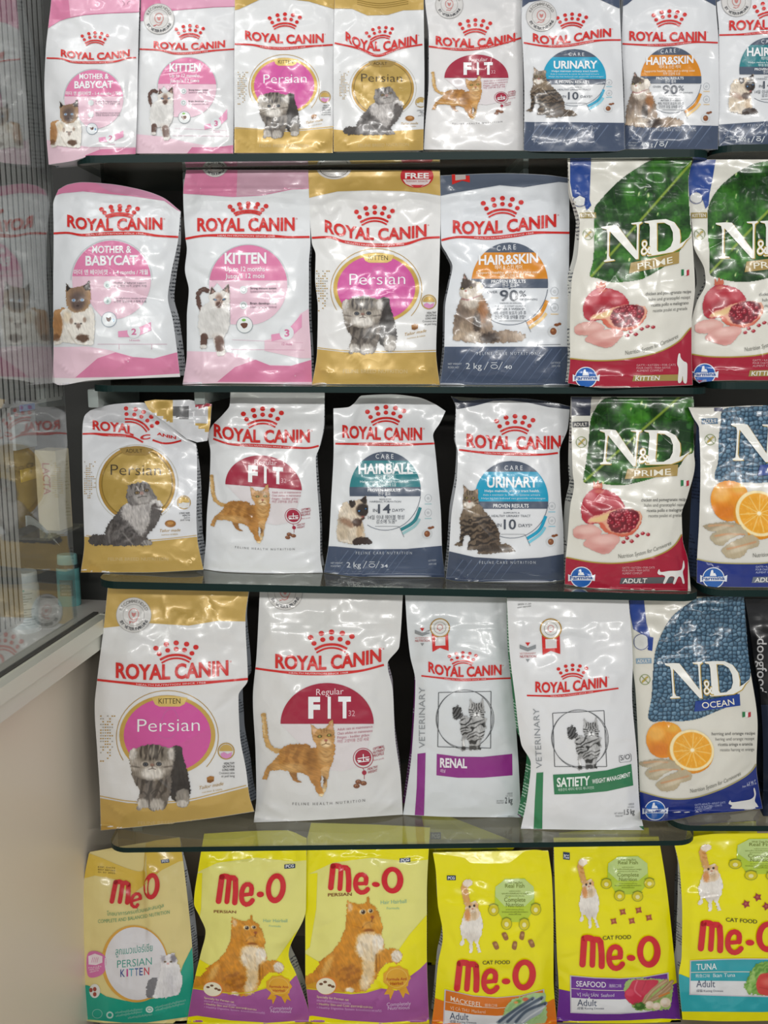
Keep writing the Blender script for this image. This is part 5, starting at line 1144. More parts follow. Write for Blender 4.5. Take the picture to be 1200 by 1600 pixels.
def maker_badge(b, x, y, r):
    """blue round maker's badge: two white tops over a white name band"""
    b.fill('maker_logo', 'e6e9ee', ell(x,y,r*1.08,r*1.04,36), 3); b.fill('maker_logo', '1f5fb0', ell(x,y,r,r*.95,36), 4)
    b.fill('maker_logo', 'eef1f5', [(x-r*.35,y-r*.2),(x-r*.22,y-r*.75),(x-r*.05,y-r*.8),(x+r*.02,y-r*.45),(x+r*.15,y-r*.5),(x+r*.3,y-r*.2)], 5)
    b.fill('maker_logo', 'e3e7ee', [(x-r*1.3,y-r*.3),(x-r*.9,y-r*.12),(x+r*1.0,y-r*.12),(x+r*1.36,y-r*.3),(x+r*1.3,y+r*.36),(x+r*.9,y+r*.3),(x-r*.9,y+r*.3),(x-r*1.3,y+r*.4)], 5)
    b.txt('maker_logo', '1f4f96', 'Farmina', [(x-r*1.12,y+r*.24),(x+r*1.1,y+r*.18)], r*.36, .02, layer=7)
def cat_walk(b, pts, col='e2e0dd', layer=4): b.fill('cat_silhouette_print', col, pts, layer, True)
# Me-O -----------------------------------------------------------------
def meo_logo(b, boxes=None, col='d21f2b'):
    """rounded red letters m, e, dash and O; the frame is the mackerel bag's"""
    def S(pts, wd): b.line('brand_lettering', col, pts, wd, 6, cap=True)
    S([(288,1304),(300,1200),(312,1094)], 52); S([(312,1094),(352,1088),(388,1104)], 52); S([(370,1308),(378,1210),(384,1112)], 46); S([(384,1112),(420,1098),(446,1120)], 52); S([(448,1316),(452,1220),(446,1120)], 50)
    S([(522,1250),(570,1246),(606,1240)], 34); S([(606,1240),(608,1180),(570,1156),(530,1180),(512,1240),(520,1300),(556,1332),(598,1322),(622,1296)], 44)
    b.fill('brand_lettering', col, ell(697,1245,36,25,20), 6)
    o, i = b.m(ell(848,1192,98,130,40,0,360,6)), b.m(ell(846,1190,46,82,32,0,360,6)); V = np.concatenate([o, i]); V, Fc = grid_cut(V, tessellate_polygon([[Vector((x,y,0)) for x, y in o], [Vector((x,y,0)) for x, y in i]]), 4.5); b._add('brand_lettering', V, Fc, col, 6)
def pcg(b, x0, y0, x1, y1, tilt=0):
    b.fill('maker_tag', '1f3557', [(x0,y0+tilt),(x1,y0),(x1,y1-tilt),(x0,y1)], 3); b.txt('maker_tag', 'dfe3ea', 'PCG', [(x0+(x1-x0)*.12,y1-(y1-y0)*.2),(x1-(x1-x0)*.12,y1-(y1-y0)*.2-tilt)], (y1-y0)*.55, .03, layer=5)
def design_persian_ginger(b):
    b.txt('small_lettering', '7d3c1c', 'PERSIAN', [(262,604),(448,598)], 24, .015)
    b.txt('small_lettering', '7fb7a0', 'Hair Hairball', [(675,665),(875,655)], 30, -.004); b.txt('small_lettering', '8fbf9c', 'Formula', [(722,705),(820,703)], 18)
    b.pic('cat_print', PIC(pic_ginger_persian, step(b, 1.1)), 3)
    b.disc('kibble_print', 'd9822a', 252, 1300, 84, 72, 4); b.disc('kibble_print', 'e9e2c9', 246, 1304, 76, 64, 5)
    for x, y in ((208,1288),(240,1272),(275,1298),(300,1308)): b.disc('kibble_print', '6b4426', x, y, 15, 10, 6)
    st = [(705,1190)] + [(800 + (98 if i % 2 else 112)*math.cos(a), 1240 + (88 if i % 2 else 100)*math.sin(a)) for i, a in enumerate(np.radians(np.arange(200, 521, 20)))]
    b.fill('rosette_print', 'dca021', [(735,1310),(700,1370),(740,1368),(748,1415),(780,1340)], 4); b.fill('rosette_print', 'dca021', [(820,1340),(850,1400),(866,1358),(900,1372),(870,1300)], 4); b.fill('rosette_print', 'e0a626', st[1:], 5); b.ring('rosette_print', 'edc45a', 800, 1240, 84, 76, 5, 6)
    b.txt('rosette_print', 'b5441f', 'Formula Anti', [(720,1262),(880,1258)], 22, .01, layer=7); b.txt('rosette_print', 'b5441f', 'Hairball', [(750,1296),(850,1292)], 22, .01, layer=7)
    b.txt('small_lettering', 'e3c9e6', 'Completely', [(722,1462),(910,1452)], 28, -.003); b.txt('small_lettering', 'e3c9e6', 'Nutritious', [(730,1490),(900,1482)], 26, -.003)
    for i, (s_, x1) in enumerate((('Specially for Persian cat',425),('เหมาะสำหรับแมวเปอร์เซีย',440),('• Healthy Skin and Coat สุขภาพผิวและขน',610),('• Healthy Digestive System ระบบย่อยอาหารที่ดี',680))): b.txt('small_lettering', 'e9d5b0' if i % 2 == 0 else 'd9a9d9', s_, [(175,1394+i*28),(x1,1420+i*29)], 17, .008)
def meo_oct(b, cx, cy, kx=1., ky=1.):
    """pale green panel with its four round icons"""
    P = [(cx-85*kx,cy-170*ky),(cx+85*kx,cy-175*ky),(cx+165*kx,cy-70*ky),(cx+168*kx,cy+80*ky),(cx+90*kx,cy+190*ky),(cx-90*kx,cy+190*ky),(cx-170*kx,cy+60*ky),(cx-170*kx,cy-70*ky)]
    b.fill('nutrition_print', 'b9d13a', P, 2); b.fill('nutrition_print', 'c3d989', [(cx+(x-cx)*.97, cy-60*ky+(y-cy)*.62) for x, y in P], 3)
    for s_, y, hw, h, bd in (('With Two Part',-130,65,18,0),('Real Fish',-95,82,34,.0),('ผลิตจากปลา',-62,48,10,0),('อุดมด้วยโปรตีนคุณภาพสูง',-42,112,10,.01),('สำหรับแมวโตเต็มวัย',-22,80,10,0),('Complete',22,90,36,0),('Nutrition',65,74,36,0),('อาหารครบถ้วน',92,75,11,0),('วิตามินและแร่ธาตุที่จำเป็นต่อร่างกาย',112,112,10,.01),('ครบถ้วน',132,52,12,.01)): b.txt('nutrition_print', '6f7a1c', s_, [(cx-hw*kx,cy+y*ky),(cx+hw*kx,cy+y*ky)], h*ky, bd, layer=5)
    for dx, dy in ((-180,90),(-70,205),(80,210),(178,85)):
        x, y = cx+dx*kx, cy+dy*ky; b.fill('nutrition_print', 'd8c914', ell(x,y,46*kx,50*ky,24), 4); b.ring('nutrition_print', '9fa41d', x, y, 46*kx, 50*ky, 5, 5); b.line('nutrition_print', '7f8a1a', [(x-40*kx,y-36*ky),(x,y-54*ky),(x+40*kx,y-36*ky)], 6, 6); b.fill('nutrition_print', 'ece6a2', ell(x,y+4,18*kx,20*ky,14), 6)
# ------------------------------------------------------------------ top row
G1, G2, G3, G4, G5 = ('small cat food pouches on the top shelf', 'cat food bags on the second shelf', 'cat food bags on the third shelf', 'cat food bags on the fourth shelf', 'yellow cat food bags on the bottom shelf')
PINK, PALEP, PGREY = 'd982a6', 'e9c9d6', 'c9a9b8'
GLD, SLATE = 'c9a85c', '47536a'
z1, z2, z3 = (0, 0, 3.0), (350, 0, 2.5), (800, 0, 3.0)
def ceil_of(key, X=0): a, b_, th = SHELVES[key]; return a + b_*X - th - .004

b = Bag('small pink and white pouch with mother cat and kitten, overhanging the shelf end', z1, [(246,-140),(240,0),(228,110),(215,230),(208,400),(215,600),(228,772)], [(660,-140),(655,0),(650,150),(645,400),(640,600),(636,722)], -140, [(0,772),(.25,757),(.5,732),(1,722)], .032, plane('s1'), G1, 11, base='dfe0e2', ybot=.005)
b.band('printed_band', PINK, [(150,-200),(720,-200),(720,45),(640,58),(520,62),(400,70),(320,85),(280,98),(150,180)])
b.band('printed_band', 'e6a9c2', [(300,-200),(720,-200),(720,40),(640,55),(520,58),(400,66),(330,80)], 2)
b.band('printed_band', PALEP, [(150,640),(240,660),(420,690),(640,690),(720,690),(720,900),(150,900)]); b.band('printed_band', PINK, [(400,728),(470,700),(560,696),(720,690),(720,760),(400,760)], 2)
for x in (570, 610): b.ring('icon_print', 'a9848f', x, 18, 14, 14, 3)
rc_brand(b, 445, 153, 58, [(285,262),(440,278),(608,262)], 30, [(218,272),(290,275),(340,290),(450,293),(540,288),(600,272),(650,270)], 8)
b.frame((494,811,266,266), (440,465,138,138)); design_mother(b); b.done()

b = Bag('small pink and white pouch with a walking white kitten, on the top shelf', z1, [(662,-140),(660,0),(655,200),(645,450),(637,720)], [(1105,-140),(1103,0),(1100,300),(1095,600),(1093,720)], -140, 720, .03, plane('s1'), G1, 12, base='dfe0e2', ybot=.012)
b.band('printed_band', PINK, [(600,-200),(1200,-200),(1200,28),(1000,34),(800,50),(700,95),(600,105)]); b.band('printed_band', 'e0a5bf', [(700,-200),(1200,-200),(1200,26),(1000,32),(850,42),(760,40)], 2)
b.band('printed_band', PALEP, [(600,625),(760,640),(850,660),(1000,690),(1200,668),(1200,800),(600,800)]); b.band('printed_band', PINK, [(860,740),(900,690),(1000,692),(1200,668),(1200,760),(860,760)], 2)
rc_brand(b, 890, 120, 62, [(720,223),(850,232),(1055,219)], 30, [(655,230),(750,235),(820,250),(900,248),(1000,237),(1098,230)], 8)
seal(b, 745, 88, 72)
b.frame((510,845,264,270), (877,410,137,140)); design_kitten(b); b.done()

b = Bag('small white and gold pouch with a striped kitten on a pink disc', z2, [(42,-110),(42,0),(40,300),(40,597)], [(434,-110),(432,0),(430,300),(425,597)], -110, 598, .03, plane('s1'), G1, 13, base='e2e3e4', ybot=.008)
b.band('printed_band', GLD, [(0,-200),(500,-200),(500,30),(430,35),(330,5),(240,-5),(140,-2),(60,35),(0,50)])
b.band('printed_band', GLD, [(0,500),(60,502),(250,515),(430,500),(500,495),(500,700),(0,700)]); b.line('printed_band', 'c9a653', [(42,498),(240,508),(428,494)], 3, 2)
b.txt('small_lettering', 'd6c08a', 'FELINE BREED NUTRITION', [(138,575),(330,575)], 12)
rc_brand(b, 238, 55, 58, [(82,152),(237,168),(390,164)], 32, [(42,172),(110,175),(170,186),(240,189),(330,181),(425,175)], 8)
b.frame((478,905,248,210), (235,335,118,101)); design_persian_kitten(b); b.done()

b = Bag('small white and gold pouch with a long haired grey cat on a gold disc', z2, [(434,-110),(432,0),(428,300),(428,592)], [(782,-110),(780,0),(783,300),(778,585)], -110, [(0,593),(1,587)], .032, plane('s1'), G1, 14, base='e2e3e4', creases=[(540,60,600,215,12,-.003),(600,215,660,60,14,-.0025),(590,215,620,330,10,.002)], ybot=.004)
b.band('printed_band', GLD, [(380,-200),(850,-200),(850,36),(700,40),(640,58),(560,60),(500,34),(380,32)])
for y in (8, 16, 24): b.line('printed_band', '8f7430', [(520,y-8),(610,y+6),(720,y-10)], 2.5, 2)
b.band('printed_band', GLD, [(380,500),(520,515),(660,512),(850,500),(850,700),(380,700)])
b.txt('small_lettering', 'd6c08a', 'FELINE BREED NUTRITION', [(525,574),(722,570)], 12)
rc_brand(b, 606, 108, 50, [(475,158),(530,182),(590,202),(660,190),(755,170)], 34, [(432,168),(530,190),(600,217),(680,190),(785,172)], 8, rot=-8)
b.frame((505,757,290,288), (620,345,122,112)); design_persian_adult(b); b.done()

b = Bag('small white pouch with a walking orange cat under a red dome, top shelf', z2, [(780,-110),(785,0),(800,150),(800,300),(785,500),(780,584)], [(1165,-110),(1165,0),(1168,300),(1170,588)], -110, [(0,584),(1,588)], .03, plane('s1'), G1, 15, base='dfdede', ybot=.008)
rc_brand(b, 982, 78, 58, [(827,172),(980,183),(1138,160)], 31, [(790,180),(900,192),(985,190),(1080,172),(1160,148)], 8)
seal(b, 880, 18, 54)
b.frame((477,840,265,232), (986,304,125,91)); design_fit(b); b.done()

b = Bag('small white and slate pouch with a bright blue band and sitting tabby', z3, [(44,-130),(48,0),(45,100),(52,250),(58,450),(55,700)], [(505,-130),(505,0),(512,200),(520,400),(530,700)], -130, [(0,704),(.08,710),(.9,710),(1,700)], .032, plane('s1'), G1, 16, base='e0e2e5', ybot=-.012)
b.band('printed_band', SLATE, [(0,-200),(600,-200),(600,40),(500,38),(400,-8),(200,-12),(80,10),(0,70)])
b.band('printed_band', SLATE, [(0,570),(100,572),(300,573),(530,576),(600,576),(600,800),(0,800)]); diag_stripes(b, 60, 420, 585, 680)
seal(b, 138, 75, 72)
rc_brand(b, 282, 66, 66, [(98,192),(180,206),(300,194),(465,170)], 36, [(55,200),(160,216),(270,212),(400,190),(510,187)], 9)
b.m_own(); care_foot(b, SLATE, 606, 185, 402, None, '', None, 10)
b.frame((577,875,280,293), (293,363,148,133)); design_urinary(b); b.done()

b = Bag('small white and slate pouch with an orange band and cat looking up', z3, [(516,-130),(520,0),(515,200),(525,400),(530,698)], [(955,-130),(955,0),(968,200),(970,450),(965,698)], -130, 700, .03, plane('s1'), G1, 17, base='e0e2e5', ybot=.004)
b.band('printed_band', SLATE, [(480,-200),(1020,-200),(1020,50),(960,30),(850,-30),(600,-30),(540,20),(480,50)])
b.band('printed_band', SLATE, [(480,580),(700,584),(970,590),(1020,590),(1020,800),(480,800)]); diag_stripes(b, 530, 900, 590, 690)
rc_brand(b, 738, 52, 72, [(550,187),(720,192),(910,188)], 40, [(518,205),(640,211),(740,209),(850,197),(965,200)], 9)
b.m_own(); care_foot(b, SLATE, 615, 648, 862, '400 g', '', (606,686), 10)
b.frame((547,836,259,279), (745,375,143,155)); design_hairskin(b); b.done()

b = Bag('small white and slate pouch with a teal band, cut off, on the top shelf', z3, [(962,-130),(960,0),(970,150),(970,400),(968,685)], [(1430,-130),(1430,300),(1430,690)], -130, [(0,692),(1,676)], .03, plane('t1'), G1, 18, base='e0e2e5', ybot=.006)
b.band('printed_band', SLATE, [(900,-200),(1500,-200),(1500,10),(1300,-40),(1050,-40),(960,10),(900,20)])
b.band('printed_band', SLATE, [(900,588),(1000,582),(1200,568),(1500,565),(1500,800),(900,800)]); diag_stripes(b, 975, 1400, 580, 670)
seal(b, 1052, 8, 70)
rc_brand(b, 1212, 12, 72, [(1018,140),(1200,136),(1400,130)], 42, [(972,164),(1080,161),(1200,152),(1425,152)], 9)
b.m_own(); care_foot(b, SLATE, 592, 1105, 1340, '400 g', '', (1060,662), 10)
b.frame((542,810,270,298), (1206,328,140,152)); design_hairball(b); b.done()

# ------------------------------------------------------------------ second row
b = Bag('large pink and white bag with a mother cat and kitten, second shelf', (60,250,4.325), [(135,205),(100,300),(103,500),(100,900),(102,1300),(95,1495)], [(960,345),(945,530),(895,780),(875,930),(908,1080),(932,1250),(958,1465)],
    [(0,200),(.08,165),(.2,150),(.4,160),(.65,195),(.85,250),(1,345)], [(0,1500),(.05,1522),(.3,1490),(.6,1478),(1,1466)], .046, plane('s2'), G2, 21, base='e2e5e8',
    creases=[(210,230,300,310,14,-.002),(300,310,640,300,14,.002),(640,320,860,270,14,.0025),(540,560,470,440,8,.0015),(760,1120,880,1300,16,.003),(640,900,860,960,24,-.003),(700,1250,900,1310,14,.003)], ybot=.012)
b.band('printed_band', PINK, [(50,120),(300,120),(600,160),(1000,280),(1000,360),(940,340),(850,275),(760,262),(640,245),(480,230),(300,212),(160,225),(50,260)]); b.band('printed_band', 'c98aa8', [(330,120),(600,150),(1000,270),(1000,358),(940,338),(850,273),(760,258),(640,240),(480,215)], 2)
b.band('printed_band', PALEP, [(50,1265),(250,1262),(330,1260),(480,1285),(640,1330),(780,1340),(930,1300),(1000,1290),(1000,1600),(50,1600)]); b.band('printed_band', PINK, [(250,1470),(400,1340),(520,1300),(640,1332),(780,1342),(930,1302),(1000,1290),(1000,1462),(700,1462)], 2); b.band('printed_band', 'e6e2e2', [(50,1470),(250,1475),(600,1465),(1000,1440),(1000,1600),(50,1600)], 3)
rc_brand(b, 550, 312, 120, [(194,446),(340,470),(480,476),(660,468),(838,468)], 74, [(103,496),(200,492),(300,507),(480,497),(680,495),(800,511),(945,520)], 17, vs=.66)
b.frame((494,811,266,266), (494,811,266,266)); design_mother(b)
b.done()

b = Bag('large pink and white bag with a single walking white kitten, second shelf', (270,250,4.326), [(90,60),(70,220),(85,520),(95,600),(82,740),(108,880),(95,1060),(95,1300),(66,1490)], [(915,60),(925,300),(930,560),(920,700),(920,1000),(935,1300),(942,1495)],
    66, [(0,1518),(.3,1510),(1,1520)], .046, plane('s2'), G2, 22, ybot=.03, base='e2e5e8', zipy=.085, creases=[(110,235,400,262,12,.002),(400,262,700,240,14,-.002),(700,240,920,190,14,.002),(690,360,690,600,14,.002),(90,700,280,830,16,-.003)], ceil=None)
b.band('printed_band', PINK, [(20,0),(1000,0),(1000,190),(800,200),(600,240),(400,250),(200,235),(20,225)]); b.band('printed_band', 'c9a0b2', [(440,0),(1000,0),(1000,185),(800,195),(600,236),(430,246)], 2)
b.band('printed_band', PALEP, [(20,1290),(380,1300),(500,1330),(650,1385),(800,1390),(1000,1330),(1000,1600),(20,1600)]); b.band('printed_band', PALEP, [(860,1040),(1000,960),(1000,1340),(860,1340),(620,1290),(620,1220),(780,1180)], 1); b.band('printed_band', PINK, [(300,1500),(420,1400),(560,1350),(660,1390),(800,1392),(1000,1332),(1000,1500),(600,1500)], 2)
seal(b, 285, 20, 96)
rc_brand(b, 510, 294, 120, [(165,478),(480,478),(824,474)], 82, [(85,532),(230,510),(480,512),(680,515),(780,521),(925,520)], 18, vs=.66)
b.frame((510,845,264,270), (510,845,264,270)); design_kitten(b); b.done()

b = Bag('large white and gold bag with a striped kitten and red FREE sticker', (470,250,4.326), [(50,55),(55,240),(75,560),(100,640),(97,800),(115,1000),(110,1290),(75,1510)], [(940,55),(945,300),(940,600),(930,900),(915,1290),(940,1512)],
    68, [(0,1524),(.1,1516),(.9,1516),(1,1524)], .046, plane('s2'), G2, 23, ybot=.03, base='e4e4e3', creases=[(90,1400,230,1450,14,.004),(900,1390,760,1450,14,.004),(250,205,700,215,18,.003),(80,560,200,700,16,-.002),(120,980,260,1000,14,-.003)])
b.band('printed_band', GLD, [(0,0),(1000,0),(1000,250),(850,225),(700,210),(450,205),(250,212),(120,240),(0,270)])
b.band('printed_band', GLD, [(0,1270),(110,1278),(300,1300),(600,1305),(910,1298),(1000,1298),(1000,1600),(0,1600)]); b.line('printed_band', 'c9a653', [(112,1268),(300,1288),(600,1294),(914,1286)], 5, 2)
b.txt('small_lettering', 'd6c08a', 'FELINE BREED NUTRITION', [(285,1440),(720,1442)], 26)
b.fill('round_sticker', 'cfcac6', ell(225,55,118,76,30), 3); b.ring('round_sticker', '77736f', 225, 55, 100, 64, 5, 4); b.txt('round_sticker', '8c8884', 'RECOMMENDED', [(150,95),(225,108),(300,95)], 14, layer=4)
b.fill('free_sticker', 'c42a33', ell(785,108,112,80,30), 3); b.fill('free_sticker', 'e3d5d5', [(690,132),(880,132),(862,160),(815,180),(755,180),(710,162)], 4); b.txt('free_sticker', 'f2ecec', 'FREE', [(705,124),(865,124)], 36, .03, layer=5); b.txt('free_sticker', 'b04a50', 'kitten snack', [(715,148),(860,148)], 12, layer=5); b.fill('free_sticker', 'c42a33', [(740,168),(835,168),(800,186),(770,186)], 5)
rc_brand(b, 500, 318, 120, [(162,482),(320,522),(480,538),(660,535),(850,512)], 76, [(75,526),(200,522),(300,553),(500,576),(700,568),(830,530),(940,522)], 18)
b.frame((478,905,248,210), (510,865,264,220)); design_persian_kitten(b); b.done({'free_sticker': 'red round FREE sticker'})

b = Bag('large white and slate bag with an orange band and cat looking up', (670,250,4.326), [(80,95),(80,400),(84,560),(125,640),(160,720),(140,830),(110,1000),(105,1260),(75,1510)], [(950,120),(950,480),(945,900),(940,1260),(950,1512)],
    [(0,105),(.5,90),(.8,100),(1,122)], [(0,1520),(1,1524)], .046, plane('s2'), G2, 24, ybot=.03, base='e0e4e9', creases=[(90,240,480,170,14,.003),(480,170,870,150,14,.003),(100,570,290,720,18,-.004),(760,560,740,660,9,.003),(850,260,840,360,9,.003),(340,330,420,480,8,.002)])
b.band('printed_band', '596375', [(20,40),(1000,40),(1000,160),(880,148),(760,165),(640,185),(480,170),(330,195),(180,220),(20,255)])
b.fill('ribbon_seal', RED, [(155,98),(275,92),(278,152),(225,140),(158,166)], 3); b.fill('ribbon_seal', 'bdb5b2', [(178,100),(248,98),(250,130),(180,138)], 4)
b.band('printed_band', SLATE, [(20,1262),(1000,1262),(1000,1600),(20,1600)]); diag_stripes(b, 110, 850, 1275, 1500, 12)
rc_brand(b, 498, 258, 126, [(162,490),(330,498),(490,490),(670,470),(862,448)], 80, [(85,542),(200,520),(400,527),(560,512),(720,491),(950,492)], 18)
b.m_own(); care_foot(b, SLATE, 1318, 325, 733, '2 kg', '40', (250,1412), 20); b.txt('small_lettering', 'c3c9d2', 'CAT FOOD', [(825,1378),(890,1376)], 12); b.txt('small_lettering', 'c3c9d2', '고양이 사료', [(828,1400),(888,1398)], 12)
b.line('small_lettering', '7c8086', [(735,1250),(890,1246)], 4, 3, smooth=False)
b.frame((547,836,259,279), (547,836,259,279)); design_hairskin(b); b.done()

# leaf and fruit bags
Z5A = (870, 600, 3.636)
LEAF_A = [(150,556),(165,440),(180,320),(188,220),(205,160),(235,110),(290,72),(400,60),(560,60),(775,60),(778,200),(780,375),(735,410),(690,478),(610,515),(520,545),(440,565),(370,577),(300,574),(220,562)]
def fruit_bag(b, kind, leaf, rib, logo, pic_to, red, word, wcol, tint, foot, strip, agexy, age, agecol, flagxy, maker, lines, nut, seed, cat=None, leafy=(92, 130), pfn=pic_pomegranate):
    b.m_own()
    b.pic('leaf_print' if kind == 'leaf' else 'scale_print', (pic_leaf(leaf, rib, step(b, 1.0), seed) if kind == 'leaf' else pic_scales(leaf, step(b, .9), seed)), 1)
    b.band('printed_band', red, foot + [(foot[-1][0], foot[-1][1]+500), (foot[0][0], foot[0][1]+500)], 1); b.line('printed_band', 'a88f3a' if kind == 'leaf' else 'a9a06a', foot[1:-1], 7, 3)
    for st, c in strip: b.band('printed_band', c, st, 2)
    nd_leaflet(b, *agexy[2:]); x, y = agexy[:2]
    b.fill('small_lettering', agecol, [(x,y-26),(x+92,y-28),(x+94,y+4),(x+2,y+6)], 3); b.txt('small_lettering', 'e6e2da', age, [(x+8,y),(x+84,y-2)], 19, .01, layer=5)
    if flagxy: flag(b, *flagxy)
    maker_badge(b, *maker)
    for s_, path, h, bd in lines: b.txt('small_lettering', '5f5f5c', s_, path, h, bd)
    b.txt('small_lettering', '77776f', 'Nutrition System for Carnivores', nut, 24, .0)
    b.frame3([(243,258),(245,456),(700,440)], logo); nd_logo(b, word, wcol)
    b.m_own() if pic_to is None else b.frame3(*pic_to)
    b.pic('food_print', PIC(pfn, step(b)), 4); b.m_own()
CHICK = lambda x0, y0, x1, dy, tilt=0: [('chicken and pomegranate recipe',[(x0,y0),(x1,y0+tilt)],19,.004),('huhn und granatapfel rezept',[(x0+18,y0+dy),(x1-5,y0+dy+tilt)],19,-.004),('ricetta pollo e melograno',[(x0+32,y0+2*dy),(x1-15,y0+2*dy+tilt)],19,.004),('recette poulet et grenade',[(x0+42,y0+3*dy),(x1-22,y0+3*dy+tilt)],19,-.004)]
def foot_print(b, x, y, age, w_, col, tx0, tx1):
    for i, s_ in enumerate(('GATTI • KATZEN • FOR CATS','POUR CHATS • PARA GATOS','ALIMENT COMPLET')): b.txt('small_lettering', 'd9a9ae' if col != '1c2f7d' else 'b9c2e2', s_, [(tx0,y-52+i*16),(tx1-(0,30,70)[i],y-54+i*16)], 11)
    b.fill('small_lettering', w_, [(x,y),(x+300,y-6),(x+296,y+30),(x-8,y+34)], 3); b.txt('small_lettering', 'e8e6e0', age, [(x+8,y+30),(x+145,y+27)], 25, .012, skew=.15, layer=5)
CR = 'a31c35'
for (zz, L, R, T, B, sh, sd, lab, dx, dy_, extra) in (
    ((870,230,3.636), [(62,65),(76,250),(108,340),(130,430),(120,600),(85,760),(75,1000),(75,1200),(63,1345)], [(768,60),(748,180),(762,420),(775,600),(785,800),(766,1000),(766,1180),(772,1355)], 73, [(0,1342),(.3,1368),(1,1352)], 's2', 25, 'white bag with wet green leaf and pomegranate, seen whole on the second shelf', 0, 0, 0),
    ((870,230,3.636), [(778,50),(738,200),(742,300),(766,420),(778,560),(840,700),(846,770),(795,880),(765,1000),(752,1180),(775,1330)], [(1460,45),(1460,800),(1465,1330)], 70, [(0,1318),(.05,1338),(.12,1328),(.4,1325),(1,1325)], 't2', 26, 'white bag with green leaf and pomegranate, cut off by the picture edge', 668, -5, 1)):
    b = Bag(lab, zz, L, R, T, B, .042, plane(sh), G2, sd, base='dedcd2', side=side_film('cfcfc8','4e5359'), fold=False, creases=[(80,300,210,420,14,-.003),(200,1290,700,1330,14,.003),(600,560,560,800,14,.003),(560,90,760,95,6,.001)] if not extra else [(760,560,860,780,18,-.004),(800,1250,1200,1300,14,.003)], ybot=.004 if extra else None)
    if not extra:
        leaf = [(186,730),(205,640),(212,500),(212,352),(245,300),(300,240),(370,175),(450,120),(560,66),(770,62),(748,180),(760,420),(762,490),(700,590),(640,660),(580,700),(500,745),(440,760),(360,768),(290,765),(230,745)]; logo = [(253,452),(268,652),(704,574)]
        strip = [([(76,40),(196,40),(190,180),(186,300),(196,330),(170,360),(150,310),(90,280),(76,200)], '20448f')]; agexy = (130,398,178,495); flagxy = (708,694,44,38); maker = (166,1308,58)
        foot = [(0,1190),(75,1200),(200,1212),(330,1210),(480,1190),(600,1155),(690,1105),(740,1050),(770,1015),(850,960)]; nut = [(390,1180),(520,1152),(690,1082)]; lines = CHICK(505,842,764,32,-14); pic_to = ([(260,690),(519,855),(260,910)], [(278,886),(548,1022),(275,1088)])
        cw = [(690,1180),(700,1172),(704,1195),(720,1215),(738,1225),(742,1250),(738,1335),(720,1335),(715,1300),(706,1335),(688,1332),(692,1260),(684,1230)]
    else:
        leaf = [(868,716),(866,600),(856,470),(858,350),(890,270),(960,190),(1060,120),(1180,80),(1460,70),(1460,560),(1380,640),(1290,710),(1200,745),(1100,765),(1000,764),(900,740)]; logo = [(903,430),(920,632),(1372,590)]
        strip = [([(775,40),(908,40),(885,180),(868,262),(862,330),(845,350),(830,300),(756,290),(745,200)], '20448f')]; agexy = (762,398,812,494); flagxy = None; maker = (840,1288,58)
        foot = [(700,1150),(750,1172),(850,1188),(990,1192),(1150,1180),(1300,1140),(1400,1080),(1460,1040),(1500,1000)]; nut = [(1068,1160),(1200,1135),(1380,1060)]; lines = CHICK(1150,845,1420,32,-14); pic_to = ([(260,690),(519,855),(260,910)], [(950,870),(1210,1000),(952,1074)])
        cw = [(1390,1180),(1400,1172),(1404,1195),(1440,1225),(1438,1335),(1420,1335),(1406,1300),(1388,1332)]
    b.m_own()
    fruit_bag(b, 'leaf', leaf, ((200,730),(745,110)) if not extra else ((868,716),(1420,130)), logo, pic_to, CR, 'PRIME', 'a98f52', 1, foot, strip, agexy, 'KITTEN', '9c8a4c', flagxy, maker, lines, nut, sd)
    x0 = 445 if not extra else 1105; foot_print(b, x0-8, 1296 if not extra else 1268, 'KITTEN', '9c8a4c', CR, x0+8, x0+230); cat_walk(b, cw)
    # the label's house shaped mark above the age tag (its square code is left out)
    hx = 130 if not extra else 792; b.fill('icon_print', 'd9d9d6', [(hx-30,330),(hx-32,295),(hx,275),(hx+30,290),(hx+26,330)] if not extra else [(hx-36,300),(hx-34,272),(hx,252),(hx+34,270),(hx+30,310),(hx,318)], 4); b.ring('icon_print', '3d4f8f', hx, 305 if not extra else 288, 38, 34, 3, 5)
    b.done()

# ------------------------------------------------------------------ third row
b = Bag('crumpled white and gold bag with a grey long haired cat and folded top', (110,600,4.848), [(150,190),(108,240),(94,300),(90,400),(92,700),(100,1000),(105,1200),(78,1420)], [(950,452),(958,520),(960,700),(955,1000),(960,1150),(1008,1400)],
    [(0,200),(.08,178),(.25,150),(.5,140),(.58,190),(.68,262),(.8,345),(.9,410),(1,452)], [(0,1428),(.5,1428),(1,1408)], .045, plane('s3'), G3, 31, base='e3e5e9', ceil=None,
    creases=[(150,290,560,300,16,.003),(470,400,560,445,10,-.004),(560,445,640,415,10,-.003),(640,430,830,440,12,.003),(560,480,640,520,12,.003),(90,1340,260,1350,12,.004),(760,1300,900,1400,14,.004),(950,1280,900,1340,12,-.003),(640,330,800,410,12,-.003)])
b.band('printed_band', 'cfd0d4', [(60,100),(560,100),(600,200),(640,280),(500,292),(330,290),(240,285),(60,300)], 1)
b.band('printed_band', GLD, [(0,1150),(100,1155),(300,1180),(600,1195),(950,1158),(1100,1158),(1100,1500),(0,1500)]); b.line('printed_band', 'c9a653', [(100,1145),(300,1168),(600,1182),(956,1146)], 5, 2)
b.txt('small_lettering', 'd6c08a', 'FELINE BREED NUTRITION', [(285,1338),(740,1338)], 24)
rc_brand(b, 555, 212, 128, None, 0, [(92,378),(180,376),(260,384),(400,390),(480,405),(550,442)], 17, rot=26, name=False, tiny=False)
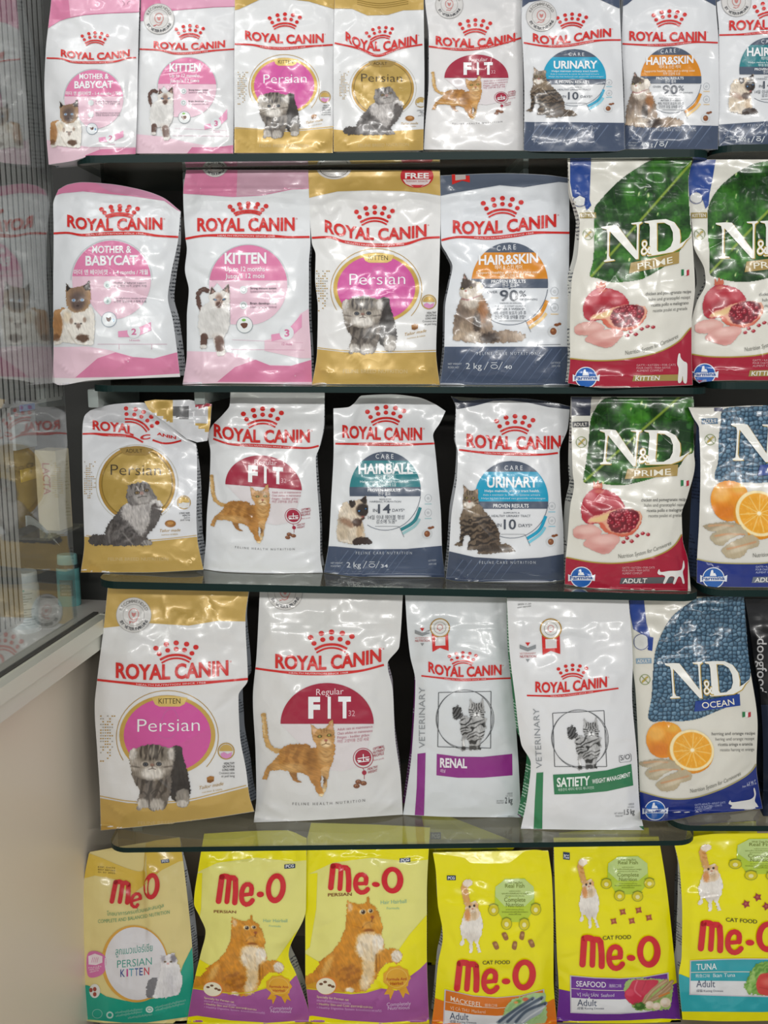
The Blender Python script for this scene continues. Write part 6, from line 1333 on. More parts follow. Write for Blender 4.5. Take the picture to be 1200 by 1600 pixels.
b.m_own(); b.line('brand_stripe', RED, [(622,424),(700,448),(770,446),(840,428)], 14, 2)
b.txt('brand_stripe', 'e9c9c9', 'HEALTH NUTRITION', [(285,396),(420,400)], 8, .01)
b.txt('brand_lettering', RED, 'ROYAL', [(168,340),(240,352),(330,358),(420,372),(478,392)], 66, .034); b.txt('brand_lettering', RED, 'C', [(528,424),(605,414)], 34, .045); b.txt('brand_lettering', RED, 'ANIN', [(655,384),(720,402),(800,418)], 22, .03)
b.frame((505,757,290,288), (505,757,290,288)); design_persian_adult(b)
b.done()
# the flap of the folded top hangs down at the right
fl = np.array([(560,132),(640,118),(760,122),(900,120),(1070,152),(1058,300),(1036,430),(960,442),(880,415),(800,352),(720,290),(640,235),(590,190)], float)
def flap_mesh(b, fl, bands, Yf, name='folded_top'):
    ox, oy, k = b.z; b.m_own()
    V, Fc = grid_cut(b.m(fl), tessellate_polygon([[Vector((x, y, 0)) for x, y in b.m(fl)]]), 5.0)
    Yv = Yf(V[:, 0], V[:, 1]); P = at(V[:, 0], V[:, 1], Yv) - b.base_pt; P2 = P + np.array([0, .004, 0]); n = len(V)
    idx = []; 
    for f in Fc:
        c = V[list(f)].mean(0); zx, zy = (c[0]-ox)*k, (c[1]-oy)*k; idx.append(bands(zx, zy))
    mats = [film('d4d5d9'), ink('c9a85c'), film('a3243a'), film('6a6a6c'), film('bfbfc3')]
    A = P[[f[0] for f in Fc]]; B_ = P[[f[1] for f in Fc]]; C_ = P[[f[2] for f in Fc]]; fl_ = np.cross(B_-A, C_-A)[:, 1] > 0
    Ff = [tuple(reversed(f)) if q else tuple(f) for f, q in zip(Fc, fl_)]
    Fb = [tuple(i + n for i in reversed(f)) for f in Ff]
    ec = {}
    for f in Ff:
        for a, c in zip(f, f[1:] + f[:1]): ec[(a, c)] = 1
    rim = [(c, a, a+n, c+n) for (a, c) in ec if (c, a) not in ec]
    return mesh_obj(name, np.concatenate([P, P2]), Ff + Fb + rim, mats, idx + idx + [0]*len(rim), b.root, sharp=60)
def fb(x, y):
    if y < 178 and x > 940: return 2
    if 780 < x < 885 and 165 < y < 255: return 3
    if x < 780 - (y-150)*.0 and y < 300 and x > 560 and (x-560)*.55 + 120 > y - 60: return 1
    if x > 1045: return 1
    if 930 < x < 1035 and 300 < y < 360 and y < 300 + (x-930)*.6: return 1
    if 885 < x < 1040 and 190 < y < 300 and int(y/16) % 2 == 0: return 4
    return 0
yb0 = float(b.Yc)
o = flap_mesh(b, fl, fb, lambda px, py: yb0 - .022 - (py-620)*.00012 - (vnoise(px/14, py/14, 9)-.5)*.010); o['label'] = 'folded gold and white top flap'

b = Bag('white bag with a walking orange cat under a red dome, third shelf', (300,600,4.848), [(292,45),(285,160),(235,230),(150,320),(122,390),(140,520),(135,700),(112,1000),(105,1200),(84,1405)], [(1005,45),(1000,300),(965,480),(938,560),(950,800),(970,1100),(972,1300),(992,1425)],
    48, [(0,1402),(.2,1425),(.6,1435),(1,1430)], .045, plane('s3'), G3, 32, base='e2e4e6', zipy=.085, creases=[(290,170,270,300,12,.004),(150,420,400,480,16,-.003),(300,240,640,300,18,.003),(820,240,980,230,14,-.003),(700,1330,960,1260,14,.003),(150,1180,300,1300,14,-.002),(900,520,820,640,16,-.003)], ceil=None)
rc_brand(b, 535, 188, 142, [(165,392),(300,425),(480,438),(700,442),(893,440)], 90, [(160,414),(290,455),(480,465),(740,480),(880,485),(960,468)], 18)
b.frame((477,840,265,232), (542,782,290,240), tilt=.08); design_fit(b); b.done()

b = Bag('white and slate bag with a teal band and dark faced cat licking its paw', (490,600,4.848), [(150,188),(152,460),(132,900),(115,1200),(78,1425)], [(1000,212),(960,290),(905,390),(915,450),(940,700),(965,1000),(972,1230),(995,1460)],
    [(0,185),(.13,176),(.18,150),(.25,88),(.5,78),(.75,100),(.9,150),(1,205)], [(0,1428),(.3,1462),(1,1465)], .045, plane('s3'), G3, 33, base='e2e5e8', creases=[(160,185,370,160,14,.003),(370,160,380,90,10,-.003),(400,200,520,320,8,.002),(560,440,690,300,7,.002),(700,400,820,240,7,.0015),(700,380,840,420,5,.003),(860,380,990,220,16,-.003)])
b.band('printed_band', SLATE, [(0,1225),(160,1230),(400,1252),(700,1250),(970,1225),(1100,1225),(1100,1550),(0,1550)]); diag_stripes(b, 120, 640, 1260, 1450, 9)
rc_brand(b, 548, 174, 136, [(218,402),(500,420),(822,422)], 88, [(145,452),(400,455),(700,458),(915,450)], 18)
b.m_own(); care_foot(b, SLATE, 1290, 320, 745, '2 kg', '34', (250,1390), 20); b.txt('small_lettering', 'c3c9d2', 'CAT FOOD', [(868,1345),(928,1340)], 12); b.txt('small_lettering', 'c3c9d2', '고양이 사료', [(870,1372),(930,1368)], 12)
b.frame((542,810,270,298), (542,810,270,298)); design_hairball(b); b.done()

b = Bag('large white and slate bag with a bright blue band and sitting tabby, third shelf', (680,600,4.848), [(122,95),(158,180),(152,420),(172,520),(165,700),(122,1000),(105,1260),(80,1475)], [(1022,180),(1005,330),(942,520),(950,800),(970,1100),(975,1300),(977,1480)],
    [(0,95),(.1,128),(.3,112),(.55,108),(.8,130),(1,170)], [(0,1478),(.1,1495),(.8,1505),(1,1485)], .046, plane('s3'), G3, 34, base='e2e4e7', creases=[(440,140,300,320,10,.003),(440,140,620,370,8,-.002),(640,380,620,480,9,.002),(300,300,420,400,7,.002),(740,360,950,290,14,.003),(170,540,360,560,16,-.003),(200,700,330,820,20,.003)])
b.band('printed_band', '2f3648', [(60,60),(1100,60),(1100,190),(1010,192),(860,175),(700,140),(560,125),(440,128),(300,165),(165,192),(60,120)])
b.band('printed_band', '454f63', [(40,1262),(110,1268),(300,1312),(560,1328),(800,1315),(970,1288),(1100,1288),(1100,1560),(40,1560)]); diag_stripes(b, 100, 560, 1330, 1480, 7)
rc_brand(b, 605, 244, 136, [(238,472),(400,486),(560,492),(760,492),(952,486)], 92, [(180,498),(380,521),(600,530),(800,535),(930,522)], 18)
b.m_own(); care_foot(b, SLATE, 1362, 335, 760, None, '', None, 20)
b.frame((577,875,280,293), (577,875,280,293)); design_urinary(b); b.done()

b = Bag('white bag with green leaf, pomegranate and grey ADULT plate, third shelf', Z5A, [(82,80),(84,250),(90,500),(98,570),(76,700),(60,900),(50,1000),(45,1135)], [(775,75),(780,400),(785,450),(742,640),(710,740),(715,880),(745,1000),(762,1168)], 72, [(0,1138),(.3,1165),(1,1178)], .042, plane('s3'), G3, 35, base='dedcd2', side=side_film('b9bab5','3c4146'), fold=False,
    creases=[(90,420,200,520,16,-.003),(700,640,640,880,18,.004),(80,1050,250,1120,14,.003),(560,1000,740,960,14,.003),(300,90,700,100,6,.0012),(90,560,130,700,14,.003)])
LEAFP = [(x, max(y, 76)) for x, y in LEAF_A]
fruit_bag(b, 'leaf', LEAFP, ((165,545),(600,160)), [(243,258),(245,456),(700,440)], ([(0,0),(1,0),(0,1)], [(0,0),(1,0),(0,1)]), CR, 'PRIME', 'a98f52', 1,
    [(-20,975),(55,985),(200,1012),(340,1018),(480,1000),(600,962),(670,915),(710,855),(745,800)], [([(60,60),(200,60),(190,180),(80,180)], '2c3144'), ([(195,60),(260,60),(215,150),(190,170)], 'a5a29a')], (88,240,140,330), 'ADULT', '3c3d42', (705,546,46,36), (140,1098,58), CHICK(480,668,742,30,-4), [(350,990),(480,972),(650,912)], 35)
foot_print(b, 365, 1102, 'ADULT', '55585c', CR, 372, 556)
cat_walk(b, [(572,1072),(582,1052),(592,1068),(640,1062),(690,1060),(710,1050),(718,1010),(722,1005),(726,1040),(716,1066),(720,1095),(726,1130),(716,1132),(706,1100),(690,1096),(672,1134),(660,1132),(668,1098),(640,1096),(618,1132),(604,1130),(616,1096),(600,1084),(582,1084)])
b.done()

OCE = '1c2f7d'
HERR = lambda x0, y0, x1, dy, tilt=0: [('herring and orange recipe',[(x0,y0),(x1,y0+tilt)],19,.004),('hering und orange rezept',[(x0+22,y0+dy),(x1-5,y0+dy+tilt)],19,-.004),('ricetta aringa e arancia',[(x0+38,y0+2*dy),(x1-15,y0+2*dy+tilt)],19,.006),('recette hareng et orange',[(x0+50,y0+3*dy),(x1-5,y0+3*dy+tilt)],19,-.004)]
b = Bag('white bag with blue scales and oranges, cut off by the picture edge', Z5A, [(748,130),(775,190),(808,250),(816,500),(808,800),(797,1000),(795,1132)], [(1520,130),(1530,600),(1540,1140)], [(0,132),(.1,136),(.5,122),(1,120)], [(0,1128),(.1,1150),(.4,1155),(1,1155)], .042, plane('t3'), G3, 36, base='dcdad2', side=side_film('3a4660','22283a'), fold=False, ybot=.004,
    creases=[(810,420,900,440,14,-.003),(800,1010,1000,1080,14,.003),(780,180,900,210,10,.003)])
SC_A = [(900,548),(915,440),(918,320),(930,220),(950,140),(1100,125),(1250,120),(1530,120),(1530,420),(1450,490),(1300,545),(1180,562),(1060,560)]
fruit_bag(b, 'scales', SC_A, None, [(990,225),(998,432),(1452,418)], ([(262,900),(464,960),(250,1150)], [(948,665),(1150,735),(940,930)]), OCE, 'OCEAN', '1f3f8f', 1,
    [(700,980),(795,995),(900,1014),(1040,1020),(1200,1015),(1350,980),(1450,920),(1540,850),(1600,800)], [([(895,120),(945,120),(940,155),(895,155)], '3a3d5c')], (822,222,872,316), 'ADULT', '51708c', None, (890,1102,58), HERR(1280,700,1520,30), [(1115,985),(1250,970),(1440,905)], 36, pfn=pic_orange)
foot_print(b, 1115, 1096, 'ADULT', '6a7280', OCE, 1130, 1330)
b.done()

# ------------------------------------------------------------------ fourth row
b = Bag('big white and gold bag with a striped kitten and round seal, fourth shelf', (130,900,3.636), [(140,62),(115,300),(78,600),(65,740),(80,1000),(95,1250),(100,1445)], [(945,62),(922,250),(935,590),(882,680),(890,900),(925,1100),(945,1250),(972,1335)], 60, [(0,1446),(.3,1420),(.7,1378),(1,1338)], .05, plane('s4'), G4, 41, base='e0e0e0', side=side_film('8f959c','4c5158'), ceil=ceil_of('s3', -.3),
    creases=[(720,780,930,650,20,-.004),(540,960,720,860,18,.003),(110,760,230,830,14,.003),(780,1370,950,1320,14,.004),(130,1390,250,1440,12,.003),(450,110,480,260,14,.003),(700,110,760,240,14,-.003)])
b.band('printed_band', GLD, [(60,0),(1050,0),(1050,262),(920,258),(760,255),(600,282),(480,275),(380,268),(250,280),(115,295),(60,300)])
b.band('printed_band', GLD, [(0,1250),(95,1262),(250,1290),(420,1298),(600,1282),(760,1245),(940,1198),(1050,1170),(1050,1500),(0,1500)]); b.line('printed_band', 'c9a653', [(95,1250),(250,1278),(420,1286),(600,1270),(760,1232),(940,1186)], 5, 2)
b.txt('small_lettering', 'd6c08a', 'FELINE BREED NUTRITION', [(312,1412),(500,1408),(712,1388)], 18)
seal(b, 287, 222, 100)
rc_brand(b, 528, 380, 112, [(185,575),(340,586),(500,584),(660,574),(825,562)], 80, [(80,590),(220,605),(400,620),(560,612),(700,605),(935,585)], 16)
b.frame((478,905,248,210), (478,905,248,210)); design_persian_kitten(b); b.done()

b = Bag('big white bag with a walking orange cat under a red dome, fourth shelf', (380,900,3.637), [(95,62),(76,450),(55,700),(70,1000),(75,1250),(60,1398)], [(910,62),(887,400),(820,500),(850,650),(862,900),(895,1150),(907,1355)], 60, [(0,1400),(.3,1392),(1,1356)], .05, plane('s4'), G4, 42, base='dcdcdb', side=side_film('c0bcc4','77717c'), ceil=ceil_of('s3', -.1), zipy=.165,
    creases=[(300,170,480,220,16,-.002),(800,490,880,440,14,-.004),(240,780,330,620,16,.003),(640,620,760,760,18,.003),(110,1290,300,1390,14,.003),(780,1340,890,1260,12,.003)])
seal(b, 238, 95, 100)
rc_brand(b, 502, 318, 116, [(182,520),(330,530),(470,530),(640,512),(785,484)], 74, [(70,525),(180,540),(300,552),(480,554),(660,540),(800,505)], 15)
b.frame((477,840,265,232), (477,840,265,232)); design_fit(b); b.done()

b = Bag('white bag with a standing black and white cat and purple panel', (600,900,3.635), [(118,75),(132,300),(148,450),(178,600),(158,1000),(132,1200),(108,1355)], [(695,80),(722,300),(742,500),(748,800),(766,1100),(778,1368)], 72, [(0,1356),(.4,1368),(1,1372)], .044, plane('s4'), G4, 43, base='d9dde0', side=side_film('7a2f78','d9cfe0'), ceil=ceil_of('s3', .1), zipy=.16,
    creases=[(130,330,420,290,14,.003),(380,310,440,350,8,.002),(440,520,445,760,8,.002),(440,520,640,470,8,.002),(330,600,410,720,7,.0015),(600,590,720,490,9,.002),(240,1330,560,1310,10,.004),(150,440,190,640,14,-.003),(560,1330,740,1350,10,.003)])
b.band('side_stripe', '8b2f86', [(190,1010),(236,1004),(232,1180),(226,1400),(172,1400),(186,1200)]); b.band('flavour_panel', '8f2f85', [(300,1010),(420,1026),(560,1028),(728,1010),(730,1132),(560,1146),(420,1146),(298,1132)])
b.txt('small_lettering', 'e9e4ea', 'RENAL', [(318,1085),(472,1090)], 50, .035); b.txt('small_lettering', 'd9b9d6', '레날', [(320,1115),(350,1116)], 16, .01)
b.txt('small_lettering', '4c4f53', '2 kg', [(688,1292),(730,1290)], 34, .01); b.txt('small_lettering', '6c6f73', 'NET WEIGHT', [(640,1282),(682,1281)], 9); b.txt('small_lettering', '6c6f73', 'POIDS NET', [(640,1294),(682,1293)], 9); b.txt('small_lettering', '6c6f73', '내용량', [(700,1242),(730,1241)], 10); b.txt('small_lettering', '6c6f73', 'CAT FOOD', [(692,1254),(730,1253)], 8)
vet_marks(b, 217, 335, 318, 294, 42)
rc_brand(b, 448, 436, 74, [(252,542),(350,566),(450,572),(560,566),(668,560)], 54, [(212,567),(330,580),(440,590),(560,586),(722,580)], 11)
b.m_own(); design_vet(b, '', '', ''); b.done({'ribbon_seal': 'red ribbon with a round pale seal'})

b = Bag('white bag with a standing black and white cat and green panel', (780,920,3.808), [(45,62),(60,350),(95,650),(130,920),(188,1040),(165,1250),(128,1428)], [(770,58),(795,450),(790,600),(820,1000),(836,1300),(862,1432)], 55, [(0,1428),(.5,1434),(1,1436)], .044, plane('s4'), G4, 44, base='e2e3e5', side=side_film('2f7a4f','bcd9c6'), ceil=ceil_of('s3', .25), zipy=.085,
    creases=[(100,80,300,110,14,.002),(240,470,330,440,10,.002),(260,700,420,960,16,-.004),(560,380,700,340,9,.003),(640,480,790,490,16,-.004),(430,540,520,640,8,.002),(640,640,680,690,7,.0015),(150,960,260,1010,18,-.004),(120,1000,240,1060,10,.003)])
b.band('side_stripe', '2f7d4f', [(222,1095),(262,1092),(258,1260),(256,1450),(204,1450),(212,1260)]); b.band('flavour_panel', '2d7a50', [(320,1106),(480,1098),(640,1080),(786,1042),(798,1170),(640,1205),(480,1220),(328,1224)])
b.txt('small_lettering', 'e6eee8', 'SATIETY', [(343,1178),(440,1174),(540,1166)], 52, .03); b.txt('small_lettering', 'e6eee8', 'WEIGHT MANAGEMENT', [(553,1160),(660,1144),(780,1116)], 26, .02); b.txt('small_lettering', 'bcd9c6', '체중관리 세티티 웨이트 매니지먼트', [(350,1204),(565,1190)], 14, .01)
b.txt('small_lettering', '4c4f53', 'S/O', [(722,1022),(778,1012)], 30, .0); b.line('small_lettering', '6c6f73', [(722,990),(714,990),(716,1035),(724,1035)], 3, 4, smooth=False); b.line('small_lettering', '6c6f73', [(778,980),(785,980),(787,1028),(779,1028)], 3, 4, smooth=False); b.line('small_lettering', '8c8f93', [(722,1034),(780,1028)], 3, 4, smooth=False)
b.txt('small_lettering', '4c4f53', '1.5 kg', [(744,1346),(806,1340)], 32, .01); b.txt('small_lettering', '6c6f73', 'NET WEIGHT', [(686,1342),(738,1340)], 10); b.txt('small_lettering', '6c6f73', 'POIDS NET', [(692,1358),(738,1356)], 10); b.txt('small_lettering', '6c6f73', '내용량', [(770,1288),(803,1286)], 10); b.txt('small_lettering', '6c6f73', 'CAT FOOD', [(765,1304),(803,1302)], 9)
b.txt('small_lettering', '3c3d40', '2024.11.20', [(110,98),(190,92)], 9); b.txt('small_lettering', '3c3d40', 'BEST BEFORE', [(110,116),(190,106)], 7)
vet_marks(b, 170, 365, 307, 238, 48)
rc_brand(b, 437, 455, 82, [(215,612),(330,616),(440,608),(540,596),(642,582)], 58, [(165,635),(350,637),(500,620),(710,592)], 12)
b.frame3([(310,662),(305,970),(606,978)], [(318,740),(330,1058),(640,1058)]); design_vet(b, '', '', ''); b.done({'ribbon_seal': 'red ribbon with a round gold rimmed seal'})

b = Bag('white bag with blue scales and oranges, seen whole, fourth shelf', (960,920,3.808), [(88,55),(105,430),(125,600),(140,900),(150,1200),(155,1372)], [(770,50),(797,400),(852,820),(845,1050),(862,1200),(882,1305)], 50, [(0,1372),(.12,1384),(.3,1372),(.5,1342),(.75,1328),(1,1308)], .044, plane('t4'), G4, 45, base='dcd9ce', fold=False, ceil=ceil_of('t3', .45), ybot=.05,
    creases=[(300,790,360,900,12,.002),(760,880,860,930,10,.003),(800,1060,720,1140,12,-.003),(150,1250,420,1330,12,.003),(520,140,780,260,16,.003),(200,120,400,130,6,.001)])
SC_B = [(203,780),(220,640),(228,500),(240,380),(265,300),(300,225),(350,155),(440,85),(520,50),(775,45),(790,300),(812,505),(785,560),(740,600),(730,640),(700,690),(600,735),(500,775),(400,790),(300,788)]
fruit_bag(b, 'scales', SC_B, None, [(300,445),(332,652),(752,608)], None, OCE, 'OCEAN', '1f3f8f', 1,
    [(90,1190),(150,1204),(280,1240),(380,1252),(500,1238),(640,1190),(760,1128),(820,1080),(850,1030),(900,960)], [([(70,30),(172,30),(190,200),(212,285),(232,290),(225,370),(200,365),(180,280),(112,240)], '1f3f8f')], (128,440,182,540), 'ADULT', '86a0b5', (762,732,50,34), (242,1318,58), HERR(580,872,838,32,-4), [(452,1215),(600,1178),(752,1108)], 45, pfn=pic_orange)
b.fill('icon_print', 'd9d9d6', [(122,345),(120,290),(160,268),(196,285),(200,350),(165,368)], 4); b.ring('icon_print', '3d4f8f', 160, 316, 46, 48, 3, 5); 
b.txt('small_lettering', 'c3c9e2', '1.5 kg ℮', [(790,1168),(840,1145)], 14, .01); b.txt('small_lettering', 'c3c9e2', 'Net Wt. 3.3 lb', [(762,1184),(845,1162)], 12)
for i, s_ in enumerate(('GATTI ADULTI • ADULT CATS','ADULTE KATZEN • CHATS','ALIMENT COMPLET')): b.txt('small_lettering', 'b9c2e2', s_, [(478,1292+i*15),(660-(0,20,80)[i],1276+i*17)], 11)
cat_walk(b, [(680,1278),(690,1258),(700,1270),(760,1262),(810,1252),(832,1230),(828,1192),(834,1186),(842,1220),(836,1262),(850,1285),(846,1308),(700,1308),(700,1290)])
b.done()

b = Bag('black glossy bag with white upright lettering beside the blue scaled bag', (960,920,3.808), [(775,62),(800,200),(828,400),(870,650),(885,1000),(885,1352)], [(1420,62),(1440,700),(1450,1350)], 60, [(0,1352),(1,1350)], .04, plane('t4'), G4, 46, base='1b1b1d', side=film('1d2433'), ceil=ceil_of('t3', .6), name='pet_food_bag', ybot=.12,
    creases=[(790,190,900,190,10,.003),(840,260,900,420,14,.004),(870,560,960,700,16,.004)])
b.vtxt('small_lettering', 'c9c9c9', 'doogfood', 850, 295, 620, 56, .01, down=True); b.band('printed_band', '232b3d', [(840,690),(1500,690),(1500,1400),(840,1400)]); b.done()

# ------------------------------------------------------------------ bottom row
YEL, LYEL, PUR = 'efe600', 'e8e585', 'a3569a'
b = Bag('pale yellow and green bag with a white kitten and a notched top', (100,1280,5.0), [(195,268),(160,450),(135,800),(140,1290),(160,1570)], [(905,145),(940,400),(1000,980),(1012,1200),(1002,1500),(975,1592)], [(0,265),(.15,305),(.35,365),(.5,400),(.56,408),(.60,395),(.615,250),(.63,185),(.8,158),(1,145)], [(0,1575),(.2,1592),(.9,1596),(1,1590)], .04, plane('deck'), G5, 51, base='e0d08e', ceil=ceil_of('s4', -.35), fold=False,
    creases=[(330,470,360,640,14,.003),(560,420,600,720,14,-.005),(620,200,650,600,12,.004),(470,1000,520,1400,12,.003),(430,1080,460,1280,7,.002),(200,920,180,1100,16,-.003),(680,1540,800,1500,12,.003)])
b.band('printed_band', 'd9b94a', [(100,100),(1100,100),(1100,300),(900,330),(760,400),(620,520),(520,600),(400,470),(240,440),(130,470)], 1)
b.band('printed_band', '17a088', [(60,1285),(190,1300),(330,1385),(480,1420),(640,1410),(740,1395),(860,1350),(930,1140),(1000,1000),(1100,960),(1100,1500),(960,1545),(640,1590),(460,1590),(140,1560)], 1)
b.fill('maker_tag', '3b4a68', [(756,318),(820,310),(824,338),(760,345)], 3); b.txt('maker_tag', 'cfd6e0', 'PCG', [(766,338),(814,332)], 15, .03, layer=5)
for src, dst in (([(262,1062),(262,1340),(474,1340)], [(368,470),(352,668),(512,668)]),): b.frame3(src, dst)
def S(pts, wd): b.line('brand_lettering', 'c8232b', pts, wd, 6, cap=True)
S([(288,1304),(300,1200),(312,1094)], 50); S([(312,1094),(352,1088),(388,1104)], 50); S([(370,1308),(378,1210),(384,1112)], 46); S([(384,1112),(420,1098),(446,1120)], 50); S([(448,1316),(452,1220),(446,1120)], 50)
b.m_own(); S([(528,640),(560,632),(596,620)], 20); S([(596,620),(590,588),(555,586),(528,625),(530,672),(560,688),(575,668)], 26)
b.ring('brand_lettering', 'c8232b', 684, 524, 62, 104, 36, 6, rot=6); b.ring('brand_lettering', 'c8232b', 730, 408, 7, 8, 2, 5)
b.txt('small_lettering', '5f9a72', 'โภชนาการครบถ้วนและสมดุล', [(335,752),(520,742),(660,715),(778,688)], 30, .0); b.txt('small_lettering', '5f9a72', 'COMPLETE AND BALANCED NUTRITION', [(265,812),(450,798),(640,770),(825,738)], 28, -.002)
for i, s_ in enumerate(('EXP. DATE','BEST BEFORE','01 01 2025')): b.txt('small_lettering', '5c4a24', s_, [(266,378+i*20),(400,388+i*20)], 11)
b.fill('badge_print', 'd9a548', ell(555,1130,262,302,48,0,360,-8), 2); b.fill('badge_print', 'dddce1', ell(562,1128,244,286,48,0,360,-8), 3)
b.txt('small_lettering', '3f9a8c', 'ลูกแมวเปอร์เซีย', [(402,1062),(550,1046),(692,1030)], 54, .0); b.txt('small_lettering', '3f9a8c', 'PERSIAN', [(415,1162),(550,1150),(686,1136)], 58, -.004)
for i, (ch, c) in enumerate(zip('KITTEN', ('3c4f8c','c23f8c','4c9fb0','3f5f9c','3f4f8f','c7394f'))): b.txt('small_lettering', c, ch, [((440,488,508,553,588,625)[i], 1232-i*3),((476,500,545,580,615,666)[i], 1231-i*3)], 58, .012)
b.fill('icon_print', 'd272a8', [(182,1060),(240,1030),(310,1060),(330,1110),(310,1200),(230,1238),(182,1210)], 3, True); b.fill('icon_print', 'e9dbe2', [(190,1070),(240,1050),(300,1070),(300,1120),(250,1140),(192,1135)], 4)
for i in range(4): b.line('icon_print', 'd272a8', [(215+i*14,1120),(225+i*14,1080)], 3, 5, smooth=False)
for i in range(3): b.txt('icon_print', 'f0dbe6', ('แนะนำ','HEALTHY','GROWTH')[i], [(190+i*6,1165+i*18),(290-i*10,1155+i*16)], 12, .01, layer=5)
b.fill('kibble_print', 'dfe0dc', ell(240,1342,42,55,24), 3)
for x, y in ((210,1335),(240,1328),(240,1368)): b.disc('kibble_print', 'a04438', x, y, 14, 17, 4)
b.disc('icon_print', 'b9ddd2', 358, 1530, 28, None, 3); b.disc('icon_print', '17a088', 358, 1530, 16, None, 4); b.disc('icon_print', 'd3e6df', 668, 1487, 30, 26, 3); b.ring('icon_print', '17a088', 668, 1487, 18, 14, 4, 5)
for x0, y0, x1, y1 in ((400,1520,612,1490),(405,1545,610,1510),(710,1480,950,1420),(715,1500,940,1445),(500,1560,690,1530)): b.txt('small_lettering', '9fd3c5', 'เสริมสร้างภูมิคุ้มกันให้ลูกแมว', [(x0,y0),(x1,y1)], 15)
b.ring('icon_print', '8fcfc0', 260, 1520, 40, 36, 4, 3)
b.pic('cat_print', PIC(pic_white_kitten, step(b))); b.done()

for (zz, L, R, T, sd, lab, crs, logo, fr, ang) in (
    ((280,1280,5.0), [(195,105),(150,380),(115,655),(160,760),(206,880),(168,1050),(120,1250),(58,1610)], [(995,140),(990,700),(855,1060),(910,1200),(990,1420),(1042,1605)], [(0,112),(.5,90),(.8,86),(1,146)], 52, 'yellow and purple bag with an orange cat, its sides creased in',
       [(130,690,300,1100,18,-.004),(990,720,830,1100,20,-.004),(300,620,330,460,9,.002),(470,480,450,640,8,.002),(500,800,500,1080,10,.003),(870,1080,960,1400,14,-.003),(160,340,980,350,10,.001)], [(295,422),(285,674),(832,540)], [(404,690),(160,1300),(840,1060)], ((404,812),(180,1320),(815,1150))),
    ((460,1280,5.0), [(130,28),(85,250),(85,600),(85,1200),(110,1520),(80,1592)], [(1060,62),(1035,600),(1035,1000),(1052,1560),(1056,1592)], [(0,28),(.5,40),(1,64)], 53, 'flat fronted yellow and purple bag with an orange cat, sides straight',
       [(270,470,440,360,16,.002),(860,360,1000,330,14,.003),(120,880,400,760,20,-.003),(700,720,860,900,18,.002)], [(258,338),(262,562),(850,482)], [(404,690),(160,1300),(840,1060)], None)):
    b = Bag(lab, zz, L, R, T, 1600, .032, plane('deck'), G5, sd, base=LYEL, side=side_film('b9b8a8','54575a'), ceil=ceil_of('s4', -.1), zipy=.16, creases=crs, fold=False)
    b.band('printed_band', YEL, [(0,-50),(1200,-50),(1200,300),(900,330),(600,300),(300,340),(0,480)])
    b.band('printed_band', YEL, [(0,1000),(300,1180),(560,1240),(760,1100),(900,900),(1200,560),(1200,1700),(0,1700)], 1); b.band('printed_band', YEL, [(0,440),(180,420),(170,700),(120,1000),(0,1100)], 1)
    b.band('printed_band', 'cf9a1a', [(0,1215),(330,1240),(400,1360),(0,1320)], 2)
    b.band('printed_band', PUR, [(0,1310),(120,1325),(300,1355),(440,1368),(560,1358),(680,1322),(800,1340),(900,1230),(980,1170),(1040,1110),(1200,980),(1200,1700),(0,1700)], 2); b.line('printed_band', 'd9c91a', [(85,1318),(300,1349),(440,1360),(560,1350),(680,1315)], 7, 4)
    b.band('printed_band', YEL, [(0,1580),(70,1545),(140,1535),(400,1572),(700,1590),(1030,1568),(1200,1540),(1200,1720),(0,1720)], 3)
    x, y = (862, 368) if sd == 52 else (862, 320)
    pcg(b, x-40, y-20, x+44, y+20, 6)
    b.frame3([(262,1062),(262,1340),(945,1192)], logo); meo_logo(b)
    b.m_own()
    if ang: b.frame3([(404,690),(160,1300),(840,1060)], ang)
    design_persian_ginger(b); b.done()

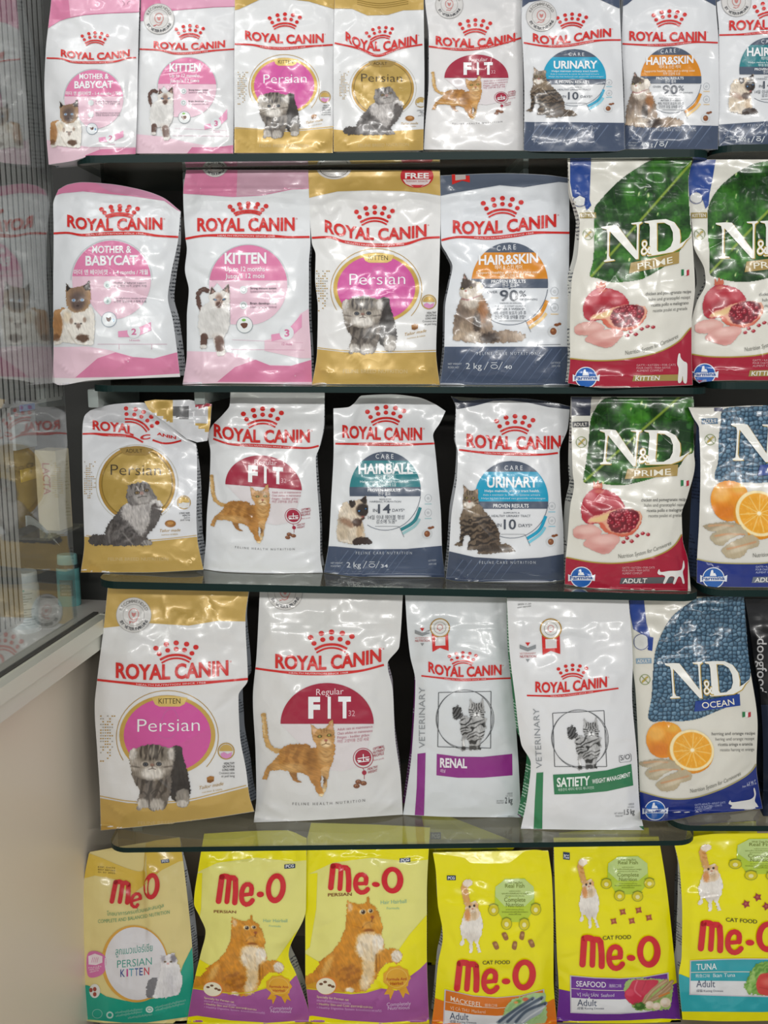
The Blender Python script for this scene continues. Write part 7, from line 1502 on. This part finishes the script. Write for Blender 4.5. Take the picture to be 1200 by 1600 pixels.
def meo_yellow(b, foot, footcol, panel, pcol, flavour, sub, kib, octc, octk, catmap, logo, cf, pcgbox, food, adult, mline):
    b.m_own()
    b.band('printed_band', footcol, foot, 1)
    b.fill('flavour_panel', 'c9c5cf', panel, 3); pts = np.array(panel, float); c = pts.mean(0); inn = c + (pts-c)*np.array([.975, .94]); b.fill('flavour_panel', 'dfe0e2', inn, 4)
    (x0, y0), (x1, y1), (x2, y2), (x3, y3) = inn[:4] if len(inn) == 4 else (inn[0], inn[len(inn)//2-1], inn[len(inn)//2], inn[-1])
    top = inn[:len(inn)//2]; bot = inn[len(inn)//2:][::-1]
    mix = lambda t: [tuple(a*(1-t) + d*t) for a, d in zip(top, bot)]
    b.fill('flavour_panel', pcol, list(map(tuple, top)) + mix(.60)[::-1], 5); b.line('flavour_panel', 'e3d9c9', mix(.34), 5, 6, smooth=False)
    for s_, path, h, bd, col in flavour: b.txt('small_lettering', col, s_, path, h, bd, layer=7)
    b.pic('food_print', food(step(b)), 7)
    cf(b)
    for i, (x, y) in enumerate(kib[0]):
        if kib[1] == 'barrel': b.fill('kibble_print', '9c6a3a', [(x-26,y-24),(x+6,y-32),(x+28,y+12),(x+22,y+30),(x-2,y+34),(x-22,y-2)] if i % 2 == 0 else [(x-6,y-38),(x+20,y-30),(x+14,y+26),(x-4,y+34),(x-22,y+18),(x-16,y-20)], 4, True); b.disc('kibble_print', 'b98a5a', x+4, y-8, 12, 12, 5)
        else:
            n_ = 8 if kib[1] == 'cross' else 10; R_ = 34; b.fill('kibble_print', 'a8563a' if kib[1] == 'cross' else '9c3a3a', [(x + (R_ if q % 2 == 0 else R_*.55)*math.cos(q*2*math.pi/n_ + .6), y + (R_ if q % 2 == 0 else R_*.55)*math.sin(q*2*math.pi/n_ + .6)) for q in range(n_)], 4); b.disc('kibble_print', 'c97f5f' if kib[1] == 'cross' else 'b55a55', x-2, y-3, 10, 9, 5)
    meo_oct(b, *octc, *octk)
    if pcgbox: pcg(b, *pcgbox)
    b.frame3([(300,400),(300,1010),(505,1010)], catmap); b.pic('cat_print', PIC(pic_white_ginger, step(b)), 5)
    b.frame3([(262,1062),(262,1340),(945,1192)], logo); meo_logo(b); b.m_own()
b = Bag('yellow bag with an orange foot, white and ginger cat and whole fish', (660,1300,5.332), [(88,175),(112,330),(128,600),(165,800),(170,870),(130,1100),(102,1400),(75,1605)], [(1050,155),(1080,400),(1092,800),(1092,1200),(1122,1605)], [(0,178),(.15,195),(.27,215),(.33,258),(.5,262),(.65,258),(.72,215),(.8,160),(.88,148),(1,162)], 1612, .032, plane('deck'), G5, 54, base=YEL, side=side_film('c3c3be','54504c'), ceil=ceil_of('s4', .1), fold=False,
    creases=[(100,220,300,240,12,.004),(320,200,380,260,10,-.003),(760,260,860,180,12,.004),(900,200,1050,230,14,.003),(180,760,320,1060,18,-.003),(900,940,1080,700,14,.003),(120,560,300,620,16,.002),(350,300,750,310,12,.002)])
def cf54(b): b.txt('small_lettering', '3f3a10', 'CAT FOOD', [(502,1104),(730,1100)], 30, .012)
meo_yellow(b, [(0,1350),(100,1382),(180,1410),(1040,1420),(1090,1392),(1200,1370),(1200,1700),(0,1700)], 'e07a1e', [(185,1310),(420,1362),(620,1378),(820,1360),(1015,1308),(1022,1590),(820,1625),(620,1640),(420,1630),(172,1600)], 'd9741f',
    [('MACKEREL',[(235,1405),(360,1440),(495,1458)],40,.008,'f0ddc9'),('鲭鱼口味',[(520,1454),(625,1456)],20,.0,'f0d3b5'),('VỊ CÁ THU  Mackerel',[(232,1478),(380,1500),(525,1512)],26,.0,'f0d3b5'),('Adult',[(228,1560),(385,1570)],56,-.004,'3d4a66'),('成猫 Kucing Dewasa',[(228,1588),(450,1598)],18,.0,'6a6f7d')], None, ([(688,868),(830,866),(610,945),(768,948),(908,928)], 'barrel'), (770,560), (.98,1.), [(300,400),(300,1010),(505,1010)], [(262,1062),(262,1340),(945,1192)], cf54, (204,362,278,402), pic_fish, None, None)
b.done()
b = Bag('yellow bag with a purple foot, red fish, prawns and scallops', (850,1300,5.217), [(78,45),(90,500),(105,1000),(120,1280),(100,1545)], [(935,45),(1000,450),(1060,1000),(1080,1200),(1116,1548)], [(0,48),(1,40)], [(0,1550),(.5,1560),(1,1548)], .032, plane('deck'), G5, 55, base=YEL, side=side_film('c3c3be','54504c'), ceil=ceil_of('s4', .3), fold=False, zipy=.09,
    creases=[(430,150,560,560,8,.003),(560,560,720,850,8,.003),(130,260,260,500,9,.002),(880,250,960,420,10,.003),(450,800,480,1060,9,.002),(640,1060,860,1140,10,.002),(560,720,590,790,8,.003),(700,1180,1000,1150,12,.002)])
def cf55(b): b.txt('small_lettering', '3f3a10', 'CAT FOOD', [(480,880),(710,872)], 32, .012)
meo_yellow(b, [(0,1265),(120,1280),(215,1300),(1040,1250),(1085,1228),(1200,1200),(1200,1530),(960,1520),(700,1535),(100,1545),(0,1545)], '6b2a92', [(212,1168),(420,1186),(620,1192),(820,1180),(1015,1145),(1025,1435),(820,1470),(620,1484),(420,1484),(215,1475)], '6d2c96',
    [('SEAFOOD',[(262,1258),(505,1268)],44,.01,'ece6f0'),('海鲜口味',[(528,1266),(632,1266)],22,.0,'d9c9e6'),('VỊ HẢI SẢN  Seafood',[(268,1336),(420,1344),(572,1342)],26,.0,'dcd0e6'),('Adult',[(272,1418),(430,1420)],54,-.004,'3d4a66'),('成猫 Kucing Dewasa',[(272,1446),(490,1446)],16,.0,'6a6f7d')], None, ([(642,652),(772,638),(568,728),(716,725),(856,698)], 'cross'), (685,345), (.98,.86), [(248,225),(285,790),(465,785)], [(278,835),(290,1115),(950,978)], cf55, (156,168,210,222,-6), pic_seafood, None, None)
b.done()
b = Bag('yellow bag with a turquoise foot, cut off by the picture edge', (1000,1260,4.705), [(255,285),(292,460),(310,800),(306,1100),(285,1240),(312,1560)], [(1090,200),(1110,800),(1130,1570)], [(0,285),(.2,215),(.4,200),(1,195)], [(0,1568),(.4,1580),(1,1572)], .032, plane('deck'), G5, 56, base=YEL, side=side_film('c9cac4','5c6068'), ceil=ceil_of('s4', .5), fold=False, ybot=.055,
    creases=[(290,430,420,330,10,.003),(480,370,620,390,8,.003),(330,300,420,440,10,-.002),(330,700,700,640,16,.002),(370,1360,600,1330,9,.003),(560,1520,760,1500,10,.003),(320,800,420,830,12,-.002)])
def cf56(b): b.txt('small_lettering', '3f3a10', 'CAT FOOD', [(632,846),(862,862)], 28, .012)
meo_yellow(b, [(200,1225),(300,1235),(360,1260),(1200,1270),(1200,1500),(900,1512),(300,1508),(200,1505)], '28a5b0', [(368,1132),(560,1122),(760,1118),(1090,1120),(1095,1405),(760,1398),(560,1392),(362,1385)], '27a0ad',
    [('TUNA',[(415,1202),(565,1198)],44,.012,'e2eef0'),('鲔鱼口味',[(408,1256),(515,1256)],20,.0,'cfe6ea'),('Ikan Tuna',[(538,1256),(700,1252)],28,.0,'dcecee'),('Adult',[(415,1330),(552,1330)],52,-.004,'3d4a66'),('成猫 Kucing Dewasa',[(415,1364),(612,1364)],15,.0,'6a6f7d')], None, ([(780,718),(865,668),(930,735),(1010,680)], 'flower'), (890,360), (1.05,.72), [(412,285),(415,775),(612,770)], [(422,832),(425,1075),(1028,962)], cf56, None, pic_tuna, None, None)
b.done()
# second-rank bags whose tops show through the lowest glass shelf
for (zz, L, R, T, sd, lab, yb) in (((640,1250,2.143), [(35,25),(60,200),(60,560)], [(360,40),(330,200),(330,560)], [(0,20),(.25,60),(.6,130),(1,145)], 61, 'yellow bag behind the whole fish bag, its top seen through glass', .25),
                                   ((640,1250,2.143), [(500,110),(500,300),(500,560)], [(800,90),(820,300),(830,560)], [(0,110),(.5,96),(1,92)], 62, 'plain yellow bag standing behind the bag with prawns', .25),
                                   ((640,1250,2.143), [(930,80),(900,300),(900,560)], [(1160,60),(1180,300),(1180,560)], [(0,100),(.3,80),(1,70)], 63, 'plain yellow bag standing behind the turquoise footed bag', .25)):
    b = Bag(lab, zz, L, R, T, (py_of(yb, Z5) - 1250)*2.143, .026, plane('deck'), 'yellow cat food bags in the second rank', sd, base=YEL, ceil=ceil_of('s4', .2), ybot=yb, fold=False)
    if sd == 61: pcg(b, 70, 108, 105, 132, 0); b.fill('nutrition_print', 'a9b52a', ell(250,190,60,40,24), 2)
    b.done()
